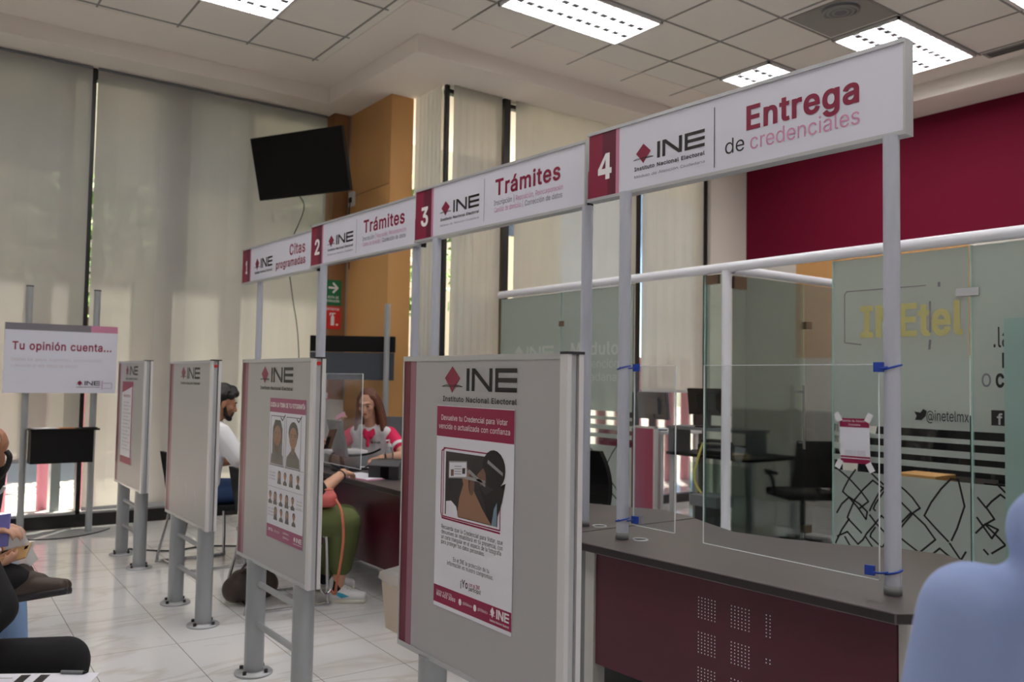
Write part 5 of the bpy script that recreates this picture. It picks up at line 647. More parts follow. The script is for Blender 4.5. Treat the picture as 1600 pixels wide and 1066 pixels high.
win('window_3', fr, pn)
wb = MB(); wb.box((8.16, YR - 0.06, 0), (XB, YR + 0.1, ZS), 'wall_white'); struct('wall_pier', wb)

# roller blinds
BL = []
def blind(a, b, z0, z1, label, grp='roller blinds on the glass walls'):
    """a, b: plan points of the two ends"""
    a, b = V((*a, 0)), V((*b, 0)); d = (b - a).normalized(); L = (b - a).length
    t = thing('roller_blind', label, 'blind', (a.x, a.y, z0), 0, grp)
    f = F((a.x, a.y, 0), d, (0, 0, 1))
    m = MB(); n = 24
    pts = []
    for i in range(n + 1):
        pts.append((L * i / n, 0.004 * math.sin(i * 1.7 + a.x)))
    for i in range(n):
        (u0, c0), (u1, c1) = pts[i], pts[i + 1]
        m.add([f.P(u0, z0, c0), f.P(u1, z0, c1), f.P(u1, z1, c1), f.P(u0, z1, c0)], [(0, 1, 2, 3)], 'blind_screen', True)
    m.build('blind_cloth', t)
    m = MB(); m.fbox(f, 0, z0 - 0.02, -0.008, L, z0 + 0.012, 0.012, 'alu'); m.build('bottom_bar', t)
    m = MB(); m.cyl(f.P(0, z1, 0), f.P(L, z1, 0), 0.013, 'grey_plastic', n=12); m.build('roller', t)
    return t
yb = YL - 0.045
blind((-3.95, yb), (-1.55, yb), 0.63, 4.303, 'wide pale roller blind farthest along the glass wall, beyond the frame edge')
blind((-1.45, yb), (1.465, yb), 0.63, 4.303, 'pale roller blind stopping short of the floor behind the opinion stand')
blind((1.512, yb), (3.84, yb), 0.17, 4.303, 'wide pale roller blind reaching the floor behind the tall information boards')
blind((4.31, 7.62), (4.31, YR + 0.05), 0.2, 4.34, 'narrow roller blind next to the ochre corner column')
blind((4.40, YR - 0.03), (4.98, YR - 0.03), 0.2, 4.36, 'narrow white roller blind between the glass corner and the black mullion')
blind((5.16, YR - 0.03), (6.90, YR - 0.03), 1.33, 4.36, 'white roller blind above the pink fence posts, nearer the black mullion')
blind((7.0, YR - 0.03), (8.06, YR - 0.03), 1.33, 4.36, 'white roller blind farthest down the staff area, beside the pier')

# outside
g = MB(); g.box((-30, 8.95, -0.15), (40, 45, -0.05), 'concrete'); g.box((8.9, -20, -0.15), (40, 9, -0.05), 'concrete')
struct('ground_outside', g)
g = MB()
g.box((-6, 8.95, 4.6), (5.0, 9.8, 4.75), 'wall_white')
g.box((5.7, 7.2, 4.65), (12, 10.2, 4.8), 'wall_white')
struct('added_sunshade', g)  # unseen slabs added to keep sun off the upper blinds and far glass
g = MB()
for x0, x1 in ((1.28, 1.36), (2.18, 2.42), (3.02, 3.1), (-0.4, -0.1)): g.box((x0, YL + 0.15, 0), (x1, YL + 0.32, 4.6), 'grey_paint')
struct('added_shade_fin', g)  # unseen fins added to throw vertical shade bands onto the blinds
g = MB()
g.box((-14, 17, 0), (14, 17.4, 9), 'facade')
for i in range(8):
    for k in range(2):
        g.box((-13 + i * 3.4, 16.96, 1 + 4 * k), (-11.2 + i * 3.4, 17.0, 3.4 + 4 * k), 'screen_grey')
struct('wall_outside', g)
pg = 'pink posts of the street fence'
proto = None
plist = [(0.55 + 0.42 * i, 10.1) for i in range(-2, 4)] + [(5.2 + 0.34 * i, 8.7) for i in range(14)]
for x, y in plist:
    if proto is None:
        proto = thing('fence_post', 'pink round post of the street fence seen beneath the blinds', 'post', (x, y, -0.05), 0, pg)
        m = MB(); m.cyl((x, y, -0.05), (x, y, 1.75), 0.075, 'fence_pink', n=14); m.build('post', proto)
        m = MB(); m.ell((x, y, 1.75), (0.075, 0.075, 0.04), 'fence_pink'); m.build('cap', proto)
    else:
        q = copy_tree(proto); q.location = (x, y, -0.05)
for (tx, ty, sz, lb) in ((5.6, 11.2, 1.5, 'green tree outside behind the narrow white blind'), (2.6, 14.5, 1.6, 'green tree outside seen faintly through the wide blind')):
    t = thing('tree', lb, 'tree', (tx, ty, -0.05))
    m = MB(); m.tube([(tx, ty, -0.05), (tx + 0.05, ty, 1.2), (tx - 0.05, ty + 0.05, 2.6)], 0.09, 'trunk'); m.build('trunk', t)
    m = MB()
    rd = random.Random(3)
    for i in range(700):
        th = rd.uniform(0, 6.28); ph = math.acos(rd.uniform(-1, 1)); rr = sz * (0.5 + 0.5 * rd.random())
        p = V((tx, ty, 3.2)) + V((rr * math.sin(ph) * math.cos(th), rr * math.sin(ph) * math.sin(th), rr * 0.9 * math.cos(ph)))
        a = V((rd.uniform(-1, 1), rd.uniform(-1, 1), rd.uniform(-1, 1))).normalized() * 0.12; b = a.orthogonal().normalized() * 0.07
        m.add([p - a, p + b, p + a, p - b], [(0, 1, 2, 3)], 'leaf')
    m.build('foliage', t)

# ceiling lamps: recessed troffers with louvres
def troffer(x0, y0, x1, y1, label):
    t = thing('ceiling_lamp', label, 'lamp', (x0, y0, ZC), 0, 'fluorescent ceiling lamps')
    m = MB()
    for a, b in (((x0, y0), (x1, y0 + 0.02)), ((x0, y1 - 0.02), (x1, y1)), ((x0, y0), (x0 + 0.02, y1)), ((x1 - 0.02, y0), (x1, y1))):
        m.box((*a, ZC - 0.03), (*b, ZC - 0.002), 'alu_white')
    m.build('lamp_frame', t)
    m = MB(); m.box((x0 + 0.02, y0 + 0.02, ZC - 0.012), (x1 - 0.02, y1 - 0.02, ZC - 0.003), 'lamp_diffuser'); m.build('diffuser', t)
    m = MB()
    for k in (1, 2):
        y = y0 + (y1 - y0) * k / 3
        for i in range(12): m.box((x0 + 0.04 + 0.104 * i, y - 0.026, ZC - 0.03), (x0 + 0.10 + 0.104 * i, y + 0.026, ZC - 0.013), 'grey_plastic')
    nb = 12
    for k in range(1, nb):
        x = x0 + (x1 - x0) * k / nb; m.box((x - 0.003, y0 + 0.02, ZC - 0.03), (x + 0.003, y1 - 0.02, ZC - 0.014), 'alu_white')
    m.build('louvre', t)
troffer(1.27, 6.36, 2.55, 6.98, 'bright ceiling lamp cut by the top edge, above the window blinds')
troffer(3.89, 4.97, 5.18, 5.56, 'bright ceiling lamp near the top centre, in front of the plaster corner')
troffer(6.62, 3.69, 7.93, 4.31, 'large bright ceiling lamp just behind the raised end of the counter 4 sign')
troffer(6.61, 4.97, 7.92, 5.56, 'ceiling lamp showing only a small white corner above the counter 4 sign')
for i, (x, y) in enumerate(((1.3, 3.69), (3.89, 2.46), (6.62, 2.40), (-1.25, 4.97), (-1.25, 2.46), (1.3, 0.6), (3.89, -0.65), (-1.25, -1.3), (1.3, -2.6), (6.62, -1.95))):
    troffer(x, y, x + 1.28, y + 0.6, 'ceiling lamp over the waiting hall outside the picture')
t = thing('ceiling_vent', 'round grey air vent in a dark ceiling tile', 'vent', (5.95, 3.69, ZC))
m = MB(); m.box((5.96, 3.69, ZC - 0.008), (6.57, 4.29, ZC - 0.002), 'grid_grey'); m.build('vent_plate', t)
m = MB(); m.lathe([(0.0, -0.03), (0.10, -0.03), (0.14, -0.02), (0.15, -0.008)], (6.14, 3.92, ZC), 'grey_plastic')
for r in (0.05, 0.09, 0.125): m.lathe([(r, -0.034), (r + 0.012, -0.04), (r + 0.02, -0.028)], (6.14, 3.92, ZC), 'grid_grey')
m.build('diffuser_ring', t)
t = thing('ceiling_vent', 'narrow slotted air vent near the right end of the ceiling', 'vent', (8.02, 3.3, ZC))
m = MB(); m.box((7.98, 3.0, ZC - 0.012), (8.12, 3.66, ZC - 0.003), 'grid_grey'); m.build('vent_plate', t)
m = MB()
for k in range(3): m.box((8.0 + 0.04 * k, 3.03, ZC - 0.016), (8.018 + 0.04 * k, 3.63, ZC - 0.011), 'slit')
m.build('slot', t)

# ---------------------------------------------------------------- logo
def logo(m, fr, a, b, wd, h, sub=True, c=0.0012, dia='maroon', ink='ink_black', sub_w=None, bold=0.03, third=False):
    """logo block: diamond, INE, line of small text. a,b is the baseline left of the block, h the letter height"""
    dw = wd * 0.225; cx = a + dw * 0.60; y0 = b - h * 0.06; dh = h * 1.16
    P = [(cx, y0 + dh), (cx + dw * 0.26, y0 + dh * 0.76), (cx + dw * 0.5, y0 + dh * 0.53), (cx + dw * 0.2, y0 + dh * 0.22), (cx, y0 - dh * 0.05),
         (cx - dw * 0.2, y0 + dh * 0.22), (cx - dw * 0.5, y0 + dh * 0.53), (cx - dw * 0.26, y0 + dh * 0.76)]
    m.poly(fr, list(reversed(P)), c, dia)
    m.strip(fr, [(cx - dw * 0.66, y0 + dh * 0.20), (cx - dw * 0.45, y0 + dh * 0.25), (cx + dw * 0.45, y0 + dh * 0.25), (cx + dw * 0.66, y0 + dh * 0.20)], h * 0.035, c + 0.0003, ink)
    m.strip(fr, [(cx - dw * 0.66, y0 + dh * 0.20), (cx + dw * 0.66, y0 + dh * 0.20)], h * 0.028, c + 0.0003, ink)
    xi = a + wd * 0.34; wi = wd * 0.66
    # letters I N E as heavy blocks
    sw = h * 0.23
    m.rect(fr, xi, b, xi + sw, b + h, c, ink)
    n0 = xi + sw + wi * 0.05; n1 = n0 + wi * 0.42
    m.rect(fr, n0, b, n0 + sw, b + h, c, ink); m.rect(fr, n1 - sw, b, n1, b + h, c, ink)
    m.poly(fr, [(n0, b + h), (n0 + sw * 0.2, b + h * 0.9), (n1 - sw * 1.1, b), (n1, b), (n1, b + h * 0.06), (n0 + sw * 1.15, b + h)], c + 0.0002, ink)
    e0 = n1 + wi * 0.055; e1 = a + wd
    m.rect(fr, e0, b, e0 + sw, b + h, c, ink)
    for k in (0, 0.405, 0.81): m.rect(fr, e0, b + h * k, e1, b + h * (k + 0.19), c + 0.0002, ink)
    if sub:
        m.text(fr, 'Instituto Nacional Electoral', a, b - h * 0.50, wd, h * 0.23, ink, 0.012, c)
    if third:
        m.text(fr, 'M\u00f3dulo de Atenci\u00f3n Ciudadana', a, b - h * 0.96, wd, h * 0.17, 'ink_grey', 0.0, c)

# ---------------------------------------------------------------- information boards (queue panels)
def info_board(x, y0, y1, z0, z1, label, full_sub=True):
    th = 0.048; W = y1 - y0; H = z1 - z0
    t = thing('information_board', label, 'board', (x + th / 2, (y0 + y1) / 2, 0), 0, 'information boards on two legs')
    f = faceX(x, y1, z0)
    m = MB(); m.box((x + 0.001, y0, z0 + 0.012), (x + th - 0.001, y1, z1 - 0.012), 'panel_white')
    m.rect(f, 0.0, 0.012, 0.052 * W, H - 0.012, 0.0, 'board_maroon')
    m.rect(f, 0.052 * W, 0.012, 0.096 * W, H - 0.012, 0.0, 'board_pink')
    m.rect(f, 0.096 * W, 0.012, W, H - 0.012, 0.0, 'panel_white')
    logo(m, f, 0.303 * W, 0.887 * H, 0.468 * W, 0.071 * H)
    # the far face carries the same print
    b = F((x + th, y0, z0), (0, 1, 0), (0, 0, 1))
    m.rect(b, 0, 0.012, W, H - 0.012, 0.0, 'panel_white')
    m.build('board_face', t)
    m = MB()
    m.fbox(f, -0.004, H - 0.016, -th, W + 0.004, H, 0.003, 'alu'); m.fbox(f, -0.004, 0, -th, W + 0.004, 0.016, 0.003, 'alu')
    m.box((x - 0.002, y1 - 0.002, z0), (x + th + 0.002, y1 + 0.006, z1), 'alu')
    m.build('board_frame', t)
    m = MB()
    m.box((x - 0.004, y0 - 0.03, z0), (x + 0.010, y0, z1), 'alu_white')
    m.box((x + 0.010, y0 - 0.024, z0), (x + 0.031, y0, z1), 'alu')
    m.box((x + 0.031, y0 - 0.014, z0), (x + 0.036, y0, z1), 'slit')
    m.box((x + 0.036, y0 - 0.03, z0), (x + 0.052, y0, z1), 'alu_white')
    m.box((x - 0.005, y0 - 0.032, z1 - 0.004), (x + 0.053, y0, z1 + 0.003), 'dark_plastic')
    m.build('end_profile', t)
    xc = x + 0.03
    legs = []
    for yy in (y0 + 0.085, y0 + 0.66):
        m = MB(); m.cyl((xc, yy, 0.008), (xc, yy, z0 + 0.005), 0.046, 'grey_paint', n=24); lg = m.build('leg', t); legs.append(lg)
        m = MB(); m.lathe([(0.001, 0.0), (0.088, 0.0), (0.09, 0.006), (0.086, 0.012), (0.046, 0.014), (0.046, 0.02)], (xc, yy, 0), 'alu')
        m.build('base_flange', lg)
        for k in range(4):
            a = k * math.pi / 2 + 0.6; m2 = MB(); m2.cyl((xc + 0.07 * math.cos(a), yy + 0.07 * math.sin(a), 0.010), (xc + 0.07 * math.cos(a), yy + 0.07 * math.sin(a), 0.028), 0.009, 'dark_plastic', n=6)
            m2.build('anchor_bolt', lg)
    for zz in (0.24, 0.43):
        m = MB(); m.cyl((xc, y0 + 0.085, zz), (xc, y0 + 0.66, zz), 0.014, 'grey_paint', n=10); m.build('crossbar', t)
    return t, f, W, H
b1 = info_board(1.420, 1.714, 2.545, 0.535, 1.495, 'nearest information board with a poster of hands cutting a voting card')
b2 = info_board(1.450, 3.400, 4.255, 0.535, 1.503, 'information board with the identity photo poster, second from the camera')
b3 = info_board(1.485, 4.900, 5.745, 0.545, 1.507, 'blank information board without a poster, in front of the man in white')
b4 = info_board(1.530, 6.620, 7.470, 0.555, 1.522, 'farthest information board with a narrow maroon poster, near the window wall')
for (t, f, W, H), (u, vv) in ((b2, (0.985, 0.975)), (b3, (0.985, 0.965))):
    m = MB(); p = f.P(W + 0.0, H * vv, -0.02)
    m.cyl(p + V((0, -0.024, 0)), p + V((0, -0.032, 0)), 0.009, 'red_sign', n=12); m.build('round_sticker', t)
# smudges on the blank board
m = MB(); t, f, W, H = b3
for u, vv, r in ((0.30, 0.22, 0.02), (0.52, 0.20, 0.024), (0.74, 0.16, 0.03)):
    m.strip(f, [(u * W - r * 0.4, vv * H + r), (u * W, vv * H + r * 1.5), (u * W + r * 0.2, vv * H - r * 0.3), (u * W + r * 0.5, vv * H - r * 1.3)], 0.006, 0.0008, 'ink_pale')
m.build('smudge', t)

# posters -------------------------------------------------------
def sheet(m, f, a0, b0, a1, b1, c, mt):
    m.fbox(f, a0, b0, 0.0012, a1, b1, c, mt)
t, f, W, H = b1
ps = thing('poster', 'poster of hands cutting a voting card with scissors, on the nearest board', 'poster', f.P(0.5 * W, 0.2 * H, 0.001))
fw = F(f.P(0.268 * W, 0.200 * H, 0.0), f.u, f.v); pw, ph = 0.496 * W, 0.637 * H
m = MB(); sheet(m, fw, 0, -0.012, pw, ph, 0.0030, 'paper')
q = 0.0034
X = lambda u: (u - 0.268) / 0.496 * pw
Y = lambda v: (v - 0.200) / 0.637 * ph
m.rect(fw, 0, Y(0.737), pw, ph - 0.002, q, 'poster_maroon')
m.text(fw, 'Devuelve tu Credencial para Votar', X(0.30), Y(0.790), X(0.725) - X(0.30), 0.0165, 'ink_white', 0.01, q + 0.0004)
m.text(fw, 'vencida o actualizada con confianza', X(0.283), Y(0.762), X(0.74) - X(0.283), 0.0165, 'ink_white', 0.01, q + 0.0004)
m.rect(fw, 0, 0, pw, Y(0.255), q, 'poster_maroon')
for k, (s_, u0, u1, vv, hh) in enumerate((('Recuerda que la Credencial para Votar, que', .315, .708, .440, .0125), ('devuelves se inhabilitar\u00e1 en tu presencia, con', .315, .708, .424, .0125), ('un corte triangular en el espacio de la fotograf\u00eda', .315, .70, .408, .0125), ('para proteger tus datos personales.', .315, .60, .392, .0125),
                     ('En el INE la protecci\u00f3n de tu', .40, .63, .346, .0125), ('informaci\u00f3n es nuestro compromiso.', .36, .655, .330, .0125))):
    m.text(fw, s_, X(u0), Y(vv), X(u1) - X(u0), hh, 'ink_black', 0.0, q)
m.text(fw, '\u00a1Yo', X(.452), Y(.277), X(.50) - X(.452), 0.022, 'ink_black', 0.02, q)
m.text(fw, 'con el INE', X(.507), Y(.287), X(.575) - X(.507), 0.011, 'poster_maroon', 0.02, q)
m.text(fw, 'participo!', X(.507), Y(.274), X(.582) - X(.507), 0.012, 'ink_black', 0.02, q)
m.text(fw, 'Llama a INETEL', X(.29), Y(.234), X(.40) - X(.29), 0.007, 'ink_white', 0.0, q + 0.0004)
m.text(fw, '800 433 2000', X(.29), Y(.222), X(.42) - X(.29), 0.010, 'ink_white', 0.02, q + 0.0004)
for u in (.452, .548):
    c0 = (X(u), Y(.228)); m.poly(fw, [(c0[0] + 0.008 * math.cos(i * math.pi / 6), c0[1] + 0.010 * math.sin(i * math.pi / 6)) for i in range(12)], q + 0.0004, 'ink_white')
    m.text(fw, '@INEMexico', X(u + .018), Y(.225), 0.05, 0.008, 'ink_white', 0.0, q + 0.0004)
logo(m, fw, X(.64), Y(.222), X(.752) - X(.64), 0.026, c=q + 0.0004, dia='ink_white', ink='ink_white', bold=0.02)
# the printed photograph: frame lines, dark ground, hands, card, scissors
m.strip(fw, [(X(.322), Y(.700)), (X(.688), Y(.700)), (X(.690), Y(.480)), (X(.322), Y(.480)), (X(.322), Y(.700))], 0.004, q, 'poster_maroon')
m.strip(fw, [(X(.333), Y(.700)), (X(.308), Y(.690)), (X(.308), Y(.492)), (X(.318), Y(.474)), (X(.690), Y(.472))], 0.005, q, 'poster_maroon')
m.rect(fw, X(.337), Y(.488), X(.675), Y(.690), q + 0.0003, 'photo_dark')
PX = lambda pts: [(X(a), Y(b)) for a, b in pts]
def ov(cu, cv, ru, rv, n=20, a0=0.0): return PX([(cu + ru * math.cos(2 * math.pi * i / n + a0), cv + rv * math.sin(2 * math.pi * i / n + a0)) for i in range(n)])
m.poly(fw, ov(.648, .655, .070, .058), q + 0.0006, 'ink_black')
m.poly(fw, PX([(.56, .60), (.60, .575), (.66, .60), (.72, .62), (.70, .56), (.66, .49), (.62, .49), (.60, .54)]), q + 0.0007, 'ink_black')
m.poly(fw, PX([(.42, .49), (.64, .49), (.585, .53), (.535, .575), (.51, .615), (.49, .63), (.47, .615), (.455, .585), (.435, .55)]), q + 0.0008, 'photo_skin')
m.poly(fw, ov(.478, .618, .026, .030), q + 0.0009, 'photo_skin')
m.poly(fw, ov(.513, .600, .020, .035), q + 0.0009, 'photo_skin_dark')
m.poly(fw, PX([(.545, .63), (.585, .655), (.60, .64), (.605, .61), (.57, .60)]), q + 0.0008, 'photo_skin_dark')
m.poly(fw, PX([(.36, .605), (.485, .615), (.482, .668), (.36, .660)]), q + 0.0010, 'photo_grey')
m.poly(fw, PX([(.365, .609), (.480, .619), (.478, .664), (.365, .656)]), q + 0.0011, 'paper')
m.poly(fw, PX([(.375, .613), (.395, .615), (.395, .636), (.375, .634)]), q + 0.0013, 'photo_skin_dark')
m.poly(fw, PX([(.452, .626), (.472, .628), (.472, .646), (.452, .644)]), q + 0.0013, 'photo_dark')
for k in range(4): m.strip(fw, PX([(.40, .622 + k * .008), (.445, .625 + k * .008)]), 0.0018, q + 0.0013, 'ink_grey')
m.poly(fw, PX([(.36, .488), (.43, .488), (.415, .52), (.38, .535), (.345, .53), (.345, .488)]), q + 0.0008, 'paper')
m.poly(fw, PX([(.64, .488), (.672, .488), (.672, .56), (.655, .54)]), q + 0.0008, 'photo_blue')
m.poly(fw, PX([(.485, .636), (.60, .598), (.602, .606), (.50, .644)]), q + 0.0014, 'photo_grey')
m.poly(fw, PX([(.470, .612), (.60, .61), (.60, .618), (.48, .622)]), q + 0.0014, 'photo_grey')
m.poly(fw, PX([(.61, .672), (.705, .640), (.705, .650), (.615, .682)]), q + 0.0014, 'photo_grey')
m.build('poster_sheet', ps)

t, f, W, H = b2
ps = thing('poster', 'identity photo poster with portraits, on the second board from the camera', 'poster', f.P(0.7 * W, 0.16 * H, 0.001))
u0, v0, u1, v1 = 0.466, 0.158, 0.955, 0.813
fw = F(f.P(u0 * W, v0 * H, 0.0), f.u, f.v); pw, ph = (u1 - u0) * W, (v1 - v0) * H
X = lambda u: (u - u0) * W
Y = lambda v: (v - v0) * H
m = MB(); sheet(m, fw, 0, 0, pw, ph, 0.003, 'paper')
m.rect(fw, 0, Y(.747), pw, ph, q, 'poster_mauve')
m.text(fw, 'CUIDA LA TOMA DE TU FOTOGRAF\u00cdA', X(.476), Y(.772), X(.945) - X(.476), 0.02, 'ink_white', 0.012, q + 0.0004)
m.rect(fw, 0, 0, pw, Y(.220), q, 'poster_mauve')
def portrait(m, fw, x0, y0, wd, hh, hairlong, frame=True):
    cx = x0 + wd / 2
    if frame:
        m.strip(fw, [(x0, y0), (x0, y0 + hh), (x0 + wd, y0 + hh), (x0 + wd, y0), (x0, y0)], 0.004, q, 'ink_grey')
        m.strip(fw, [(x0 + wd * 0.72, y0 + hh * 0.98), (x0 + wd * 0.85, y0 + hh * 0.92), (x0 + wd * 1.04, y0 + hh * 1.04)], 0.006, q + 0.0006, 'ink_black')
    E = lambda cy, rx, ry, n=16: [(cx + rx * math.cos(2 * math.pi * i / n), y0 + cy + ry * math.sin(2 * math.pi * i / n)) for i in range(n)]
    m.poly(fw, [(x0 + wd * .04, y0 + hh * .02), (x0 + wd * .96, y0 + hh * .02), (x0 + wd * .93, y0 + hh * .2), (x0 + wd * .64, y0 + hh * .34), (x0 + wd * .36, y0 + hh * .34), (x0 + wd * .07, y0 + hh * .2)], q + 0.0002, 'photo_dark')
    if hairlong:
        m.poly(fw, [(cx - wd * .36, y0 + hh * .2), (cx + wd * .36, y0 + hh * .2), (cx + wd * .36, y0 + hh * .75), (cx + wd * .2, y0 + hh * .92), (cx - wd * .2, y0 + hh * .92), (cx - wd * .36, y0 + hh * .75)], q + 0.0003, 'photo_dark')
    m.poly(fw, [(cx - wd * .12, y0 + hh * .28), (cx + wd * .12, y0 + hh * .28), (cx + wd * .12, y0 + hh * .5), (cx - wd * .12, y0 + hh * .5)], q + 0.0004, 'photo_skin_dark')
    m.poly(fw, E(hh * .70, wd * .33, hh * .22), q + 0.0005, 'photo_dark')
    m.poly(fw, E(hh * .60, wd * .27, hh * .21), q + 0.0006, 'photo_skin')
    if frame:
        for s_ in (-1, 1):
            m.poly(fw, [(cx + s_ * wd * .12 + wd * .05 * math.cos(i), y0 + hh * .63 + hh * .010 * math.sin(i)) for i in range(6)], q + 0.0008, 'photo_dark')
            m.strip(fw, [(cx + s_ * wd * .06, y0 + hh * .665), (cx + s_ * wd * .19, y0 + hh * .665)], 0.003, q + 0.0008, 'photo_dark')
        m.strip(fw, [(cx - wd * .09, y0 + hh * .485), (cx + wd * .09, y0 + hh * .485)], 0.004, q + 0.0008, 'lip')
        m.strip(fw, [(cx, y0 + hh * .62), (cx + wd * .04, y0 + hh * .55), (cx - wd * .02, y0 + hh * .545)], 0.003, q + 0.0008, 'photo_skin_dark')
portrait(m, fw, X(.489), Y(.50), .165, .222, True)
portrait(m, fw, X(.706), Y(.50), .165, .222, False)
for r_, (vv, us) in enumerate(((.415, (.60, .68, .76, .85)), (.315, (.48, .55, .63, .71, .79)), (.245, (.56, .64, .72, .81)))):
    for k, u in enumerate(us): portrait(m, fw, X(u), Y(vv), 0.048, 0.065, (k + r_) % 2 == 0, False)
    ux = .48 if r_ != 1 else .87
    for k in range(3): m.text(fw, ('Sin lentes', 'Ojos abiertos', 'Rostro visible')[k], X(ux), Y(vv + .015 + k * .015), 0.075 if r_ != 1 else 0.055, 0.007, 'ink_grey', 0.0, q)
    m.strip(fw, [(X(.47), Y(vv + .082)), (X(.95), Y(vv + .082))], 0.0015, q, 'ink_grey')
m.text(fw, 'INETEL', X(.49), Y(.19), 0.06, 0.012, 'ink_white', 0.02, q + 0.0004)
m.text(fw, '800 433 2000', X(.58), Y(.19), 0.06, 0.010, 'ink_white', 0.0, q + 0.0004)
for k in range(2): m.text(fw, '@INEMexico', X(.70), Y(.178 + k * .02), 0.07, 0.008, 'ink_white', 0.0, q + 0.0004)
logo(m, fw, X(.84), Y(.182), 0.09, 0.02, c=q + 0.0004, dia='ink_white', ink='ink_white')
m.build('poster_sheet', ps)

t, f, W, H = b4
ps = thing('poster', 'tall narrow maroon and white poster on the farthest board', 'poster', f.P(0.4 * W, 0.18 * H, 0.001))
fw = F(f.P(0.20 * W, 0.18 * H, 0.0), f.u, f.v); pw, ph = 0.44 * W, 0.655 * H
m = MB(); sheet(m, fw, 0, 0, pw, ph, 0.003, 'paper')
m.poly(fw, [(0, ph), (0, ph * .86), (pw, ph * .95), (pw, ph)], q, 'poster_maroon')
m.rect(fw, 0, 0.0, pw, ph * .085, q, 'poster_maroon')
m.strip(fw, [(pw * .92, ph * .1), (pw * .92, ph * .93)], 0.035, q, 'poster_mauve')
m.text(fw, 'REQUISITOS', pw * .15, ph * .81, pw * .6, .018, 'poster_maroon', 0.02, q)
for k in range(14): m.text(fw, ('Acta de nacimiento', 'Identificaci\u00f3n', 'Comprobante', 'de domicilio')[k % 4], pw * .15, ph * (.74 - k * .044), pw * (.5 + .15 * (k % 2)), .010, 'ink_grey', 0.0, q)
m.build('poster_sheet', ps)

# ---------------------------------------------------------------- counters (four booths)
def counter(front, back, z, label, panel, legs, perf=None, light_end=False, grom=()):
    """front: two plan points near -> far; back: points far -> near"""
    poly = front + back
    n0 = V((front[0][0], front[0][1], 0))
    t = thing('service_counter', label, 'counter', (n0.x, n0.y, 0), 0, 'service counters')
    f = F((0, 0, 0), (1, 0, 0), (0, 1, 0))
    m = MB(); m.prism(f, list(reversed(poly)) if area(poly) < 0 else poly, z - 0.035, z, 'counter_top', 'counter_edge'); m.build('counter_top', t, bev=0.004)
    (xa, ya), (xb, yb_) = panel
    a, b = V((xa, ya, 0)), V((xb, yb_, 0)); d = (b - a).normalized(); L = (b - a).length
    pf = F(b, -d, (0, 0, 1))     # seen from the hall: reads far -> near
    m = MB(); m.fbox(pf, 0, 0.2, -0.02, L, z - 0.055, 0.0, 'counter_maroon')
    if perf:
        for (u, vv, nx, nz) in perf:
            for i in range(nx):
                for k in range(nz):
                    cu, cv = u + i * 0.0155, vv - k * 0.0125
                    m.rect(pf, cu - 0.0022, cv - 0.0022, cu + 0.0022, cv + 0.0022, 0.0009, 'ink_white')
    m.build('front_panel', t)
    m = MB()
    m.fbox(pf, -0.06, 0.0, -0.06, -0.005, z - 0.04, 0.01, 'counter_light'); m.build('corner_post', t)
    m = MB()
    m.fbox(pf, -0.13, 0.0, -0.55, -0.06, z - 0.04, -0.005, 'counter_grey'); m.build('end_panel', t)
    m = MB()
    m.fbox(pf, L + 0.002, 0.0, -0.65, L + 0.03, z - 0.04, -0.01, 'counter_light' if light_end else 'counter_grey'); m.build('end_panel', t)
    for (x, y) in grom:
        m = MB(); m.tube([(x + 0.032 * math.cos(a), y + 0.032 * math.sin(a), z + 0.002) for a in [i * math.pi / 8 for i in range(16)]], 0.004, 'alu', closed=True, sub=1, n=6); m.lathe([(0.03, 0.001), (0.001, 0.0015)], (x, y, z), 'black_plastic'); m.build('cable_grommet', t)
    for (x, y) in legs:
        m = MB(); m.cyl((x, y, 0.0), (x, y, z - 0.036), 0.05, 'grey_paint', n=20); m.build('leg', t)
    m = MB(); m.fbox(pf, 0, 0.05, -0.42, L, 0.2, -0.40, 'counter_grey'); m.build('cable_tray', t)
    return t
def area(p): return sum(p[i][0] * p[(i + 1) % len(p)][1] - p[(i + 1) % len(p)][0] * p[i][1] for i in range(len(p)))
perf = []
L4 = 1.34
for vv, rows in ((0.600, 7), (0.468, 7), (0.335, 7)):
    perf += [(0.562, vv, 6, rows), (0.715, vv, 6, rows)]
perf += [(0.866, 0.600, 2, 7), (0.866, 0.445, 2, 2)]
counter([(2.475, 1.40), (2.40, 2.94)], [(3.33, 2.94), (3.27, 2.80), (3.19, 2.58), (3.24, 2.36), (3.34, 2.14), (3.48, 1.94), (3.52, 1.78), (3.44, 1.62), (2.80, 1.405), (2.66, 1.37), (2.545, 1.355)], 0.74,
        'nearest service counter with perforated maroon front, under the counter 4 sign', ((2.585, 1.46), (2.535, 2.80)), [(3.1, 2.45)], perf, True, [(2.66, 2.66)])
counter([(2.46, 2.955), (2.50, 4.51)], [(3.36, 4.51), (3.28, 4.3), (3.16, 3.95), (3.2, 3.65), (3.30, 3.42), (3.41, 3.22), (3.34, 2.955)], 0.74,
        'service counter hidden behind the nearest information board, under the counter 3 sign', ((2.60, 3.05), (2.60, 4.36)), [(2.7, 4.2)], None, False, [(2.74, 3.01)])
counter([(2.545, 4.53), (2.575, 6.18)], [(3.42, 6.18), (3.35, 6.0), (3.2, 5.7), (3.16, 5.4), (3.2, 5.1), (3.36, 4.8), (3.44, 4.6), (3.40, 4.53)], 0.74,
        'dark service counter where the customer in green sits, under the counter 2 sign', ((2.62, 4.6), (2.62, 6.03)), [(2.69, 4.93), (2.72, 5.9)])
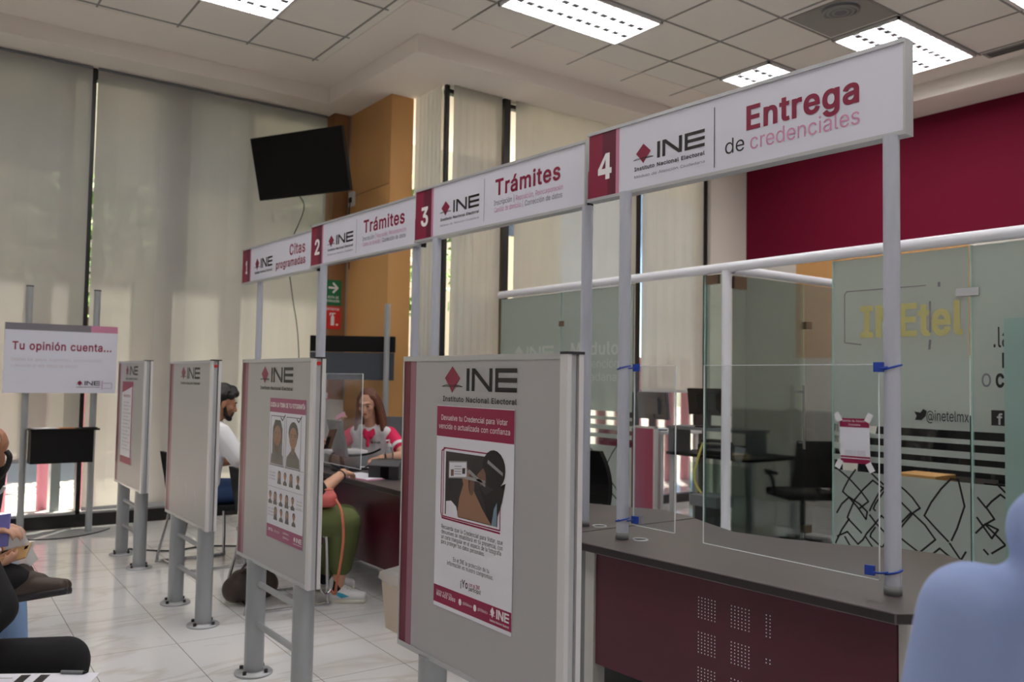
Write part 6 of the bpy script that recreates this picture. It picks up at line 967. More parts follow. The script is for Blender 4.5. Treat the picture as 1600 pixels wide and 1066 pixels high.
counter([(2.58, 6.20), (2.60, 7.80)], [(3.45, 7.80), (3.4, 7.6), (3.22, 7.3), (3.18, 7.0), (3.22, 6.7), (3.4, 6.4), (3.44, 6.20)], 0.74,
        'service counter farthest from the camera, in front of the man in white', ((2.65, 6.3), (2.65, 7.65)), [(2.72, 6.45), (2.72, 7.5)])

# booth signs: board on two slender posts that stand on the counter
def booth_sign(near, far, posts, num, head, label):
    a, b = V((*near, 0)), V((*far, 0)); d = (a - b).normalized(); L = (a - b).length
    f = F((b.x, b.y, 2.258), d, (0, 0, 1)); H = 0.325
    t = thing('booth_sign', label, 'sign', ((a.x + b.x) / 2, (a.y + b.y) / 2, 0.74), 0, 'numbered booth signs on posts')
    m = MB()
    m.fbox(f, 0.008, 0.012, -0.044, L - 0.008, H - 0.012, -0.001, 'sign_white')
    m.rect(f, 0.006, 0.012, L - 0.006, H - 0.012, 0.0, 'sign_white')
    m.rect(f, 0.0, 0.008, 0.062 * L, H - 0.010, 0.0008, 'maroon'); m.rect(f, 0.062 * L, 0.008, 0.119 * L, H - 0.010, 0.0008, 'maroon_dark')
    m.rect(f, 0.0, 0.008, 0.085 * L, H * .45, 0.0010, 'maroon')
    m.rect(f, 0.119 * L, 0.008, 0.133 * L, H - 0.010, 0.0008, 'pink_strip')
    if num == '4':
        a4 = lambda pts: [(0.044 * L + p * 0.058 * L, 0.28 * H + q_ * 0.37 * H) for p, q_ in pts]
        m.poly(f, a4([(.55, 0), (.85, 0), (.85, 1), (.55, 1)]), 0.0014, 'ink_white'); m.poly(f, a4([(0, .2), (1, .2), (1, .42), (0, .42)]), 0.0016, 'ink_white')
        m.poly(f, a4([(0, .42), (.28, .42), (.56, .78), (.56, 1)]), 0.0018, 'ink_white')
    else:
        m.text(f, num, 0.045 * L if num != '1' else 0.055 * L, 0.29 * H, 0.050 * L if num != '1' else 0.026 * L, 0.35 * H, 'ink_white', 0.05, 0.0015)
    if num == '4':
        logo(m, f, 0.195 * L, 0.40 * H, 0.256 * L, 0.22 * H, third=True)
        m.strip(f, [(0.483 * L, 0.10 * H), (0.483 * L, 0.85 * H)], 0.004, 0.0012, 'ink_black')
        m.text(f, 'Entrega', 0.585 * L, 0.465 * H, 0.306 * L, 0.285 * H, 'maroon', 0.035, 0.0014)
        m.text(f, 'de', 0.518 * L, 0.228 * H, 0.060 * L, 0.185 * H, 'ink_black', 0.0, 0.0014)
        m.text(f, 'credenciales', 0.596 * L, 0.218 * H, 0.297 * L, 0.185 * H, 'ink_pinkish', 0.0, 0.0014)
    elif num == '1':
        logo(m, f, 0.195 * L, 0.35 * H, 0.252 * L, 0.26 * H)
        m.text(f, 'Citas', 0.675 * L, 0.505 * H, 0.195 * L, 0.27 * H, 'maroon', 0.025, 0.0014)
        m.text(f, 'programadas', 0.50 * L, 0.225 * H, 0.375 * L, 0.20 * H, 'maroon', 0.022, 0.0014)
    else:
        logo(m, f, 0.184 * L, 0.405 * H, 0.252 * L, 0.22 * H, third=True)
        m.strip(f, [(0.466 * L, 0.12 * H), (0.466 * L, 0.85 * H)], 0.003, 0.0012, 'ink_grey')
        m.text(f, 'Tr\u00e1mites', 0.532 * L, 0.515 * H, 0.348 * L, 0.265 * H, 'maroon', 0.025, 0.0014)
        m.text(f, 'Inscripci\u00f3n |', 0.525 * L, 0.345 * H, 0.115 * L, 0.085 * H, 'ink_grey', 0.0, 0.0014)
        m.text(f, 'Reposici\u00f3n, Reincorporaci\u00f3n', 0.65 * L, 0.345 * H, 0.243 * L, 0.085 * H, 'ink_pinkish', 0.0, 0.0014)
        m.text(f, 'Cambio de domicilio |', 0.528 * L, 0.225 * H, 0.16 * L, 0.085 * H, 'ink_pinkish', 0.0, 0.0014)
        m.text(f, 'Correcci\u00f3n de datos', 0.70 * L, 0.225 * H, 0.19 * L, 0.085 * H, 'ink_grey', 0.0, 0.0014)
    m.build('sign_board', t)
    m = MB()
    m.fbox(f, 0, H - 0.014, -0.05, L, H, 0.006, 'alu'); m.fbox(f, 0, 0, -0.05, L, 0.014, 0.006, 'alu')
    m.fbox(f, L - 0.008, 0.014, -0.05, L, H - 0.014, 0.004, 'alu'); m.fbox(f, 0, 0.014, -0.05, 0.006, H - 0.014, 0.001, 'alu')
    m.build('sign_frame', t)
    if num != '4':
        m = MB(); m.fbox(f, L - 0.002, -0.012, -0.04, L + 0.012, 0.03, -0.01, 'black_plastic'); m.build('frame_clip', t)
        m = MB(); m.fbox(f, L - 0.002, 0.1, -0.045, L + 0.012, 0.125, -0.02, 'black_plastic'); m.build('frame_clip', t)
    for (x, y) in posts:
        m = MB(); m.cyl((x, y, 0.74), (x, y, 2.262), 0.0265, 'post_paint', n=20); po = m.build('post', t)
        m = MB(); m.lathe([(0.0265, 0.03), (0.0285, 0.03), (0.0285, 0.0), (0.001, 0.0)], (x, y, 0.741), 'counter_grey'); m.build('foot_shade_collar', po)  # darker ring stands in for shade and reflection at the post foot
    return t
booth_sign((2.690, 1.478), (2.62, 2.985), [(2.69, 1.53), (2.61, 2.72)], '4', 'Entrega', 'large white sign numbered 4 above the nearest counter')
booth_sign((2.672, 3.06), (2.60, 4.57), [(2.685, 3.06), (2.62, 4.34)], '3', '', 'white sign numbered 3, second from the camera')
booth_sign((2.665, 4.62), (2.60, 6.17), [(2.70, 4.72), (2.60, 5.92)], '2', '', 'white sign numbered 2 above the customer in green')
booth_sign((2.665, 6.22), (2.61, 7.76), [(2.72, 6.24), (2.66, 7.42)], '1', '', 'small far white sign numbered 1, left end of the row')

# acrylic screens between the posts, tied with blue cable ties
def acrylic(x, y0, y1, z0, z1, label):
    t = thing('acrylic_screen', label, 'screen', (x, (y0 + y1) / 2, z0), 0, 'clear protective screens')
    f = faceX(x, y1, z0)
    m = MB(); m.fbox(f, 0.002, 0.002, -0.002, y1 - y0 - 0.002, z1 - z0 - 0.002, 0.002, 'acrylic'); m.build('pane', t)
    m = MB(); W, H = y1 - y0, z1 - z0
    for a in ((0, 0, W, .0022), (0, H - .0022, W, H), (0, 0, .0022, H), (W - .0022, 0, W, H)): m.fbox(f, a[0], a[1], -.0028, a[2], a[3], .0028, 'edge_glint')
    m.build('polished_edge', t)
acrylic(2.655, 1.555, 2.305, 0.785, 1.495, 'large clear acrylic screen tied to the near post of counter 4')
acrylic(2.655, 2.455, 2.70, 0.80, 1.495, 'narrow clear acrylic screen tied to the far post of counter 4')
acrylic(2.62, 5.27, 5.88, 0.80, 1.45, 'clear acrylic screen in front of the staff woman')
def tie(px, py, z, x2, y2, lab):
    t = thing('cable_tie', lab, 'cable tie', (px, py, z), 0, 'blue cable ties on the posts')
    m = MB(); m.tube([(px + 0.029 * math.cos(a), py + 0.029 * math.sin(a), z + 0.008 * math.cos(a + 1)) for a in [k * math.pi / 5 for k in range(10)]], 0.0035, 'blue_tie', n=6, closed=True, sub=2)
    m.build('band', t)
    m = MB(); m.tube([(px - 0.028, py, z), ((px + x2) / 2 - 0.03, (py + y2) / 2, z - 0.004), (x2, y2, z)], 0.0035, 'blue_tie', n=6); m.build('tail', t)
    m = MB(); m.box((x2 - 0.014, y2 - 0.016, z - 0.016), (x2 - 0.004, y2 + 0.016, z + 0.016), 'blue_tie', R(12)); m.build('clip', t)
tie(2.69, 1.53, 1.485, 2.66, 1.555, 'blue tie high on the near post of counter 4')
tie(2.69, 1.53, 0.815, 2.655, 1.585, 'blue tie low on the near post of counter 4')
tie(2.61, 2.72, 1.485, 2.655, 2.68, 'blue tie high on the far post of counter 4')
tie(2.61, 2.72, 0.825, 2.655, 2.68, 'blue tie low on the far post of counter 4')

# ---------------------------------------------------------------- glass partition of the offices
XP = 5.0
t = thing('partition_rail', 'white tubular rail and post holding the glass partitions', 'rail', (XP, 4.1, 0))
m = MB(); m.cyl((XP, YR, 2.285), (XP, -1.5, 2.285), 0.036, 'rail_white', n=20); m.build('top_rail', t)
m = MB(); m.cyl((XP + 0.03, 4.1, 2.27), (6.4, 4.1, 2.27), 0.034, 'rail_white', n=20); m.build('side_rail', t)
m = MB(); m.cyl((XP, 4.13, 0), (XP, 4.13, 2.26), 0.034, 'rail_white', n=20); m.build('post', t)
m = MB(); m.cyl((XP, -1.3, 0), (XP, -1.3, 2.26), 0.034, 'rail_white', n=20); m.build('post', t)
ZB = [(1.174, 2.235), (1.099, 1.127), (1.017, 1.056), (0.945, 0.981), (0.12, 0.881)]
NETS = {'C': [[(0.027,0.89),(0.115,0.831),(0.197,0.758),(0.247,0.701),(0.184,0.648)],[(0.159,0.891),(0.115,0.831),(0.08,0.768),(0.069,0.743),(0.111,0.713),(0.175,0.654),(0.23,0.588),(0.239,0.636),(0.184,0.679),(0.115,0.713)],[(0.115,0.713),(0.063,0.664),(0.027,0.603)],[(0.252,0.892),(0.31,0.844),(0.358,0.811),(0.422,0.761)],[(0.35,0.791),(0.277,0.836),(0.21,0.771),(0.154,0.702),(0.115,0.615),(0.102,0.582),(0.115,0.568)],[(0.358,0.807),(0.318,0.764),(0.272,0.682),(0.255,0.645)],[(0.35,0.776),(0.293,0.692),(0.28,0.66),(0.293,0.65)],[(0.115,0.576),(0.062,0.498),(0.018,0.408)],[(0.119,0.565),(0.2,0.499)],[(0.031,0.453),(0.102,0.492),(0.175,0.425),(0.209,0.458),(0.234,0.5),(0.292,0.57),(0.333,0.625),(0.35,0.612)],[(0.255,0.619),(0.292,0.578),(0.353,0.526)],[(0.226,0.48),(0.271,0.426)],[(0.292,0.547),(0.263,0.505),(0.259,0.485),(0.337,0.429),(0.365,0.475)],[(0.084,0.458),(0.119,0.408)],[(0.423,0.84),(0.485,0.798),(0.531,0.759),(0.577,0.702),(0.538,0.672),(0.484,0.605),(0.429,0.53)],[(0.43,0.747),(0.485,0.702),(0.523,0.67),(0.484,0.627),(0.421,0.559)],[(0.538,0.661),(0.606,0.608),(0.668,0.531),(0.571,0.439),(0.484,0.49),(0.421,0.529)],[(0.803,0.894),(0.761,0.894),(0.703,0.83),(0.644,0.744),(0.603,0.662),(0.672,0.596),(0.744,0.532)],[(0.762,0.542),(0.794,0.614),(0.878,0.71),(0.837,0.747),(0.882,0.829),(0.803,0.894)],[(0.642,0.436),(0.693,0.485),(0.761,0.439)],[(0.751,0.523),(0.814,0.438),(0.842,0.489),(0.884,0.565)],[(0.804,0.503),(0.879,0.439)]],'D': [[(0.13,0.892),(0.188,0.837),(0.232,0.796)],[(0.191,0.807),(0.149,0.836),(0.103,0.793),(0.073,0.755),(0.116,0.696),(0.062,0.657),(0.015,0.605)],[(0.022,0.693),(0.101,0.588),(0.135,0.641),(0.069,0.665)],[(0.027,0.805),(0.07,0.755)],[(0.069,0.658),(0.141,0.594),(0.173,0.562),(0.101,0.506)],[(0.058,0.519),(0.081,0.496)]]}
def net(m, f, W, key):
    """curved diamond net cut into the film"""
    for k in range(int(W / 0.9) + 1):
        for pl in NETS[key]:
            pl = [(a + 0.87 * k, b) for a, b in pl if a + 0.87 * k < W - 0.005]
            if len(pl) > 1: m.strip(f, pl, 0.011, 0.0042, 'ink_black')
def glass_panel(name, y1, y0, label, filmed=True, mt='film_frost', z0=0.06, z1=2.24, group='frosted glass panels of the partition'):
    t = thing(name, label, 'glass panel', (XP, (y0 + y1) / 2, z0), 0, group)
    f = faceX(XP - 0.005, y1, 0)
    W = y1 - y0
    m = MB(); m.fbox(f, 0, z0, -0.010, W, z1, 0, 'glass_green' if not filmed else 'glass_clear'); m.build('pane', t)
    if filmed:
        m = MB()
        for a, b in ZB: m.fbox(f, 0.004, a, 0.0015, W - 0.004, b, 0.0028, mt)
        m.build('frosted_film', t)
        m = MB(); net(m, f, W, 'D' if 1 < W < 1.2 else 'C'); m.build('film_pattern', t)
    m = MB()
    m.fbox(f, -0.006, z0, -0.012, 0.005, z1, 0.004, 'edge_teal'); m.build('glass_edge', t)
    return t, f, W
tA, fA, WA = glass_panel('glass_panel', 6.98, 6.045, 'frosted glass panel touching the black mullion, with pale letters')
tB, fB, WB = glass_panel('glass_panel', 6.03, 5.10, 'frosted glass panel with pale module lettering, left of the office gap')
m = MB(); logo(m, fA, 0.22, 1.63, 0.62, 0.12, sub=True, c=0.005, dia='film_letters', ink='film_letters'); m.build('lettering', tA)
m = MB(); m.text(fB, 'M\u00f3dulo', 0.14, 1.66, 0.62, 0.11, 'film_letters', 0.03, 0.005); m.text(fB, 'de Atenci\u00f3n', 0.14, 1.545, 0.62, 0.075, 'film_letters', 0.0, 0.005); m.text(fB, 'Ciudadana', 0.14, 1.43, 0.60, 0.075, 'film_letters', 0.0, 0.005)
m.build('lettering', tB)
for t_, f_ in ((tB, fB),):
    for zz in (1.95, 0.5):
        m = MB(); m.fbox(f_, -0.035, zz - 0.025, -0.014, 0.035, zz + 0.025, 0.008, 'bronze'); m.build('glass_clip', t_)
t_, f_, W_ = glass_panel('glass_panel', 4.33, 4.17, 'narrow greenish glass strip beside the white post', False)
for zz in (2.21,):
    m = MB(); m.fbox(f_, 0.01, zz - 0.04, -0.016, 0.13, zz + 0.03, 0.008, 'bronze'); m.build('glass_clip', t_)
# INEtel office front
tC, fC, WC = glass_panel('glass_panel', 3.245, 2.372, 'frosted glass panel with yellow letters and a taped notice')
tD, fD, WD = glass_panel('glass_panel', 2.362, 1.2, 'frosted glass panel at the far right with dark contact lettering')
tE, fE, WE = glass_panel('glass_panel', 1.19, -1.2, 'frosted glass panel beyond the right edge of the frame')
m = MB()
m.text(fC, 'INEtel', 0.20, 1.735, 0.635, 0.195, 'film_yellow', 0.045, 0.005)
m.build('lettering', tC); m = MB()
m.strip(fC, [(0.62, 2.03), (0.10, 2.03), (0.085, 2.01), (0.085, 1.70), (0.20, 1.685)], 0.006, 0.005, 'ink_grey'); m.build('outline_mark', tC); m = MB()
m.strip(fC, [(0.645, 1.93), (0.645, 1.75)], 0.012, 0.006, 'ink_grey')
m.strip(fC, [(0.70, 2.04), (0.70, 2.02)], 0.015, 0.006, 'ink_grey'); m.strip(fC, [(0.645, 1.70), (0.64, 1.65)], 0.014, 0.006, 'ink_grey')
m.build('letter_mark', tC); m = MB()
m.text(fC, '@inetelmx', 0.62, 1.225, 0.245, 0.06, 'ink_black', 0.01, 0.005)
m.build('lettering', tC); m = MB()
m.poly(fC, list(reversed([(0.545, 1.275), (0.56, 1.25), (0.55, 1.225), (0.59, 1.225), (0.615, 1.25), (0.622, 1.28), (0.60, 1.292), (0.583, 1.27)])), 0.005, 'ink_black')
m.build('bird_icon', tC)
m = MB()
m.text(fD, '.la', 0.12, 1.65, 0.085, 0.115, 'ink_black', 0.0, 0.005); m.text(fD, 'no', 0.165, 1.535, 0.14, 0.115, 'ink_black', 0.0, 0.005)
m.text(fD, 'o', 0.055, 1.43, 0.05, 0.10, 'ink_grey', 0.0, 0.005); m.text(fD, 'co', 0.13, 1.43, 0.10, 0.10, 'ink_black', 0.02, 0.005)
m.build('lettering', tD); m = MB()
m.rect(fD, 0.105, 1.215, 0.185, 1.30, 0.005, 'ink_black'); m.text(fD, 'f', 0.135, 1.222, 0.03, 0.06, 'film_letters', 0.03, 0.0062)
m.build('square_icon', tD)
for zz in (1.95,):
    m = MB(); m.fbox(fD, -0.085, zz - 0.0, -0.016, 0.045, zz + 0.045, 0.01, 'alu'); m.build('glass_clip', tD)
    m = MB(); m.fbox(fD, -0.115, zz - 0.05, -0.04, -0.075, zz - 0.01, -0.02, 'bronze'); m.build('glass_clip', tD)
# teal glass leaf, right edge
t = thing('glass_panel', 'teal tinted glass leaf at the right edge in front of the lettered panel', 'glass panel', (4.86, 1.6, 0.03))
f = faceX(4.86, 2.13, 0); m = MB(); m.fbox(f, 0, 0.03, -0.01, 1.0, 1.80, 0.0, 'film_teal'); m.build('pane', t)
m = MB(); m.fbox(f, 0.1, 0.0, -0.03, 0.2, 0.06, 0.02, 'alu'); m.build('foot_clamp', t)
m = MB(); m.fbox(f, 0.8, 0.0, -0.03, 0.9, 0.06, 0.02, 'alu'); m.build('foot_clamp', t)
# glass door on the side of the office
f = faceY(4.1, 5.04, 0)
t = thing('glass_door', 'greenish glass door with a steel bar handle beneath the side rail', 'door', (5.04, 4.1, 0.03))
m = MB(); m.fbox(f, 0, 0.03, -0.01, 0.885, 2.23, 0, 'glass_green'); m.build('pane', t)
m = MB(); m.fbox(f, 0.0, 2.13, -0.016, 0.14, 2.22, 0.012, 'bronze'); m.build('hinge_patch', t)
m = MB(); m.cyl(f.P(0.80, 0.92, 0.05), f.P(0.80, 1.42, 0.05), 0.012, 'chrome', n=12); m.cyl(f.P(0.80, 0.97, 0.0), f.P(0.80, 0.97, 0.05), 0.008, 'chrome', n=8); m.cyl(f.P(0.80, 1.37, 0.0), f.P(0.80, 1.37, 0.05), 0.008, 'chrome', n=8); m.build('handle', t)
t = thing('glass_panel', 'fixed greenish glass panel behind the glass door, with bronze clips', 'glass panel', (5.94, 4.1, 0.03))
m = MB(); m.fbox(f, 0.895, 0.03, -0.01, 1.36, 2.23, 0, 'glass_clear'); m.build('pane', t)
for zz in (1.90, 0.28):
    m = MB(); m.fbox(f, 0.885, zz - 0.03, -0.014, 0.96, zz + 0.03, 0.01, 'bronze'); m.build('glass_clip', t)
# taped notice (its square code left out)
t = thing('notice', 'small maroon and white notice taped to the frosted glass', 'notice', (4.985, 3.08, 0.92))
f = F((4.988, 3.185, 0.93), (0, -1, 0.012), (0, 0.03, 1)); wN, hN = 0.205, 0.285
m = MB(); m.fbox(f, 0, 0, 0.002, wN, hN, 0.004, 'paper')
m.rect(f, 0, hN * .80, wN, hN, 0.0045, 'poster_maroon'); m.rect(f, 0, 0, wN, hN * .10, 0.0045, 'poster_maroon'); m.rect(f, 0, hN * .12, wN, hN * .16, 0.0045, 'poster_maroon')
m.text(f, 'M\u00f3dulo de Atenci\u00f3n', wN * .1, hN * .92, wN * .8, 0.013, 'ink_white', 0.0, 0.005); m.text(f, 'Ciudadana', wN * .3, hN * .84, wN * .4, 0.011, 'ink_white', 0.0, 0.005)
for k in range(4): m.text(f, 'Consulta los requisitos', wN * .15, hN * (.27 - k * .03), wN * .7, 0.005, 'ink_grey', 0.0, 0.005)
m.build('notice_sheet', t)
for (u, vv, a) in ((-0.01, hN + 0.005, .5), (wN, hN + 0.005, -.5), (-0.012, -0.01, -.5), (wN, -0.02, .5)):
    m = MB(); c_, s_ = math.cos(a), math.sin(a); m.poly(f, [(u + c_ * x_ - s_ * y_, vv + s_ * x_ + c_ * y_) for x_, y_ in ((-.02, -.03), (.02, -.03), (.02, .03), (-.02, .03))], 0.006, 'ink_white'); m.build('tape', t)
# ---------------------------------------------------------------- furniture and things
def sled_chair(x, y, rz, label, seat_mat='cloth_black', grp='chrome sled base chairs'):
    """chair facing +x before turning"""
    t = thing('sled_chair', label, 'chair', (x, y, 0), rz, grp)
    for s in (-1, 1):
        m = MB(); k = s * 0.24
        m.tube([(0.22, k, 0.43), (0.24, k, 0.40), (0.25, k, 0.05), (0.22, k, 0.011), (-0.2, k, 0.011), (-0.25, k, 0.03), (-0.17, k, 0.40), (-0.2, k * .95, 0.6), (-0.24, k * .9, 0.82)], 0.011, 'chrome', n=8)
        m.build('leg', t, world=False)
    m = MB(); m.tube([(0.22, -0.24, 0.43), (0.22, 0.24, 0.43)], 0.010, 'chrome'); m.build('stretcher', t, world=False)
    m = MB(); m.tube([(-0.2, -0.24, 0.011), (-0.2, 0.24, 0.011)], 0.010, 'chrome'); m.build('stretcher', t, world=False)
    m = MB(); m.box((-0.2, -0.23, 0.42), (0.24, 0.23, 0.455), seat_mat); m.build('seat', t, bev=0.012, world=False)
    m = MB()
    pts = [(-0.20, 0.55), (-0.215, 0.65), (-0.235, 0.75), (-0.25, 0.84)]
    for (xa, za), (xb, zb) in zip(pts[:-1], pts[1:]):
        m.add([(xa - .012, -.22, za), (xa - .012, .22, za), (xb - .012, .22, zb), (xb - .012, -.22, zb), (xa + .012, -.22, za), (xa + .012, .22, za), (xb + .012, .22, zb), (xb + .012, -.22, zb)],
              [(0, 1, 2, 3), (7, 6, 5, 4), (0, 3, 7, 4), (1, 5, 6, 2), (0, 4, 5, 1), (2, 6, 7, 3)], seat_mat)
    m.build('backrest', t, world=False)
    return t
def office_chair(x, y, rz, label, back_h=1.0, cmat='dark_plastic'):
    t = thing('office_chair', label, 'chair', (x, y, 0), rz, 'swivel office chairs')
    for k in range(5):
        a = k * 2 * math.pi / 5; m = MB(); m.tube([(0, 0, 0.1), (0.3 * math.cos(a), 0.3 * math.sin(a), 0.06)], 0.018, 'black_plastic'); m.ell((0.3 * math.cos(a), 0.3 * math.sin(a), 0.03), 0.03, 'black_plastic'); m.build('leg', t, world=False)
    m = MB(); m.cyl((0, 0, 0.08), (0, 0, 0.44), 0.025, 'black_plastic'); m.build('column', t, world=False)
    m = MB(); m.box((-0.23, -0.24, 0.44), (0.25, 0.24, 0.51), cmat); m.build('seat', t, bev=0.03, world=False)
    m = MB()
    for i in range(8):
        z0 = 0.56 + (back_h - 0.56) * i / 8; z1 = 0.56 + (back_h - 0.56) * (i + 1) / 8
        x0 = -0.24 - 0.05 * math.sin(i / 8 * 3); x1 = -0.24 - 0.05 * math.sin((i + 1) / 8 * 3)
        w0 = 0.21 * (1 - 0.25 * (i / 8) ** 3); w1 = 0.21 * (1 - 0.25 * ((i + 1) / 8) ** 3)
        m.add([(x0 - .02, -w0, z0), (x0 - .02, w0, z0), (x1 - .02, w1, z1), (x1 - .02, -w1, z1), (x0 + .02, -w0, z0), (x0 + .02, w0, z0), (x1 + .02, w1, z1), (x1 + .02, -w1, z1)],
              [(0, 1, 2, 3), (7, 6, 5, 4), (0, 3, 7, 4), (1, 5, 6, 2), (0, 4, 5, 1), (2, 6, 7, 3)], cmat)
    m.build('backrest', t, world=False)
    m = MB(); m.tube([(-0.05, 0, 0.45), (-0.26, 0, 0.47), (-0.30, 0, 0.62)], 0.02, 'black_plastic'); m.build('back_bracket', t, world=False)
    for s in (-1, 1):
        m = MB(); m.tube([(0.0, s * 0.25, 0.47), (0.0, s * 0.28, 0.62), (0.14, s * 0.28, 0.66), (-0.1, s * 0.28, 0.66)], 0.016, 'black_plastic'); m.build('armrest', t, world=False)
    return t
def monitor(x, y, z, rz, label, w_=0.46, h_=0.28, back='black_plastic', tilt=0.12):
    """screen faces +x before turning"""
    t = thing('computer_monitor', label, 'monitor', (x, y, z), rz, 'computer monitors in the staff areas')
    q = Matrix.Rotation(-tilt, 3, 'Y')
    f = F(V((0, -w_ / 2, 0.12)), (0, 1, 0), q @ V((0, 0, 1)))
    m = MB(); m.fbox(f, 0, 0, -0.035, w_, h_, 0.0, back); m.fbox(f, w_ * .25, h_ * .2, -0.06, w_ * .75, h_ * .8, -0.035, back); m.build('housing', t, bev=0.006, world=False)
    m = MB(); m.rect(f, 0.012, 0.02, w_ - 0.012, h_ - 0.012, 0.001, 'screen_black'); m.build('screen', t, world=False)
    m = MB(); m.box((-0.06, -0.03, 0.01), (-0.03, 0.03, 0.25), back); m.build('stand_arm', t, world=False)
    m = MB(); m.box((-0.12, -0.1, 0.0), (0.08, 0.1, 0.014), back); m.build('stand_base', t, bev=0.004, world=False)
    return t

# opinion stand beside the window wall
t = thing('opinion_stand', 'grey two-post stand with a sign asking for opinions, beside the window blinds', 'stand', (1.24, 8.4, 0))
m = MB(); n = 24
pts = [(0.78 + 0.94 * i / n, 8.52 - 0.32 * math.sin(math.pi * i / n) ** 0.8) for i in range(n + 1)]
m.prism(F((0, 0, 0), (1, 0, 0), (0, 1, 0)), pts + [(1.70, 8.60), (0.80, 8.60)], 0.0, 0.012, 'grey_paint', 'slit'); m.build('base_plate', t)
for x in (0.985, 1.522):
    m = MB(); m.cyl((x, 8.42, 0.012), (x, 8.42, 2.165), 0.028, 'grey_paint', n=20); p = m.build('post', t)
    m = MB(); m.cyl((x, 8.42, 2.165), (x, 8.42, 2.175), 0.03, 'dark_plastic', n=20); m.build('post_cap', p)
f = F((0.805, 8.35, 1.245), (1, 0, 0), (0, 0, 1)); Wd, Hd = 0.885, 0.60
m = MB(); m.fbox(f, 0, 0, -0.035, Wd, Hd, -0.001, 'sign_white'); m.rect(f, 0, 0, Wd, Hd, 0, 'sign_white')
m.rect(f, 0, Hd * .90, Wd * .75, Hd, 0.001, 'ink_grey'); m.rect(f, Wd * .75, Hd * .90, Wd, Hd, 0.001, 'pink_strip')
m.text(f, 'Tu opini\u00f3n cuenta...', Wd * .065, Hd * .62, Wd * .88, Hd * .115, 'maroon', 0.03, 0.0014)
m.text(f, 'D\u00e9janos tus quejas, sugerencias, reconocimientos', Wd * .06, Hd * .46, Wd * .80, Hd * .045, 'ink_pale', 0.0, 0.0014)
m.text(f, 'o denuncias en este m\u00f3dulo de atenci\u00f3n', Wd * .06, Hd * .37, Wd * .58, Hd * .045, 'ink_pale', 0.0, 0.0014)
logo(m, f, Wd * .635, Hd * .115, Wd * .215, Hd * .065, dia='maroon'); m.strip(f, [(Wd * .87, Hd * .06), (Wd * .87, Hd * .18)], 0.006, 0.001, 'pink_strip')
m.strip(f, [(Wd * .885, Hd * .07), (Wd * .96, Hd * .07), (Wd * .96, Hd * .15), (Wd * .885, Hd * .15)], 0.003, 0.001, 'ink_grey')
m.build('sign_board', t)
m = MB(); m.box((1.015, 8.22, 0.645), (1.50, 8.39, 0.925), 'black_plastic'); bx = m.build('suggestion_box', t)
m = MB(); m.box((1.005, 8.20, 0.925), (1.545, 8.40, 0.94), 'black_plastic'); m.build('box_lid', t)
t = thing('paper_sheet', 'white sheet of paper lying on the black suggestion box', 'paper', (1.1, 8.3, 0.941)); m = MB(); m.box((1.03, 8.22, 0.941), (1.22, 8.36, 0.945), 'paper', R(6)); m.build('sheet', t)
t = thing('leaflet', 'orange leaflet lying on the black suggestion box', 'paper', (1.3, 8.3, 0.941)); m = MB(); m.box((1.225, 8.23, 0.941), (1.36, 8.35, 0.944), 'paper_orange', R(-4)); m.build('sheet', t)
t = thing('pen', 'black pen lying on the edge of the black suggestion box', 'pen', (1.45, 8.3, 0.941)); m = MB(); m.cyl((1.40, 8.25, 0.946), (1.53, 8.235, 0.946), 0.005, 'black_plastic', n=8); m.build('barrel', t)

# second stand, behind the staff woman
t = thing('display_stand', 'dark header board on a grey post behind the staff woman', 'stand', (3.75, 7.6, 0))
P0, P1 = V((3.520, 7.829, 0)), V((3.99, 7.481, 0)); f = F(P0, (P1 - P0).normalized(), (0, 0, 1)); Lb = (P1 - P0).length
m = MB(); m.fbox(f, -0.2, 1.677, -0.05, Lb + 0.06, 1.835, -0.03, 'black_plastic'); m.build('header', t)
m = MB(); m.fbox(f, -0.2, 1.40, -0.05, Lb + 0.05, 1.672, -0.03, 'screen_grey'); m.build('board', t)
m = MB(); m.cyl(f.P(Lb - .02, 0.02, 0), f.P(Lb - .02, 2.155, 0), 0.028, 'grey_paint', n=16); m.build('post', t)
m = MB(); m.cyl(f.P(-.1, 0.02, 0), f.P(-.1, 1.66, -.04), 0.028, 'grey_paint', n=16); m.build('post', t)
m = MB(); m.fbox(f, -0.15, 0, -0.06, Lb + 0.02, 0.02, 0.15, 'grey_paint'); m.build('base_plate', t)

# television on the corner column
tvc = V((3.229, 8.013, 3.532)); yaw, pit, rol = R(-58.1), R(14.2), R(1.8)
u = V((math.cos(yaw), math.sin(yaw), 0)); n_ = V((math.sin(yaw), -math.cos(yaw), 0)); v_ = V((0, 0, 1))
v2 = v_ * math.cos(pit) + n_ * math.sin(pit); u3 = u * math.cos(rol) + v2 * math.sin(rol); v3 = v2 * math.cos(rol) - u * math.sin(rol)
f = F(tvc, u3, v3)
t = thing('television', 'black television hung high and tilted beside the ochre column', 'television', tvc)
m = MB(); m.fbox(f, -.544, -.313, -0.05, .544, .313, 0.0, 'black_plastic'); m.build('housing', t, bev=0.006)
m = MB(); m.rect(f, -.534, -.297, .534, .303, 0.001, 'screen_black'); m.build('screen', t)
m = MB(); m.tube([f.P(0.1, 0, -0.05), f.P(0.15, 0, -0.25), V((3.95, 8.5, 3.6))], 0.025, 'black_metal', sub=1); m.fbox(f, -.15, -.15, -0.075, .15, .15, -0.05, 'black_metal'); m.build('wall_bracket', t)
t = thing('cable', 'thin dark cable hanging from the television to the floor socket', 'cable', (3.2, 8.5, 2.9))
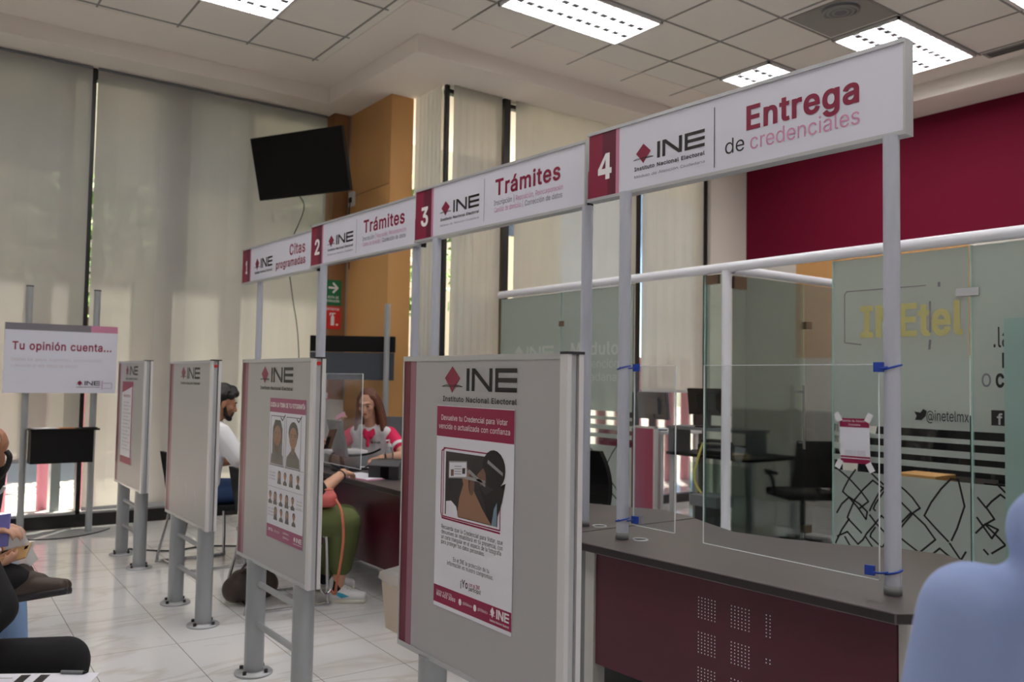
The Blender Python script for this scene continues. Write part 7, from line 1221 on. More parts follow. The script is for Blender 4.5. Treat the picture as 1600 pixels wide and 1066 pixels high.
m = MB(); m.tube([f.P(-0.1, -.30, -0.06), f.P(-0.08, -.45, -0.08), V((3.40, 8.66, 2.75)), V((3.46, 8.68, 2.3)), V((3.56, 8.70, 1.7)), V((3.62, 8.70, 0.2))], 0.005, 'cable_black', n=6); m.build('cord', t)
t = thing('wall_socket', 'white socket plate high on the ochre column', 'socket', (4.04, 8.48, 3.367))
m = MB(); m.box((4.02, 8.43, 3.29), (4.046, 8.55, 3.45), 'white_plastic'); m.build('plate', t, bev=0.004)
m = MB(); m.box((4.006, 8.465, 3.33), (4.02, 8.515, 3.385), 'black_plastic'); m.build('plug', t)
m = MB(); m.tube([(4.012, 8.49, 3.33), (4.01, 8.5, 3.2), (4.02, 8.51, 3.05), (4.03, 8.51, 2.6)], 0.005, 'cable_black', n=6); m.build('cord', t)
t = thing('exit_sign', 'green escape route sign with a white arrow on the column', 'sign', (3.93, 8.595, 2.33))
f = faceY(8.596, 3.80, 2.205); m = MB(); m.fbox(f, 0, 0, -0.003, .185, .275, 0.002, 'green_sign')
m.strip(f, [(.04, .19), (.12, .19)], 0.022, 0.003, 'ink_white'); m.strip(f, [(.09, .24), (.14, .19), (.09, .14)], 0.022, 0.003, 'ink_white')
m.text(f, 'RUTA DE', .03, .075, .125, .025, 'ink_white', 0.02, 0.003); m.text(f, 'EVACUACI\u00d3N', .02, .035, .145, .025, 'ink_white', 0.02, 0.003); m.build('plate', t)
t = thing('extinguisher_sign', 'red fire extinguisher sign below the green sign', 'sign', (3.93, 8.595, 2.07))
f = faceY(8.596, 3.80, 1.945); m = MB(); m.fbox(f, 0, 0, -0.003, .185, .245, 0.002, 'red_sign')
m.text(f, 'EXTINTOR', .02, .205, .145, .025, 'ink_white', 0.02, 0.003); m.rect(f, .07, .04, .11, .14, 0.003, 'ink_white'); m.rect(f, .08, .14, .10, .165, 0.003, 'ink_white'); m.strip(f, [(.06, .15), (.06, .17), (.12, .172)], 0.012, 0.003, 'ink_white'); m.strip(f, [(.135, .05), (.15, .05)], 0.02, 0.003, 'ink_white'); m.build('plate', t)

# chairs at the counters
sled_chair(2.05, 5.27, R(-4), 'chrome sled chair under the customer in green trousers')
sled_chair(1.97, 6.60, R(0), 'chrome sled chair under the man in the white shirt')

# things on the second counter
zc = 0.741
t = thing('computer_monitor', 'grey monitor seen edge-on in front of the staff woman', 'monitor', (2.86, 5.72, zc), 0, None)
fm = F((2.70, 5.62, zc + 0.11), V((0.16, 0.98, 0)).normalized(), V((-0.22, 0.02, 1)).normalized())
m = MB(); m.fbox(fm, 0, 0, -0.025, 0.34, 0.27, 0.0, 'grey_plastic'); m.build('housing', t, bev=0.005)
m = MB(); m.cyl((2.74, 5.80, zc), (2.70, 5.79, zc + 0.25), 0.018, 'dark_plastic', n=10); m.build('stand_arm', t)
m = MB(); m.cyl((2.76, 5.79, zc), (2.76, 5.79, zc + 0.015), 0.11, 'dark_plastic', n=20); m.build('stand_base', t)
t = thing('card_camera', 'black box-shaped capture device with a slanted front on the counter corner', 'device', (2.75, 5.1, zc))
m = MB(); fq = F((2.66, 5.24, zc), V((0.62, -0.75, 0)).normalized(), (0, 0, 1))
m.prism(F(fq.o, fq.n, fq.v), [(0.0, 0), (0.0, 0.09), (-0.05, 0.125), (-0.17, 0.125), (-0.17, 0)], -0.22, 0.0, 'dark_plastic'); m.build('housing', t, bev=0.006)
m = MB(); m.fbox(fq, 0.09, 0.004, 0.001, 0.15, 0.085, 0.004, 'screen_black'); m.build('lens_panel', t)
t = thing('folder', 'pink paper folder on the counter edge under the customer hand', 'folder', (2.6, 5.35, zc))
m = MB(); m.box((2.57, 5.14, zc), (2.80, 5.55, zc + 0.006), 'paper_pink', R(8)); m.build('cover', t)
m = MB(); m.box((2.58, 5.15, zc + 0.006), (2.78, 5.53, zc + 0.009), 'paper', R(6)); m.build('sheet', t)
rr = random.Random(4)
for i in range(3):
    t = thing('paper_sheet', ('white form lying in front of the staff woman, on top', 'white form lying askew under the bottle', 'white form half under the black device')[i], 'paper', (2.95 + .05 * i, 5.8, zc))
    m = MB(); x0, y0 = ((2.98, 5.72), (3.00, 5.45), (2.9, 4.95))[i]; m.box((x0, y0, zc + .001 + .002 * i), (x0 + .21, y0 + .28, zc + .0025 + .002 * i), 'paper', R((20, -15, 35)[i])); m.build('sheet', t)
t = thing('bottle', 'clear plastic gel bottle with a pump beside the monitor', 'bottle', (3.02, 5.62, zc))
m = MB(); m.lathe([(0.001, 0), (0.032, 0.002), (0.034, 0.02), (0.034, 0.12), (0.022, 0.15), (0.012, 0.16), (0.012, 0.17)], (3.02, 5.62, zc + .006), 'plastic_clear'); m.build('body', t)
m = MB(); m.cyl((3.02, 5.62, zc + .175), (3.02, 5.62, zc + .20), 0.016, 'white_plastic', n=12); m.tube([(3.02, 5.62, zc + .2), (3.02, 5.62, zc + .225), (2.985, 5.61, zc + .222)], 0.006, 'white_plastic', sub=1); m.build('pump', t)
t = thing('printer', 'low white and grey printer on the counter left of the monitor', 'printer', (2.85, 6.05, zc))
m = MB(); m.box((2.72, 5.96, zc), (3.02, 6.17, zc + 0.10), 'grey_plastic'); m.build('housing', t, bev=0.01)
m = MB(); m.box((2.72, 5.96, zc + .10), (3.02, 6.17, zc + 0.125), 'white_plastic'); m.build('lid', t, bev=0.008)
for i, (lb, pts) in enumerate((('loop of black cable beside the monitor foot', [(2.70, 5.78, .76), (2.66, 5.86, .80), (2.72, 5.92, .86), (2.82, 5.86, .84), (2.92, 5.74, .86), (2.96, 5.64, .90)]),
                               ('black cable coiled across the counter toward the bottle', [(2.72, 5.66, .765), (2.84, 5.54, .77), (2.95, 5.5, .76), (2.98, 5.6, .775), (2.88, 5.66, .78), (2.80, 5.58, .768)]))):
    t = thing('cable', lb, 'cable', pts[0], 0, None); m = MB(); m.tube(pts, 0.008, 'cable_black', n=8); m.build('cord', t)
# behind the staff woman
office_chair(3.5, 6.63, R(225), 'grey office chair behind the staff woman', 1.08, 'grey_plastic')
t = thing('filing_cabinet', 'white low cabinet beside the staff woman', 'cabinet', (4.03, 7.07, 0))
m = MB(); m.box((3.80, 6.86, 0), (4.26, 7.28, 0.82), 'white_plastic'); m.build('body', t, bev=0.005)
for k in range(3):
    m = MB(); m.box((3.83, 6.846, 0.05 + .255 * k), (4.23, 6.86, 0.28 + .255 * k), 'white_plastic'); d = m.build('drawer', t)
    m = MB(); m.box((3.96, 6.832, 0.215 + .255 * k), (4.1, 6.846, 0.23 + .255 * k), 'alu'); m.build('handle', d)
t = thing('printer', 'dark printer standing on the white cabinet', 'printer', (4.03, 7.07, 0.82))
m = MB(); m.box((3.83, 6.90, 0.822), (4.22, 7.24, 0.99), 'dark_plastic'); m.build('housing', t, bev=0.012)
m = MB(); m.box((3.90, 6.98, 0.99), (4.18, 7.2, 1.03), 'black_plastic', R(4)); m.build('paper_feed', t)
t = thing('ring_binder', 'red binder standing left of the staff woman', 'binder', (3.3, 7.3, 0))
t2 = thing('cupboard', 'white cupboard behind the staff woman, left of her head', 'cupboard', (3.2, 7.55, 0))
m = MB(); m.box((3.05, 8.16, 0), (3.84, 8.55, 1.19), 'white_plastic'); m.build('body', t2, bev=0.004)
for k in range(2):
    m = MB(); m.box((3.07 + .385 * k, 8.145, 0.04), (3.44 + .385 * k, 8.16, 1.15), 'white_plastic'); d = m.build('door', t2); m = MB(); m.box((3.39 + .1 * k, 8.13, .6), (3.41 + .1 * k, 8.145, .75), 'alu'); m.build('handle', d)
t.location = (3.6, 8.3, 1.192)
m = MB(); m.box((3.52, 8.25, 1.192), (3.72, 8.40, 1.27), 'red_sign'); m.build('cover', t); m = MB(); m.box((3.53, 8.244, 1.20), (3.70, 8.25, 1.262), 'paper'); m.build('pages', t)
# waste bin
t = thing('waste_bin', 'beige plastic waste bin half hidden by the nearest board', 'bin', (2.455, 4.27, 0))
m = MB(); f0 = [(-.095, -.115), (.095, -.115), (.095, .115), (-.095, .115)]; vs = [V((2.455 + a, 4.27 + b, 0)) for a, b in f0] + [V((2.455 + a * 1.25, 4.27 + b * 1.25, .31)) for a, b in f0] + [V((2.455 + a * 1.17, 4.27 + b * 1.17, .31)) for a, b in f0] + [V((2.455 + a * .95, 4.27 + b * .95, .02)) for a, b in f0]
fs = [(3, 2, 1, 0), (12, 13, 14, 15)]
for k in range(3):
    for i in range(4):
        a, b = 4 * k + i, 4 * k + (i + 1) % 4; fs.append((a, b, b + 4, a + 4))
m.add(vs, fs, 'beige_plastic'); m.build('bucket', t)
m = MB(); m.tube([V((2.455 + a * 1.26, 4.27 + b * 1.26, .308)) for a, b in f0], 0.008, 'beige_plastic', closed=True, sub=1, n=6); m.build('rim', t)
t = thing('bin_bag', 'crumpled clear plastic bag hanging over the bin rim', 'bag', (2.455, 4.27, .31))
m = MB(); rq = random.Random(5); ring = [(-.16, -.19), (0, -.2), (.16, -.19), (.16, 0), (.16, .19), (0, .2), (-.16, .19), (-.16, 0)]
vs = []
for z, s_ in ((.27, .78), (.322, .78), (.335, .68), (.28, .6), (.20, .52)):
    vs += [V((2.455 + a * s_ + rq.uniform(-.008, .008), 4.27 + b * s_ + rq.uniform(-.008, .008), z + rq.uniform(-.015, .015))) for a, b in ring]
m.add(vs, [(i * 8 + k, i * 8 + (k + 1) % 8, (i + 1) * 8 + (k + 1) % 8, (i + 1) * 8 + k) for i in range(4) for k in range(8)], 'bag_plastic', True); m.build('film', t)
# floor cables near the counters
t = thing('cable', 'dark cable lying on the floor behind the blank board', 'cable', (1.9, 7.2, 0)); m = MB(); m.tube([(1.6, 7.5, .006), (1.9, 7.2, .006), (2.2, 7.25, .006), (2.5, 7.05, .006), (2.68, 6.9, .006)], 0.006, 'cable_black', n=6); m.build('cord', t)
t = thing('cable', 'dark cables bunched on the floor under the second counter', 'cable', (2.75, 5.1, 0)); m = MB(); m.tube([(2.72, 5.02, .006), (2.86, 5.12, .03), (2.78, 5.2, .012), (2.9, 5.3, .05), (2.85, 5.4, .2)], 0.008, 'cable_black', n=6); m.build('cord', t)

# ---------------------------------------------------------------- staff area seen through the partition gap
def partition_screen(x0, y0, x1, y1, z0, z1, label, mt='partition_magenta'):
    t = thing('desk_screen', label, 'screen', ((x0 + x1) / 2, (y0 + y1) / 2, z0), 0, 'magenta desk screens')
    a, b = V((x0, y0, 0)), V((x1, y1, 0)); f = F(a, (b - a).normalized(), (0, 0, 1)); L = (b - a).length
    m = MB(); m.fbox(f, 0.012, z0 + .012, -0.018, L - .012, z1 - .012, 0.018, mt); m.build('panel', t)
    m = MB(); m.fbox(f, 0, z1 - .02, -0.022, L, z1, 0.022, 'alu_white'); m.fbox(f, L - .02, z0, -0.022, L, z1, 0.022, 'alu_white'); m.fbox(f, 0, z0, -0.022, .02, z1, 0.022, 'alu_white'); m.build('screen_frame', t)
partition_screen(6.3, 6.95, 6.3, 6.08, 0.0, 0.96, 'magenta desk screen behind the frosted panels, nearer the window')
partition_screen(6.25, 6.34, 6.25, 6.04, 0.0, 0.98, 'narrow magenta desk screen showing in the open office gap')
t = thing('desk', 'office desk with a black top behind the open gap', 'desk', (6.7, 5.6, 0))
m = MB(); m.box((6.35, 4.95, 0.71), (7.1, 6.0, 0.74), 'black_plastic'); m.build('desk_top', t)
m = MB(); m.box((6.36, 4.97, 0.1), (6.375, 5.70, 0.66), 'glass_green'); m.build('modesty_panel', t)
for (x, y) in ((6.4, 5.0), (6.4, 5.95), (7.05, 5.0), (7.05, 5.95)):
    m = MB(); m.box((x - .025, y - .025, 0), (x + .025, y + .025, .71), 'alu_white'); m.build('leg', t)
t = thing('desk_shelf', 'grey raised shelf on the office desk under the laptop', 'shelf', (6.4, 5.5, .74))
m = MB(); m.box((6.33, 4.96, 0.97), (6.62, 5.98, 1.0), 'grey_plastic'); m.build('shelf_board', t); m = MB(); m.box((6.34, 5.9, 0.74), (6.6, 5.96, 0.97), 'grey_plastic'); m.build('shelf_leg', t); m = MB(); m.box((6.34, 4.97, 0.74), (6.6, 5.01, 0.97), 'grey_plastic'); m.build('shelf_leg', t)
monitor(6.46, 5.52, 1.0, R(0), 'black monitor back in the open office gap', 0.5, 0.26).rotation_euler = (0, 0, 0)
monitor(6.45, 6.25, 0.93, R(0), 'grey monitor back beside the frosted panel edge', 0.42, 0.28, 'screen_grey')
t = thing('desk', 'office desk carrying the grey monitor, behind the magenta screens', 'desk', (6.75, 6.5, 0)); m = MB(); m.box((6.33, 6.06, .90), (6.95, 6.98, .93), 'white_plastic'); m.build('desk_top', t)
for (x, y) in ((6.38, 6.1), (6.9, 6.1), (6.38, 6.92), (6.9, 6.92)):
    m = MB(); m.box((x - .02, y - .02, 0), (x + .02, y + .02, .90), 'alu_white'); m.build('leg', t)
t = thing('telephone', 'black desk phone and adapter on the office desk', 'telephone', (6.45, 5.5, .74)); m = MB(); m.box((6.36, 5.15, .742), (6.58, 5.6, .84), 'black_plastic'); m.build('body', t, bev=0.01)
m = MB(); m.tube([(6.38, 5.2, .86), (6.40, 5.3, .875), (6.40, 5.48, .875), (6.38, 5.56, .86)], .018, 'black_plastic'); m.build('handset', t)
t = thing('paper_sheet', 'crumpled white paper hanging from the office desk edge', 'paper', (6.36, 5.1, .74)); m = MB(); m.add([(6.36, 5.02, .84), (6.35, 5.14, .85), (6.33, 5.13, .75), (6.335, 5.04, .73), (6.33, 5.08, .66)], [(0, 1, 2, 3), (3, 2, 4)], 'paper'); m.build('sheet', t)
t = thing('cable', 'yellow cable dropping from the office desk to the floor', 'cable', (6.3, 5.5, .8)); m = MB(); m.tube([(6.33, 5.5, .86), (6.31, 5.55, .7), (6.30, 5.58, .5), (6.3, 5.45, .3), (6.32, 5.52, .1), (6.4, 5.6, .01)], .012, 'cable_yellow', n=6); m.build('cord', t)
t = thing('power_box', 'grey power box on the floor under the office desk', 'box', (6.25, 5.2, 0)); m = MB(); m.box((6.05, 5.1, .30), (6.3, 5.42, .40), 'grey_plastic'); m.build('housing', t, bev=.008); m = MB(); m.box((6.08, 5.15, 0), (6.27, 5.38, .3), 'dark_plastic'); m.build('foot', t)
office_chair(3.42, 4.16, R(190), 'black office chair at the left edge of the nearest counter, behind the grey post', 0.98, 'black_plastic')
t = thing('cupboard', 'low black cupboard at the back of the office behind the lettered glass', 'cupboard', (7.6, 1.8, 0)); m = MB(); m.box((7.3, 1.0, 0), (7.8, 4.06, 1.16), 'dark_plastic'); m.build('body', t, bev=.004)
for k in range(4):
    m = MB(); m.box((7.285, 1.04 + .755 * k, .06), (7.3, 1.76 + .755 * k, 1.12), 'black_plastic'); d = m.build('door', t); m = MB(); m.box((7.27, 1.69 + .755 * k, .6), (7.285, 1.71 + .755 * k, .72), 'alu'); m.build('handle', d)
office_chair(6.5, 4.52, R(60), 'dark office chair seen through the greenish glass door', .95, 'black_plastic')
ch = office_chair(6.35, 3.75, R(150), 'office chair with a dark jacket over it, beside the fixed glass panel', .98, 'black_plastic')
t = thing('jacket', 'dark jacket hung over an office chair behind the glass', 'jacket', (6.35, 3.9, .5))
m = MB(); rq = random.Random(8)
for (a, b, r0, r1) in (((6.40, 3.66, 1.08), (6.60, 3.82, .6), .10, .14), ((6.58, 3.52, 1.08), (6.68, 3.66, .5), .11, .12), ((6.48, 3.60, 1.12), (6.62, 3.5, 1.1), .10, .10), ((6.38, 3.85, 1.0), (6.42, 3.9, .62), .06, .05)): m.cap(a, b, r0, r1, 'cloth_black')
m.blob('cloth', t, .014, 6)
# INEtel office behind the lettered glass
t = thing('desk', 'dark desk inside the office behind the lettered glass', 'desk', (6.3, 2.2, 0)); m = MB(); m.box((5.9, 0.6, .72), (6.6, 3.38, .75), 'black_plastic'); m.build('desk_top', t)
m = MB(); m.box((5.92, 0.65, .05), (5.95, 3.33, .72), 'dark_plastic'); m.build('front_panel', t)
for y in (.64, 3.34):
    m = MB(); m.box((5.93, y - .02, 0), (6.57, y + .02, .72), 'dark_plastic'); m.build('side_panel', t)
monitor(6.3, 2.75, .75, R(0), 'black monitor inside the office behind the lettered glass', .62, .36)
monitor(6.3, 1.95, .75, R(0), 'black monitor at the far right inside the office', .6, .36)
t = thing('paper_tray', 'tan wooden tray on the office desk behind the notice', 'tray', (6.1, 3.2, .75)); m = MB(); m.box((5.93, 3.06, .752), (6.22, 3.36, .80), 'ochre_wood'); m.build('tray_body', t, bev=.004)
t = thing('column_cover', 'white slim column inside the office, seen through the clear stripes', 'column', (6.9, 2.05, 0)); m = MB(); m.cyl((6.9, 2.05, 0), (6.9, 2.05, 1.3), .07, 'white_plastic', n=16); m.build('shaft', t); m = MB(); m.cyl((6.9, 2.05, 1.3), (6.9, 2.05, 1.32), .08, 'white_plastic', n=16); m.build('cap', t)

# ---------------------------------------------------------------- people
def frame_rot(yaw, pitch=0.0, roll=0.0):
    return Matrix.Rotation(yaw, 3, 'Z') @ Matrix.Rotation(pitch, 3, 'Y') @ Matrix.Rotation(roll, 3, 'X')
def head_geo(m, c, q, sk, s=1.0):
    c = V(c); P = lambda x, y, z: c + q @ (V((x, y, z)) * s)
    E = lambda x, y, z, r: m.ell(P(x, y, z), tuple(k * s for k in r), sk, rot=q, seg=18, rings=12)
    E(-0.012, 0, 0.035, (0.094, 0.075, 0.088)); E(0.028, 0, -0.02, (0.062, 0.060, 0.082))
    E(0.040, 0, -0.078, (0.040, 0.040, 0.032)); E(0.070, 0, -0.090, (0.022, 0.022, 0.020))
    E(0.078, 0, 0.030, (0.018, 0.050, 0.016))
    m.cap(P(0.088, 0, 0.012), P(0.108, 0, -0.026), 0.009 * s, 0.0135 * s, sk); E(0.096, 0.013, -0.030, (.010, .008, .007)); E(0.096, -0.013, -0.030, (.010, .008, .007))
    E(0.082, 0, -0.054, (0.016, 0.024, 0.0065)); E(0.081, 0, -0.066, (0.016, 0.021, 0.007))
    for k in (-1, 1):
        E(0.060, k * 0.042, -0.022, (0.024, 0.020, 0.022)); E(-0.006, k * 0.076, -0.004, (0.020, 0.009, 0.032)); E(0.080, k * 0.031, 0.010, (0.010, 0.015, 0.009))
    return P
def face_parts(t, c, q, hair, s=1.0, beard=None, lips=None):
    c = V(c); P = lambda x, y, z: c + q @ (V((x, y, z)) * s)
    for k in (-1, 1):
        m = MB(); m.ell(P(0.0885, k * 0.031, 0.010), (0.0045 * s, 0.012 * s, 0.005 * s), 'eye_dark', rot=q, seg=10, rings=6); m.build('eye', t)
        m = MB(); m.tube([P(0.096, k * 0.014, 0.030), P(0.094, k * 0.032, 0.037), P(0.082, k * 0.052, 0.030)], 0.0042 * s, hair, n=6); m.build('eyebrow', t)
    if lips:
        m = MB(); m.ell(P(0.0965, 0, -0.057), (0.006 * s, 0.021 * s, 0.006 * s), lips, rot=q, seg=12, rings=6); m.build('lips', t)
    if beard:
        m = MB()
        for k in (-1, 1):
            m.cap(P(0.012, k * .062, -.020), P(0.034, k * .054, -.078), .012 * s, .018 * s, beard); m.cap(P(0.040, k * .056, -.082), P(0.078, k * .018, -.103), .017 * s, .017 * s, beard)
            m.cap(P(0.093, k * .022, -.046), P(0.085, k * .030, -.075), .007 * s, .010 * s, beard)
        m.cap(P(0.080, -.02, -.100), P(0.080, .02, -.100), .018 * s, .018 * s, beard); m.cap(P(.100, -.018, -.0455), P(.100, .018, -.0455), .0055 * s, .0055 * s, beard)
        m.blob('beard', t, .006, 3)
def hand_geo(m, w, d, n, sk, side=1, curl=(.35, .45, .4), s=1.0, spread=.06, thumb=.6):
    """w wrist, d towards the fingers, n out of the palm; side puts the thumb on +/- (d x n)"""
    w, d, n = V(w), V(d).normalized(), V(n); n = (n - d * n.dot(d)).normalized(); b = d.cross(n) * side
    m.cap(w - d * .02 * s, w + d * .02 * s, .021 * s, .022 * s, sk)
    for i, (o, L) in enumerate(((.030, .072), (.010, .080), (-.010, .075), (-.028, .060))):
        k0 = w + b * o * s * .6 + d * .022 * s; k1 = w + b * o * s + d * (.088 - .006 * abs(i - 1)) * s
        m.cap(k0, k1, .0145 * s, .0115 * s, sk)
        dd = (d + b * (o * spread * 30)).normalized(); ax = dd.cross(n); p = k1; a = 0.0; r = .0088 * s
        for j, fr_ in enumerate((.46, .31, .23)):
            a += curl[j]; e = dd * math.cos(a) + n * math.sin(a); p2 = p + e * L * fr_ * s
            m.cap(p, p2, r, r * .92, sk, n=10); p = p2; r *= .92
    t0 = w + b * .020 * s + d * .022 * s + n * .006 * s
    t1 = t0 + (b * .75 + d * .6 + n * .35).normalized() * .040 * s; t2 = t1 + (b * (.7 - thumb) + d * .95 + n * (.3 + .3 * thumb)).normalized() * .034 * s; t3 = t2 + (b * (.4 - thumb) + d * 1 + n * (.3 + .4 * thumb)).normalized() * .026 * s
    m.cap(t0, t1, .015 * s, .0115 * s, sk, n=10); m.cap(t1, t2, .0112 * s, .0098 * s, sk, n=10); m.cap(t2, t3, .0098 * s, .0082 * s, sk, n=10)
def limb(m, pts, rs, mt):
    for (a, b, r0, r1) in zip(pts[:-1], pts[1:], rs[:-1], rs[1:]): m.cap(a, b, r0, r1, mt)
def torso(m, pel, che, nk, lat, mt, k=1.0, wsh=.16, belly=.12):
    pel, che, nk, lat = V(pel), V(che), V(nk), V(lat).normalized()
    mid = pel.lerp(che, .5)
    for o in (-1, -.4, .4, 1):
        m.cap(pel + lat * .10 * o * k, mid + lat * .085 * o * k, belly * k, (belly - .008) * k, mt); m.cap(mid + lat * .085 * o * k, che + lat * .10 * o * k, (belly - .008) * k, .115 * k, mt)
        m.cap(che + lat * .10 * o * k, nk - V((0, 0, .075)) + lat * (wsh - .02) * o * k, .112 * k, .055 * k, mt)
    m.cap(nk - V((0, 0, .06)) + lat * .1 * k, nk - V((0, 0, .06)) - lat * .1 * k, .055 * k, .055 * k, mt); m.cap(nk - V((0, 0, .08)), nk - V((0, 0, .02)), .075 * k, .058 * k, mt)
def shoe(t, heel, toe, name='shoe', mt='shoe_white', sole='sole_white', up=(0, 0, 1), h=.07, extra=None):
    heel, toe, up = V(heel), V(toe), V(up); d = (toe - heel).normalized(); up = (up - d * up.dot(d)).normalized(); L = (toe - heel).length; b = up.cross(d)
    m = MB()
    for o in (-.016, .016):
        m.cap(heel + d * .035 + up * .045 + b * o, heel + d * L * .45 + up * .05 + b * o, .035, .038, mt); m.cap(heel + d * L * .45 + up * .05 + b * o, toe - d * .035 + up * .036 + b * o, .038, .028, mt)
    m.cap(heel + d * .04 + up * .05, heel + d * .055 + up * (.05 + h), .040, .040, mt); m.cap(heel + d * .055 + up * .09, heel + d * L * .5 + up * .07, .036, .030, mt)
    o_ = m.blob(name, t, .006, 4)
    m = MB()
    for o in (-.018, .018): m.cap(heel + d * .035 + up * .012 + b * o, heel + d * L * .5 + up * .010 + b * o * 1.2, .026, .030, sole); m.cap(heel + d * L * .5 + up * .010 + b * o * 1.2, toe - d * .034 + up * .014 + b * o, .030, .026, sole)
    s_ = MB()
    for p in m.v: pass
    m.v = [p - up * max(0.0, (-(p - heel).dot(up)) * 1.0) if (p - heel).dot(up) >= 0 else p - up * (p - heel).dot(up) for p in m.v]
    m.v = [p - up * max(0.0, (p - heel).dot(up) - .030) for p in m.v]
    m.build('sole', o_)
    if extra: extra(o_, heel, d, up, b, L)
    return o_

# man in a white shirt at the first counter
t = thing('person', 'man with black hair and beard in a white t-shirt and jeans, seated in profile', 'person', (1.98, 6.6, 0))
hc = V((2.085, 6.55, 1.205)); q = frame_rot(R(-8), R(14))
pel, che, nk = V((1.93, 6.6, .56)), V((1.98, 6.59, .86)), V((2.045, 6.57, 1.075)); lat = V((0.0, 1, 0))
m = MB(); head_geo(m, hc, q, 'skin_tan', .98); m.cap(nk - V((.02, 0, .07)), hc + q @ V((-.03, 0, -.05)), .055, .056, 'skin_tan')
shR, elR, wrR = V((2.03, 6.40, .99)), V((2.19, 6.32, .74)), V((2.42, 6.42, .775)); shL, elL, wrL = V((2.03, 6.78, .99)), V((2.2, 6.86, .74)), V((2.42, 6.74, .775))
limb(m, (shR, elR, wrR), (.05, .043, .030), 'skin_tan'); limb(m, (shL, elL, wrL), (.05, .043, .030), 'skin_tan')
hand_geo(m, wrR, (1, .2, -.02), (0, .2, -1), 'skin_tan', 1); hand_geo(m, wrL, (1, -.2, -.02), (0, -.2, -1), 'skin_tan', -1)
torso(m, pel, che, nk, lat, 'skin_tan', .9)
m.blob('body', t, .0065, 3)
face_parts(t, hc, q, 'hair_black', .98, 'hair_black')
m = MB(); P = lambda x, y, z: hc + q @ V((x, y, z))
rq = random.Random(2)
for (x, y, z, r) in ((-.02, 0, .085, .078), (.035, 0, .105, .052), (-.06, 0, .05, .070), (.062, .025, .098, .034), (.062, -.025, .098, .034), (-.075, 0, .0, .045), (-.03, .045, .06, .052), (-.03, -.045, .06, .052), (.03, .05, .075, .036), (.03, -.05, .075, .036), (-.045, .05, 0.0, .035), (-.045, -.05, 0.0, .035)): m.ell(P(x, y, z), r, 'hair_black')
for i in range(46):
    a = rq.uniform(0, 6.28); r_ = rq.uniform(.02, .08); m.ell(P(.0 + r_ * math.cos(a), r_ * math.sin(a) * .8, .13 - r_ * .45), rq.uniform(.018, .03), 'hair_black', seg=8, rings=6)
m.blob('hair', t, .007, 2)
m = MB(); torso(m, pel, che, nk, lat, 'cloth_white', 1.02, .17, .125); limb(m, (shR, shR.lerp(elR, .72)), (.078, .072), 'cloth_white'); limb(m, (shL, shL.lerp(elL, .72)), (.078, .072), 'cloth_white')
m.blob('shirt', t, .009, 4)
m = MB(); kR, kL = V((2.40, 6.46, .53)), V((2.42, 6.74, .53)); aR, aL = V((2.34, 6.44, .10)), V((2.36, 6.76, .10))
for o in (-1, 0, 1): m.cap(pel + lat * .09 * o + V((0, 0, -.04)), pel + lat * .09 * o + V((.06, 0, -.03)), .115, .11, 'denim')
limb(m, (pel + V((.03, -.1, -.02)), kR, aR), (.098, .076, .052), 'denim'); limb(m, (pel + V((.03, .1, -.02)), kL, aL), (.098, .076, .052), 'denim')
m.blob('trousers', t, .011, 4)
shoe(t, aR + V((-.06, 0, -.10)), aR + V((.21, -.02, -.10)), 'shoe', 'boot_brown', 'boot_brown', h=.09); shoe(t, aL + V((-.06, 0, -.10)), aL + V((.21, .02, -.10)), 'shoe', 'boot_brown', 'boot_brown', h=.09)

# staff woman behind the second counter
t = thing('person', 'staff woman with long auburn hair in a white and pink polo behind the counter', 'person', (3.42, 6.5, 0))
fd = V((-.70, -.71, 0)).normalized(); lat = V((-fd.y, fd.x, 0))     # her left
hc = V((3.215, 6.37, 1.205)); q = frame_rot(math.atan2(fd.y, fd.x), R(17), R(0))
pel, che, nk = V((3.45, 6.60, .56)), V((3.36, 6.51, .83)), V((3.285, 6.44, 1.045))
sk = 'skin'
m = MB(); head_geo(m, hc, q, sk, .94); m.cap(nk - V((0, 0, .06)), hc + q @ V((-.03, 0, -.05)), .046, .048, sk)
shL, shR = che + lat * .17 + V((-.05, -.04, .13)), che - lat * .17 + V((-.05, -.04, .13))
elL, wrL = V((3.43, 6.13, .80)), V((3.19, 6.07, .79)); elR, wrR = V((3.02, 6.60, .83)), V((2.94, 6.37, 1.03))
limb(m, (shL, elL, wrL), (.044, .038, .026), sk); limb(m, (shR, elR, wrR), (.044, .038, .026), sk)
hand_geo(m, wrL, wrL - elL + V((0, -.02, -.01)), (0, 0, -1), sk, -1, (.3, .35, .3), .92); hand_geo(m, wrR, (.15, -.3, .9), (.6, -.5, .2), sk, 1, (.7, .9, .6), .92)
torso(m, pel, che, nk, lat, sk, .82)
m.blob('body', t, .0055, 3)
face_parts(t, hc, q, 'hair_auburn', .94, None, 'lip')
m = MB(); P = lambda x, y, z: hc + q @ (V((x, y, z)) * .94)
for (x, y, z, r) in ((-.03, 0, .055, .090), (-.012, .0, .092, .060), (-.05, 0, 0, .075), (.022, .048, .075, .030), (.022, -.048, .075, .030)): m.ell(P(x, y, z), r * .94, 'hair_auburn')
dn = q.inverted() @ V((0, 0, -1))
for k in (-1, 1):
    base = [P(.02, k * .070, .06), P(-.002, k * .088, -.01), P(-.012, k * .096, -.08), P(-.012, k * .10, -.14) + V((0, 0, -.02)) + lat * .012 * k, P(.0, k * .10, -.18) + V((0, 0, -.05)) + lat * .02 * k]
    for j in range(3):
        off = q @ V((-.03 * j, k * .004 * j, 0)); pts = [p + off for p in base]
        for a, b, r0, r1 in zip(pts[:-1], pts[1:], (.018, .020, .022, .022), (.020, .022, .022, .014)): m.cap(a, b, r0, r1, 'hair_auburn')
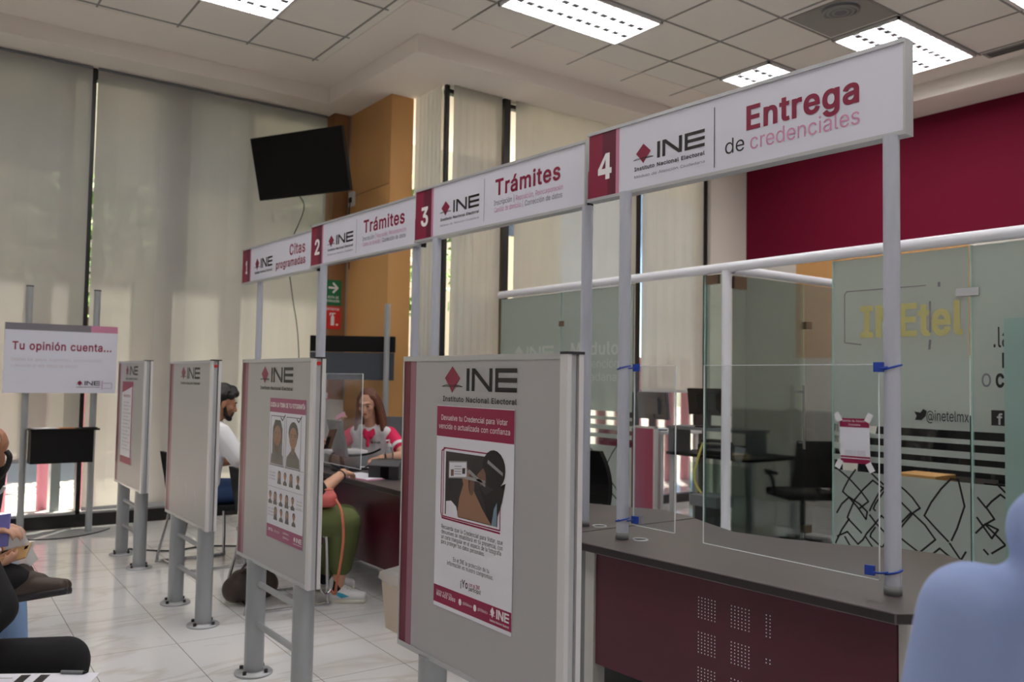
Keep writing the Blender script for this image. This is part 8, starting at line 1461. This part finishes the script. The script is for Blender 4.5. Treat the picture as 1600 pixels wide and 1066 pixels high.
for j in range(5):
    y = -.06 + .03 * j; m.cap(P(-.08, y, .02), P(-.075, y, -.13) + V((0, 0, -.06)), .034, .024, 'hair_auburn')
m.blob('hair', t, .006, 2)
m = MB(); torso(m, pel, che, nk, lat, 'cloth_white', .93, .16, .118); m.blob('polo_shirt', t, .009, 4)
for sh, el in ((shL, elL), (shR, elR)):
    m = MB(); m.cap(sh + (che - sh) * .12 + V((0, 0, .01)), sh.lerp(el, .58), .066, .062, 'cloth_pink'); sv = m.blob('sleeve', t, .008, 3); sv['label'] = 'pink sleeve'
    a = sh.lerp(el, .56); b = sh.lerp(el, .66); m = MB(); m.cyl(a, b, .0655, 'cloth_white', r1=.063, n=20); m.build('cuff', sv)
m = MB()
for k in (-1, 1):
    for p in range(4): m.cap(nk + lat * (.055 - .012 * p) * k + fd * (.0 + .018 * p) + V((0, 0, -.02 - .018 * p)), nk + lat * (.060 - .012 * p) * k + fd * (.012 + .018 * p) + V((0, 0, -.035 - .024 * p)), .022, .020, 'cloth_pink')
m.cap(nk + lat * .055 - fd * .03 + V((0, 0, -.02)), nk - lat * .055 - fd * .03 + V((0, 0, -.02)), .024, .024, 'cloth_pink')
for p in range(3): m.cap(nk + fd * (.065 + .008 * p) + V((0, 0, -.10 - .03 * p)), nk + fd * (.066 + .008 * p) + V((0, 0, -.12 - .03 * p)), .016, .016, 'cloth_pink')
m.blob('collar', t, .007, 3)['label'] = 'pink collar'
m = MB(); cf = F(che + fd * .128 * .93 + lat * .02 + V((-.03, -.03, .05)), lat, V((0, 0, 1)) - fd * .12); logo(m, cf, 0, 0, .085, .018, sub=False, c=.012); m.build('shirt_print', t)
m = MB()
for o in (-1, 0, 1): m.cap(pel + lat * .085 * o + V((0, 0, -.04)), pel + lat * .085 * o + fd * .06 + V((0, 0, -.04)), .105, .10, 'cloth_black')
kl, kr = pel + fd * .40 + lat * .1 + V((0, 0, -.04)), pel + fd * .40 - lat * .1 + V((0, 0, -.04)); al, ar = kl - fd * .03 - V((0, 0, .42)), kr - fd * .03 - V((0, 0, .42))
limb(m, (pel + lat * .09, kl, al), (.09, .068, .045), 'cloth_black'); limb(m, (pel - lat * .09, kr, ar), (.09, .068, .045), 'cloth_black'); m.blob('trousers', t, .012, 4)
for a in (al, ar): shoe(t, V((a.x, a.y, 0)) - fd * .06, V((a.x, a.y, 0)) + fd * .18, 'shoe', 'cloth_black', 'cloth_black', h=.05)
m = MB(); m.tube([wrL + V((0, -.03, .0)) + V((.03 * math.cos(a) * .2, .028 * math.cos(a), .028 * math.sin(a))) + (elL - wrL) * .1 for a in [i * math.pi / 6 for i in range(12)]], .005, 'cable_black', closed=True, sub=1, n=6); m.build('bracelet', t)
t = thing('card', 'small pink card held up by the staff woman', 'card', wrR + V((0, 0, .1))); m = MB(); cf = F(wrR + V((-.05, -.10, .055)), (.75, .35, .25), (-.2, .1, .95)); m.fbox(cf, 0, 0, -.001, .12, .03, .001, 'paper_pink'); m.build('card_sheet', t)

# customer in green trousers at the second counter
t = thing('person', 'customer in olive green trousers and white trainers seated at the second counter', 'person', (2.0, 5.22, 0))
pel, che, nk = V((2.03, 5.26, .545)), V((2.03, 5.26, .85)), V((2.05, 5.25, 1.055)); lat = V((0.08, 1, 0)).normalized(); sk = 'skin'
hc = V((2.09, 5.26, 1.185)); q = frame_rot(R(15), R(8))
m = MB(); head_geo(m, hc, q, sk, .95); m.cap(nk - V((0, 0, .06)), hc + q @ V((-.03, 0, -.05)), .05, .05, sk)
shR, elR, wrR = V((2.04, 5.07, .965)), V((2.20, 5.00, .70)), V((2.43, 5.14, .80)); shL, elL, wrL = V((2.04, 5.44, .965)), V((2.22, 5.60, .83)), V((2.39, 5.62, .93))
limb(m, (shR, elR, wrR), (.05, .045, .030), sk); limb(m, (shL, elL, wrL), (.05, .045, .030), sk)
hand_geo(m, wrR, (.8, .55, -.06), (-.1, .2, -1), sk, 1, (.35, .5, .45)); hand_geo(m, wrL, (.75, -.3, .4), (.2, -.8, .1), sk, -1, (.6, .7, .5))
torso(m, pel, che, nk, lat, sk, .9); limb(m, (V((2.385, 5.03, .3)), V((2.37, 5.05, .08))), (.045, .036), sk)
m.blob('body', t, .0065, 3); face_parts(t, hc, q, 'hair_black', .95)
m = MB()
for (x, y, z, r) in ((-.02, 0, .065, .09), (.03, 0, .095, .055), (-.06, 0, .0, .075), (-.07, 0, -.08, .06), (-.06, 0, -.16, .05), (0, .05, .04, .05), (0, -.05, .04, .05)): m.ell(hc + q @ V((x, y, z)), r, 'hair_black')
m.blob('hair', t, .008, 3)
m = MB(); torso(m, pel, che, nk, lat, 'cloth_black', 1.02, .17, .13); limb(m, (shR, shR.lerp(elR, .95)), (.078, .066), 'cloth_black'); limb(m, (shL, shL.lerp(elL, .8)), (.078, .068), 'cloth_black'); m.blob('shirt', t, .009, 4)
kR, kL = V((2.385, 4.985, .505)), V((2.50, 5.24, .49)); aR, aL = V((2.385, 5.045, .235)), V((2.44, 5.36, .16))
m = MB()
for o in (-1, 0, 1): m.cap(pel + lat * .09 * o + V((0, 0, -.04)), pel + lat * .09 * o + V((.08, 0, -.04)), .12, .115, 'cloth_olive')
limb(m, (pel + V((.03, -.10, -.02)), V((2.22, 5.07, .53)), kR, kR.lerp(aR, .5), aR), (.105, .108, .096, .092, .076), 'cloth_olive'); limb(m, (pel + V((.03, .1, -.02)), kL, kL.lerp(aL, .5), aL), (.105, .092, .088, .07), 'cloth_olive'); m.blob('trousers', t, .010, 4)
def trainer(o_, heel, d, up, b, L):
    m = MB()
    for s_ in (-1, 1):
        m.add([heel + d * L * .30 + up * .052 + b * s_ * .0575, heel + d * L * .42 + up * .036 + b * s_ * .0585, heel + d * L * .60 + up * .048 + b * s_ * .057, heel + d * L * .44 + up * .064 + b * s_ * .053], [(0, 1, 2, 3) if s_ < 0 else (3, 2, 1, 0)], 'shoe_blue')
        m.add([heel + d * L * .30 + up * .052 + b * s_ * .0575, heel + d * L * .44 + up * .064 + b * s_ * .053, heel + d * L * .12 + up * .082 + b * s_ * .042], [(0, 1, 2)], 'shoe_blue')
    m.build('blue_flash', o_)
    m = MB()
    for k in range(4):
        p = heel + d * L * (.45 + .07 * k) + up * (.098 - .010 * k); m.tube([p - b * .025, p + up * .004, p + b * .025], .004, 'shoe_white', n=6)
    m.build('laces', o_)
shoe(t, V((2.315, 5.10, 0)), V((2.525, 4.935, 0)), 'shoe', 'shoe_white', 'sole_white', extra=trainer); shoe(t, V((2.38, 5.42, 0)), V((2.62, 5.30, 0)), 'shoe', 'shoe_white', 'sole_white', extra=trainer)
for a in (aR, aL):
    m = MB(); m.cap(V((a.x - .02, a.y + .01, .075)), V((a.x - .015, a.y + .005, .125)), .042, .040, 'cloth_black'); m.blob('sock', t, .007, 3)
m = MB(); ax = (wrR - elR).normalized(); b1_ = ax.orthogonal().normalized(); b2_ = ax.cross(b1_); cc = wrR - ax * .03
m.tube([cc + (b1_ * math.cos(a) + b2_ * math.sin(a)) * .034 for a in [i * math.pi / 6 for i in range(12)]], .005, 'cable_black', closed=True, sub=1, n=6); m.build('bracelet', t)
t = thing('mobile_phone', 'dark phone held up by the customer in green', 'phone', wrL + V((.1, 0, .1))); m = MB(); cf = F(wrL + V((.075, -.085, -.005)), (.3, -.9, .1), (.3, 0, .95)); m.fbox(cf, 0, 0, -.004, .07, .14, .004, 'boot_brown'); m.build('case', t, bev=.003)
m = MB(); m.rect(cf, .003, .005, .042, .085, .0048, 'screen_black'); m.build('screen', t)
t = thing('handbag', 'small pink leather bag on the lap of the customer in green', 'bag', (2.27, 4.98, .70))
m = MB()
for a, b, r in (((2.16, 5.00, .652), (2.27, 4.965, .652), .040), ((2.165, 5.00, .69), (2.255, 4.97, .70), .036), ((2.17, 5.00, .67), (2.26, 4.97, .67), .050)): m.cap(a, b, r, r, 'leather_pink')
m.blob('pouch', t, .007, 3)
m = MB(); m.tube([(2.14, 4.985, .715), (2.20, 4.955, .725), (2.275, 4.945, .725)], .005, 'strap_orange', n=6); m.build('zip', t)
m = MB(); m.tube([(2.28, 4.95, .68), (2.305, 4.89, .60), (2.315, 4.87, .45), (2.31, 4.885, .3), (2.30, 4.92, .14), (2.31, 4.96, .075), (2.29, 4.98, .10)], .009, 'strap_orange', n=6); m.build('strap', t)
m = MB(); m.tube([(2.14, 4.97, .68), (2.13, 4.91, .60), (2.15, 4.90, .45), (2.17, 4.91, .3), (2.20, 4.94, .14), (2.25, 4.97, .08), (2.29, 4.98, .10)], .007, 'chrome', n=6); m.build('chain', t)
t = thing('shoulder_bag', 'grey brown bag on the floor under the sled chair', 'bag', (1.92, 5.36, 0)); m = MB()
for a, b, r in (((1.82, 5.35, .09), (2.02, 5.38, .09), .085), ((1.85, 5.35, .14), (1.99, 5.38, .14), .07)): m.cap(a, b, r, r, 'leather_brown')
m.blob('pouch', t, .01, 3); m = MB(); m.tube([(1.83, 5.33, .18), (1.87, 5.30, .25), (1.97, 5.33, .25), (2.0, 5.36, .18)], .008, 'leather_brown', n=6); m.build('strap', t)

# person in pale blue at the right edge, seen from behind
t = thing('person', 'blurred person in a pale blue hooded top cut off by the right edge', 'person', (1.30, .46, 0))
fd = V((.75, .66, 0)).normalized(); lat = V((-fd.y, fd.x, 0))
nk = V((1.29, .41, 1.215)); che = V((1.28, .40, .97)); pel = V((1.265, .39, .72)); sk = 'skin_tan'
hc = nk + V((.03, .01, .15)); q = frame_rot(math.atan2(fd.y, fd.x), R(5))
shL, shR = nk + lat * .19 + V((0, 0, -.09)), nk - lat * .19 + V((0, 0, -.09)); elL, wrL = shL + lat * .06 + V((.02, 0, -.28)), shL + lat * .0 + fd * .22 + V((0, 0, -.30)); elR, wrR = shR - lat * .05 + V((.02, 0, -.28)), shR + fd * .22 + V((0, 0, -.30))
m = MB(); head_geo(m, hc, q, sk); m.cap(nk - V((0, 0, .06)), hc + q @ V((-.03, 0, -.05)), .052, .052, sk); limb(m, (shL, elL, wrL), (.045, .04, .03), sk); limb(m, (shR, elR, wrR), (.045, .04, .03), sk)
hand_geo(m, wrL, fd + V((0, 0, -.1)), -lat, sk, 1); hand_geo(m, wrR, fd + V((0, 0, -.1)), lat, sk, -1); torso(m, pel, che, nk, lat, sk, .9)
limb(m, (pel + lat * .09, pel + lat * .09 - V((0, 0, .38)), pel + lat * .09 - V((0, 0, .64))), (.08, .055, .036), sk); limb(m, (pel - lat * .09, pel - lat * .09 - V((0, 0, .38)), pel - lat * .09 - V((0, 0, .64))), (.08, .055, .036), sk)
m.blob('body', t, .007, 3); face_parts(t, hc, q, 'hair_black')
m = MB()
for (x, y, z, r) in ((-.02, 0, .06, .09), (.03, 0, .095, .052), (-.06, 0, .0, .07)): m.ell(hc + q @ V((x, y, z)), r, 'hair_black')
m.blob('hair', t, .009, 3)
m = MB(); torso(m, pel, che, nk, lat, 'cloth_blue', 1.0, .15, .13); limb(m, (shL + V((0, 0, .0)), elL, wrL), (.068, .070, .05), 'cloth_blue'); limb(m, (shR, elR, wrR), (.085, .075, .05), 'cloth_blue')
for k in range(7):
    a = -1.6 + 3.2 * k / 6; p = nk + (-fd * math.cos(a) + lat * math.sin(a)) * .085; m.ell(p + V((0, 0, .0 + .015 * math.cos(a))), (.058, .058, .062), 'cloth_blue')
m.ell(nk - fd * .10 + V((0, 0, -.05)), (.08, .10, .07), 'cloth_blue'); m.ell(nk + lat * .10 + V((0, 0, .02)), (.05, .05, .06), 'cloth_blue')
m.blob('hooded_top', t, .011, 5)
m = MB()
for o in (-1, 0, 1): m.cap(pel + lat * .08 * o + V((0, 0, -.05)), pel + lat * .08 * o, .11, .115, 'denim')
for s_ in (-1, 1): limb(m, (pel + lat * .09 * s_ - V((0, 0, .04)), pel + lat * .095 * s_ - V((0, 0, .38)), pel + lat * .095 * s_ - V((0, 0, .62))), (.1, .072, .055), 'denim')
m.blob('trousers', t, .013, 4)
for s_ in (-1, 1): a = pel + lat * .095 * s_; shoe(t, V((a.x, a.y, 0)) - fd * .06, V((a.x, a.y, 0)) + fd * .2, 'shoe', 'shoe_white', 'sole_white')

# waiting people at the left edge, mostly outside the frame
fd = V((.806, -.592, 0)); lat = V((.592, .806, 0))
def seated(label, pel, lean, legs_mat, top_mat, kneeA, ankA, toeA, kneeB, ankB, toeB, armA, armB, sk='skin_tan', shoe_m='cloth_black', sole='cloth_black', hA=None, hB=None, rl=(.10, .078, .055)):
    pel = V(pel); che = pel + V((0, 0, .30)) + fd * lean * .5; nk = pel + V((0, 0, .51)) + fd * lean; hc = nk + V((0, 0, .135)) + fd * .05; q = frame_rot(math.atan2(fd.y, fd.x), R(25))
    t = thing('person', label, 'person', (pel.x, pel.y, 0))
    m = MB(); head_geo(m, hc, q, sk); m.cap(nk - V((0, 0, .06)), hc + q @ V((-.03, 0, -.05)), .052, .052, sk); torso(m, pel, che, nk, lat, sk, .88)
    for (sh, el, wr), (dd, nn, sd) in ((armA, hA), (armB, hB)):
        limb(m, (V(sh), V(el), V(wr)), (.046, .04, .029), sk); hand_geo(m, wr, dd, nn, sk, sd, (.45, .6, .5))
    m.blob('body', t, .007, 3); face_parts(t, hc, q, 'hair_black')
    m = MB()
    for (x, y, z, r) in ((-.02, 0, .06, .09), (.03, 0, .095, .052), (-.06, 0, .0, .07)): m.ell(hc + q @ V((x, y, z)), r, 'hair_black')
    m.blob('hair', t, .009, 3)
    m = MB(); torso(m, pel, che, nk, lat, top_mat, 1.02, .175, .13)
    for (sh, el, wr) in (armA, armB): limb(m, (V(sh), V(el), V(el).lerp(V(wr), .82)), (.078, .066, .048), top_mat)
    m.blob('jacket', t, .011, 4)
    m = MB()
    for o in (-1, 0, 1): m.cap(pel + lat * .09 * o + V((0, 0, -.04)), pel + lat * .09 * o + fd * .06 + V((0, 0, -.04)), .115, .11, legs_mat)
    limb(m, (pel + lat * .09, V(kneeA), V(ankA)), rl, legs_mat); limb(m, (pel - lat * .09, V(kneeB), V(ankB)), rl, legs_mat); m.blob('trousers', t, .011, 4)
    for an, (hl, to, up) in ((ankA, toeA), (ankB, toeB)): shoe(t, hl, to, 'shoe', shoe_m, sole, up=up, h=.06)
    return t
# nearest: black clothes
P_ = V((.03, 3.12, .50)); fl_ = lambda p, k: V((p.x + fd.x * k, p.y + fd.y * k, 0.0))
kA = V((.475, 2.915, .545)); aA = V((.43, 2.96, .10)); kB = V((.40, 2.58, .50)); aB = V((.38, 2.62, .10))
seated('person in black clothes seated at the bottom left corner, only knees and arm in frame', P_, .10, 'cloth_black', 'cloth_black', kA, aA, (fl_(aA, -.06), fl_(aA, .2), (0, 0, 1)), kB, aB, (fl_(aB, -.06), fl_(aB, .2), (0, 0, 1)),
       (P_ + lat * .19 + V((.06, -.04, .40)), V((.30, 3.04, .70)), V((.16, 2.88, .60))), (P_ - lat * .19 + V((.06, -.04, .40)), V((.05, 2.76, .68)), V((.12, 2.72, .64))), hA=((.4, -.6, -.05), (0, 0, -1), 1), hB=((.7, .1, -.05), (0, 0, -1), -1), rl=(.095, .075, .055))
t = thing('document', 'white printed document on the lap at the bottom left corner', 'document', (.36, 2.5, .66)); cf = F((.15, 2.535, .590), (.83, -.50, 0), (.40, .66, .05)); m = MB(); m.fbox(cf, 0, 0, -.001, .29, .21, .001, 'paper')
for k in range(2): m.rect(cf, .09 + .05 * k, .06, .115 + .05 * k, .20, .0014, 'ink_black')
for k in range(6): m.strip(cf, [(.02, .03 + .03 * k), (.075, .03 + .03 * k)], .004, .0014, 'ink_grey')
m.strip(cf, [(.20, .1), (.27, .1)], .006, .0014, 'ink_grey'); m.build('sheet', t)
t = thing('pen', 'pen lying on the white document at the bottom left', 'pen', (.42, 2.47, .665)); m = MB(); m.cyl(cf.P(.19, .205, .006), cf.P(.25, .20, .006), .005, 'grey_plastic', n=8); m.build('barrel', t); m = MB(); m.cyl(cf.P(.25, .20, .006), cf.P(.262, .199, .006), .005, 'black_plastic', r1=.001, n=8); m.build('tip', t)
# second: crossed leg with a brown shoe, phones in the hands
P2 = V((.02, 4.18, .50)); kA = V((.30, 4.22, .50)); aA = V((.43, 4.02, .10)); kB = V((.16, 3.90, .68)); aB = V((.46, 3.905, .60))
p2 = seated('person with a crossed leg and a brown shoe, holding phones at the left edge', P2, .16, 'cloth_black', 'cloth_black', kA, aA, (fl_(aA, -.06), fl_(aA, .2), (0, 0, 1)), kB, aB,
       (V((.435, 3.915, .505)), V((.635, 3.79, .545)), (-.35, .45, 1)), (P2 + lat * .18 + V((.1, -.07, .41)), V((.20, 4.20, .70)), V((.355, 3.99, .785))), (P2 - lat * .18 + V((.1, -.07, .41)), V((.12, 3.92, .74)), V((.33, 3.93, .665))), sk='skin', shoe_m='leather_brown', sole='dark_plastic', hA=((.55, -.4, .12), (.1, .1, -1), 1), hB=((.6, -.4, .02), (0, 0, 1), -1))
t = thing('mobile_phone', 'purple phone held at the left edge above the gold one', 'phone', (.41, 3.94, .75)); cf = F((.34, 3.98, .715), (.75, -.55, .15), (.05, .0, 1)); m = MB(); m.fbox(cf, 0, 0, -.005, .10, .13, .005, 'phone_purple'); m.build('case', t, bev=.003); m = MB(); m.rect(cf, .008, .008, .092, .122, -.0058, 'screen_black'); m.build('screen', t)
t = thing('mobile_phone', 'gold phone held flat below the purple one at the left edge', 'phone', (.45, 3.9, .68)); cf = F((.375, 3.93, .652), (.82, -.5, .30), (.25, .35, .5)); m = MB(); m.fbox(cf, 0, 0, -.004, .125, .07, .004, 'phone_gold'); m.build('case', t, bev=.003); m = MB(); m.rect(cf, .010, .04, .035, .062, .0046, 'screen_black'); m.rect(cf, .105, .04, .118, .055, .0046, 'screen_black'); m.build('camera_bump', t)
t = thing('plastic_sleeve', 'translucent plastic sleeve hanging from the hands above the brown shoe', 'plastic sleeve', (.5, 3.9, .68)); cf = F((.41, 3.955, .60), (.80, -.58, .02), (.02, .0, 1)); m = MB()
m.poly(cf, [(0.0, 0.0), (.05, -.04), (.10, .04), (.135, .075), (.06, .20), (.0, .19)], 0.0, 'bag_plastic'); m.poly(cf, [(.002, 0.0), (.052, -.04), (.10, .04), (.135, .075), (.06, .20), (.0, .19)], -.003, 'bag_plastic'); m.build('film', t)
# third: hand raised, black jacket
P3 = V((.06, 4.86, .50)); kA = V((.50, 4.66, .50)); aA = V((.545, 4.62, .12)); kB = V((.22, 4.55, .50)); aB = V((.20, 4.55, .10))
seated('person in a black jacket with one hand raised, farthest at the left edge', P3, .10, 'denim_light', 'cloth_black', kA, aA, (fl_(aA, -.06), fl_(aA, .2), (0, 0, 1)), kB, aB, (fl_(aB, -.06), fl_(aB, .2), (0, 0, 1)),
       (P3 + lat * .18 + V((.08, -.06, .41)), V((.40, 4.70, .74)), V((.435, 4.55, 1.02))), (P3 - lat * .18 + V((.08, -.06, .41)), V((.14, 4.48, .72)), V((.34, 4.42, .68))), hA=((.25, -.15, .9), (-.6, .3, .1), 1), hB=((.7, -.2, .0), (0, 0, -1), -1))
t = thing('earphone_cord', 'black strap curving down from the raised hand at the left edge', 'strap', (.43, 4.53, 1.0)); m = MB(); m.tube([(.46, 4.51, 1.06), (.475, 4.505, 1.03), (.46, 4.52, .97), (.42, 4.55, .92), (.36, 4.58, .90)], .012, 'cable_black', n=8); m.build('strap', t)
m = MB(); m.tube([(.46, 4.50, .90), (.44, 4.52, .87), (.38, 4.56, .85)], .008, 'white_plastic', n=8); m.build('white_edge', t)
for i, (p, lb) in enumerate(((P_, 'chair under the person in black at the bottom left corner'), (P2, 'chair under the person with the brown shoe'), (P3, 'chair under the person with the raised hand'))):
    sled_chair(p.x, p.y, math.atan2(fd.y, fd.x), lb)
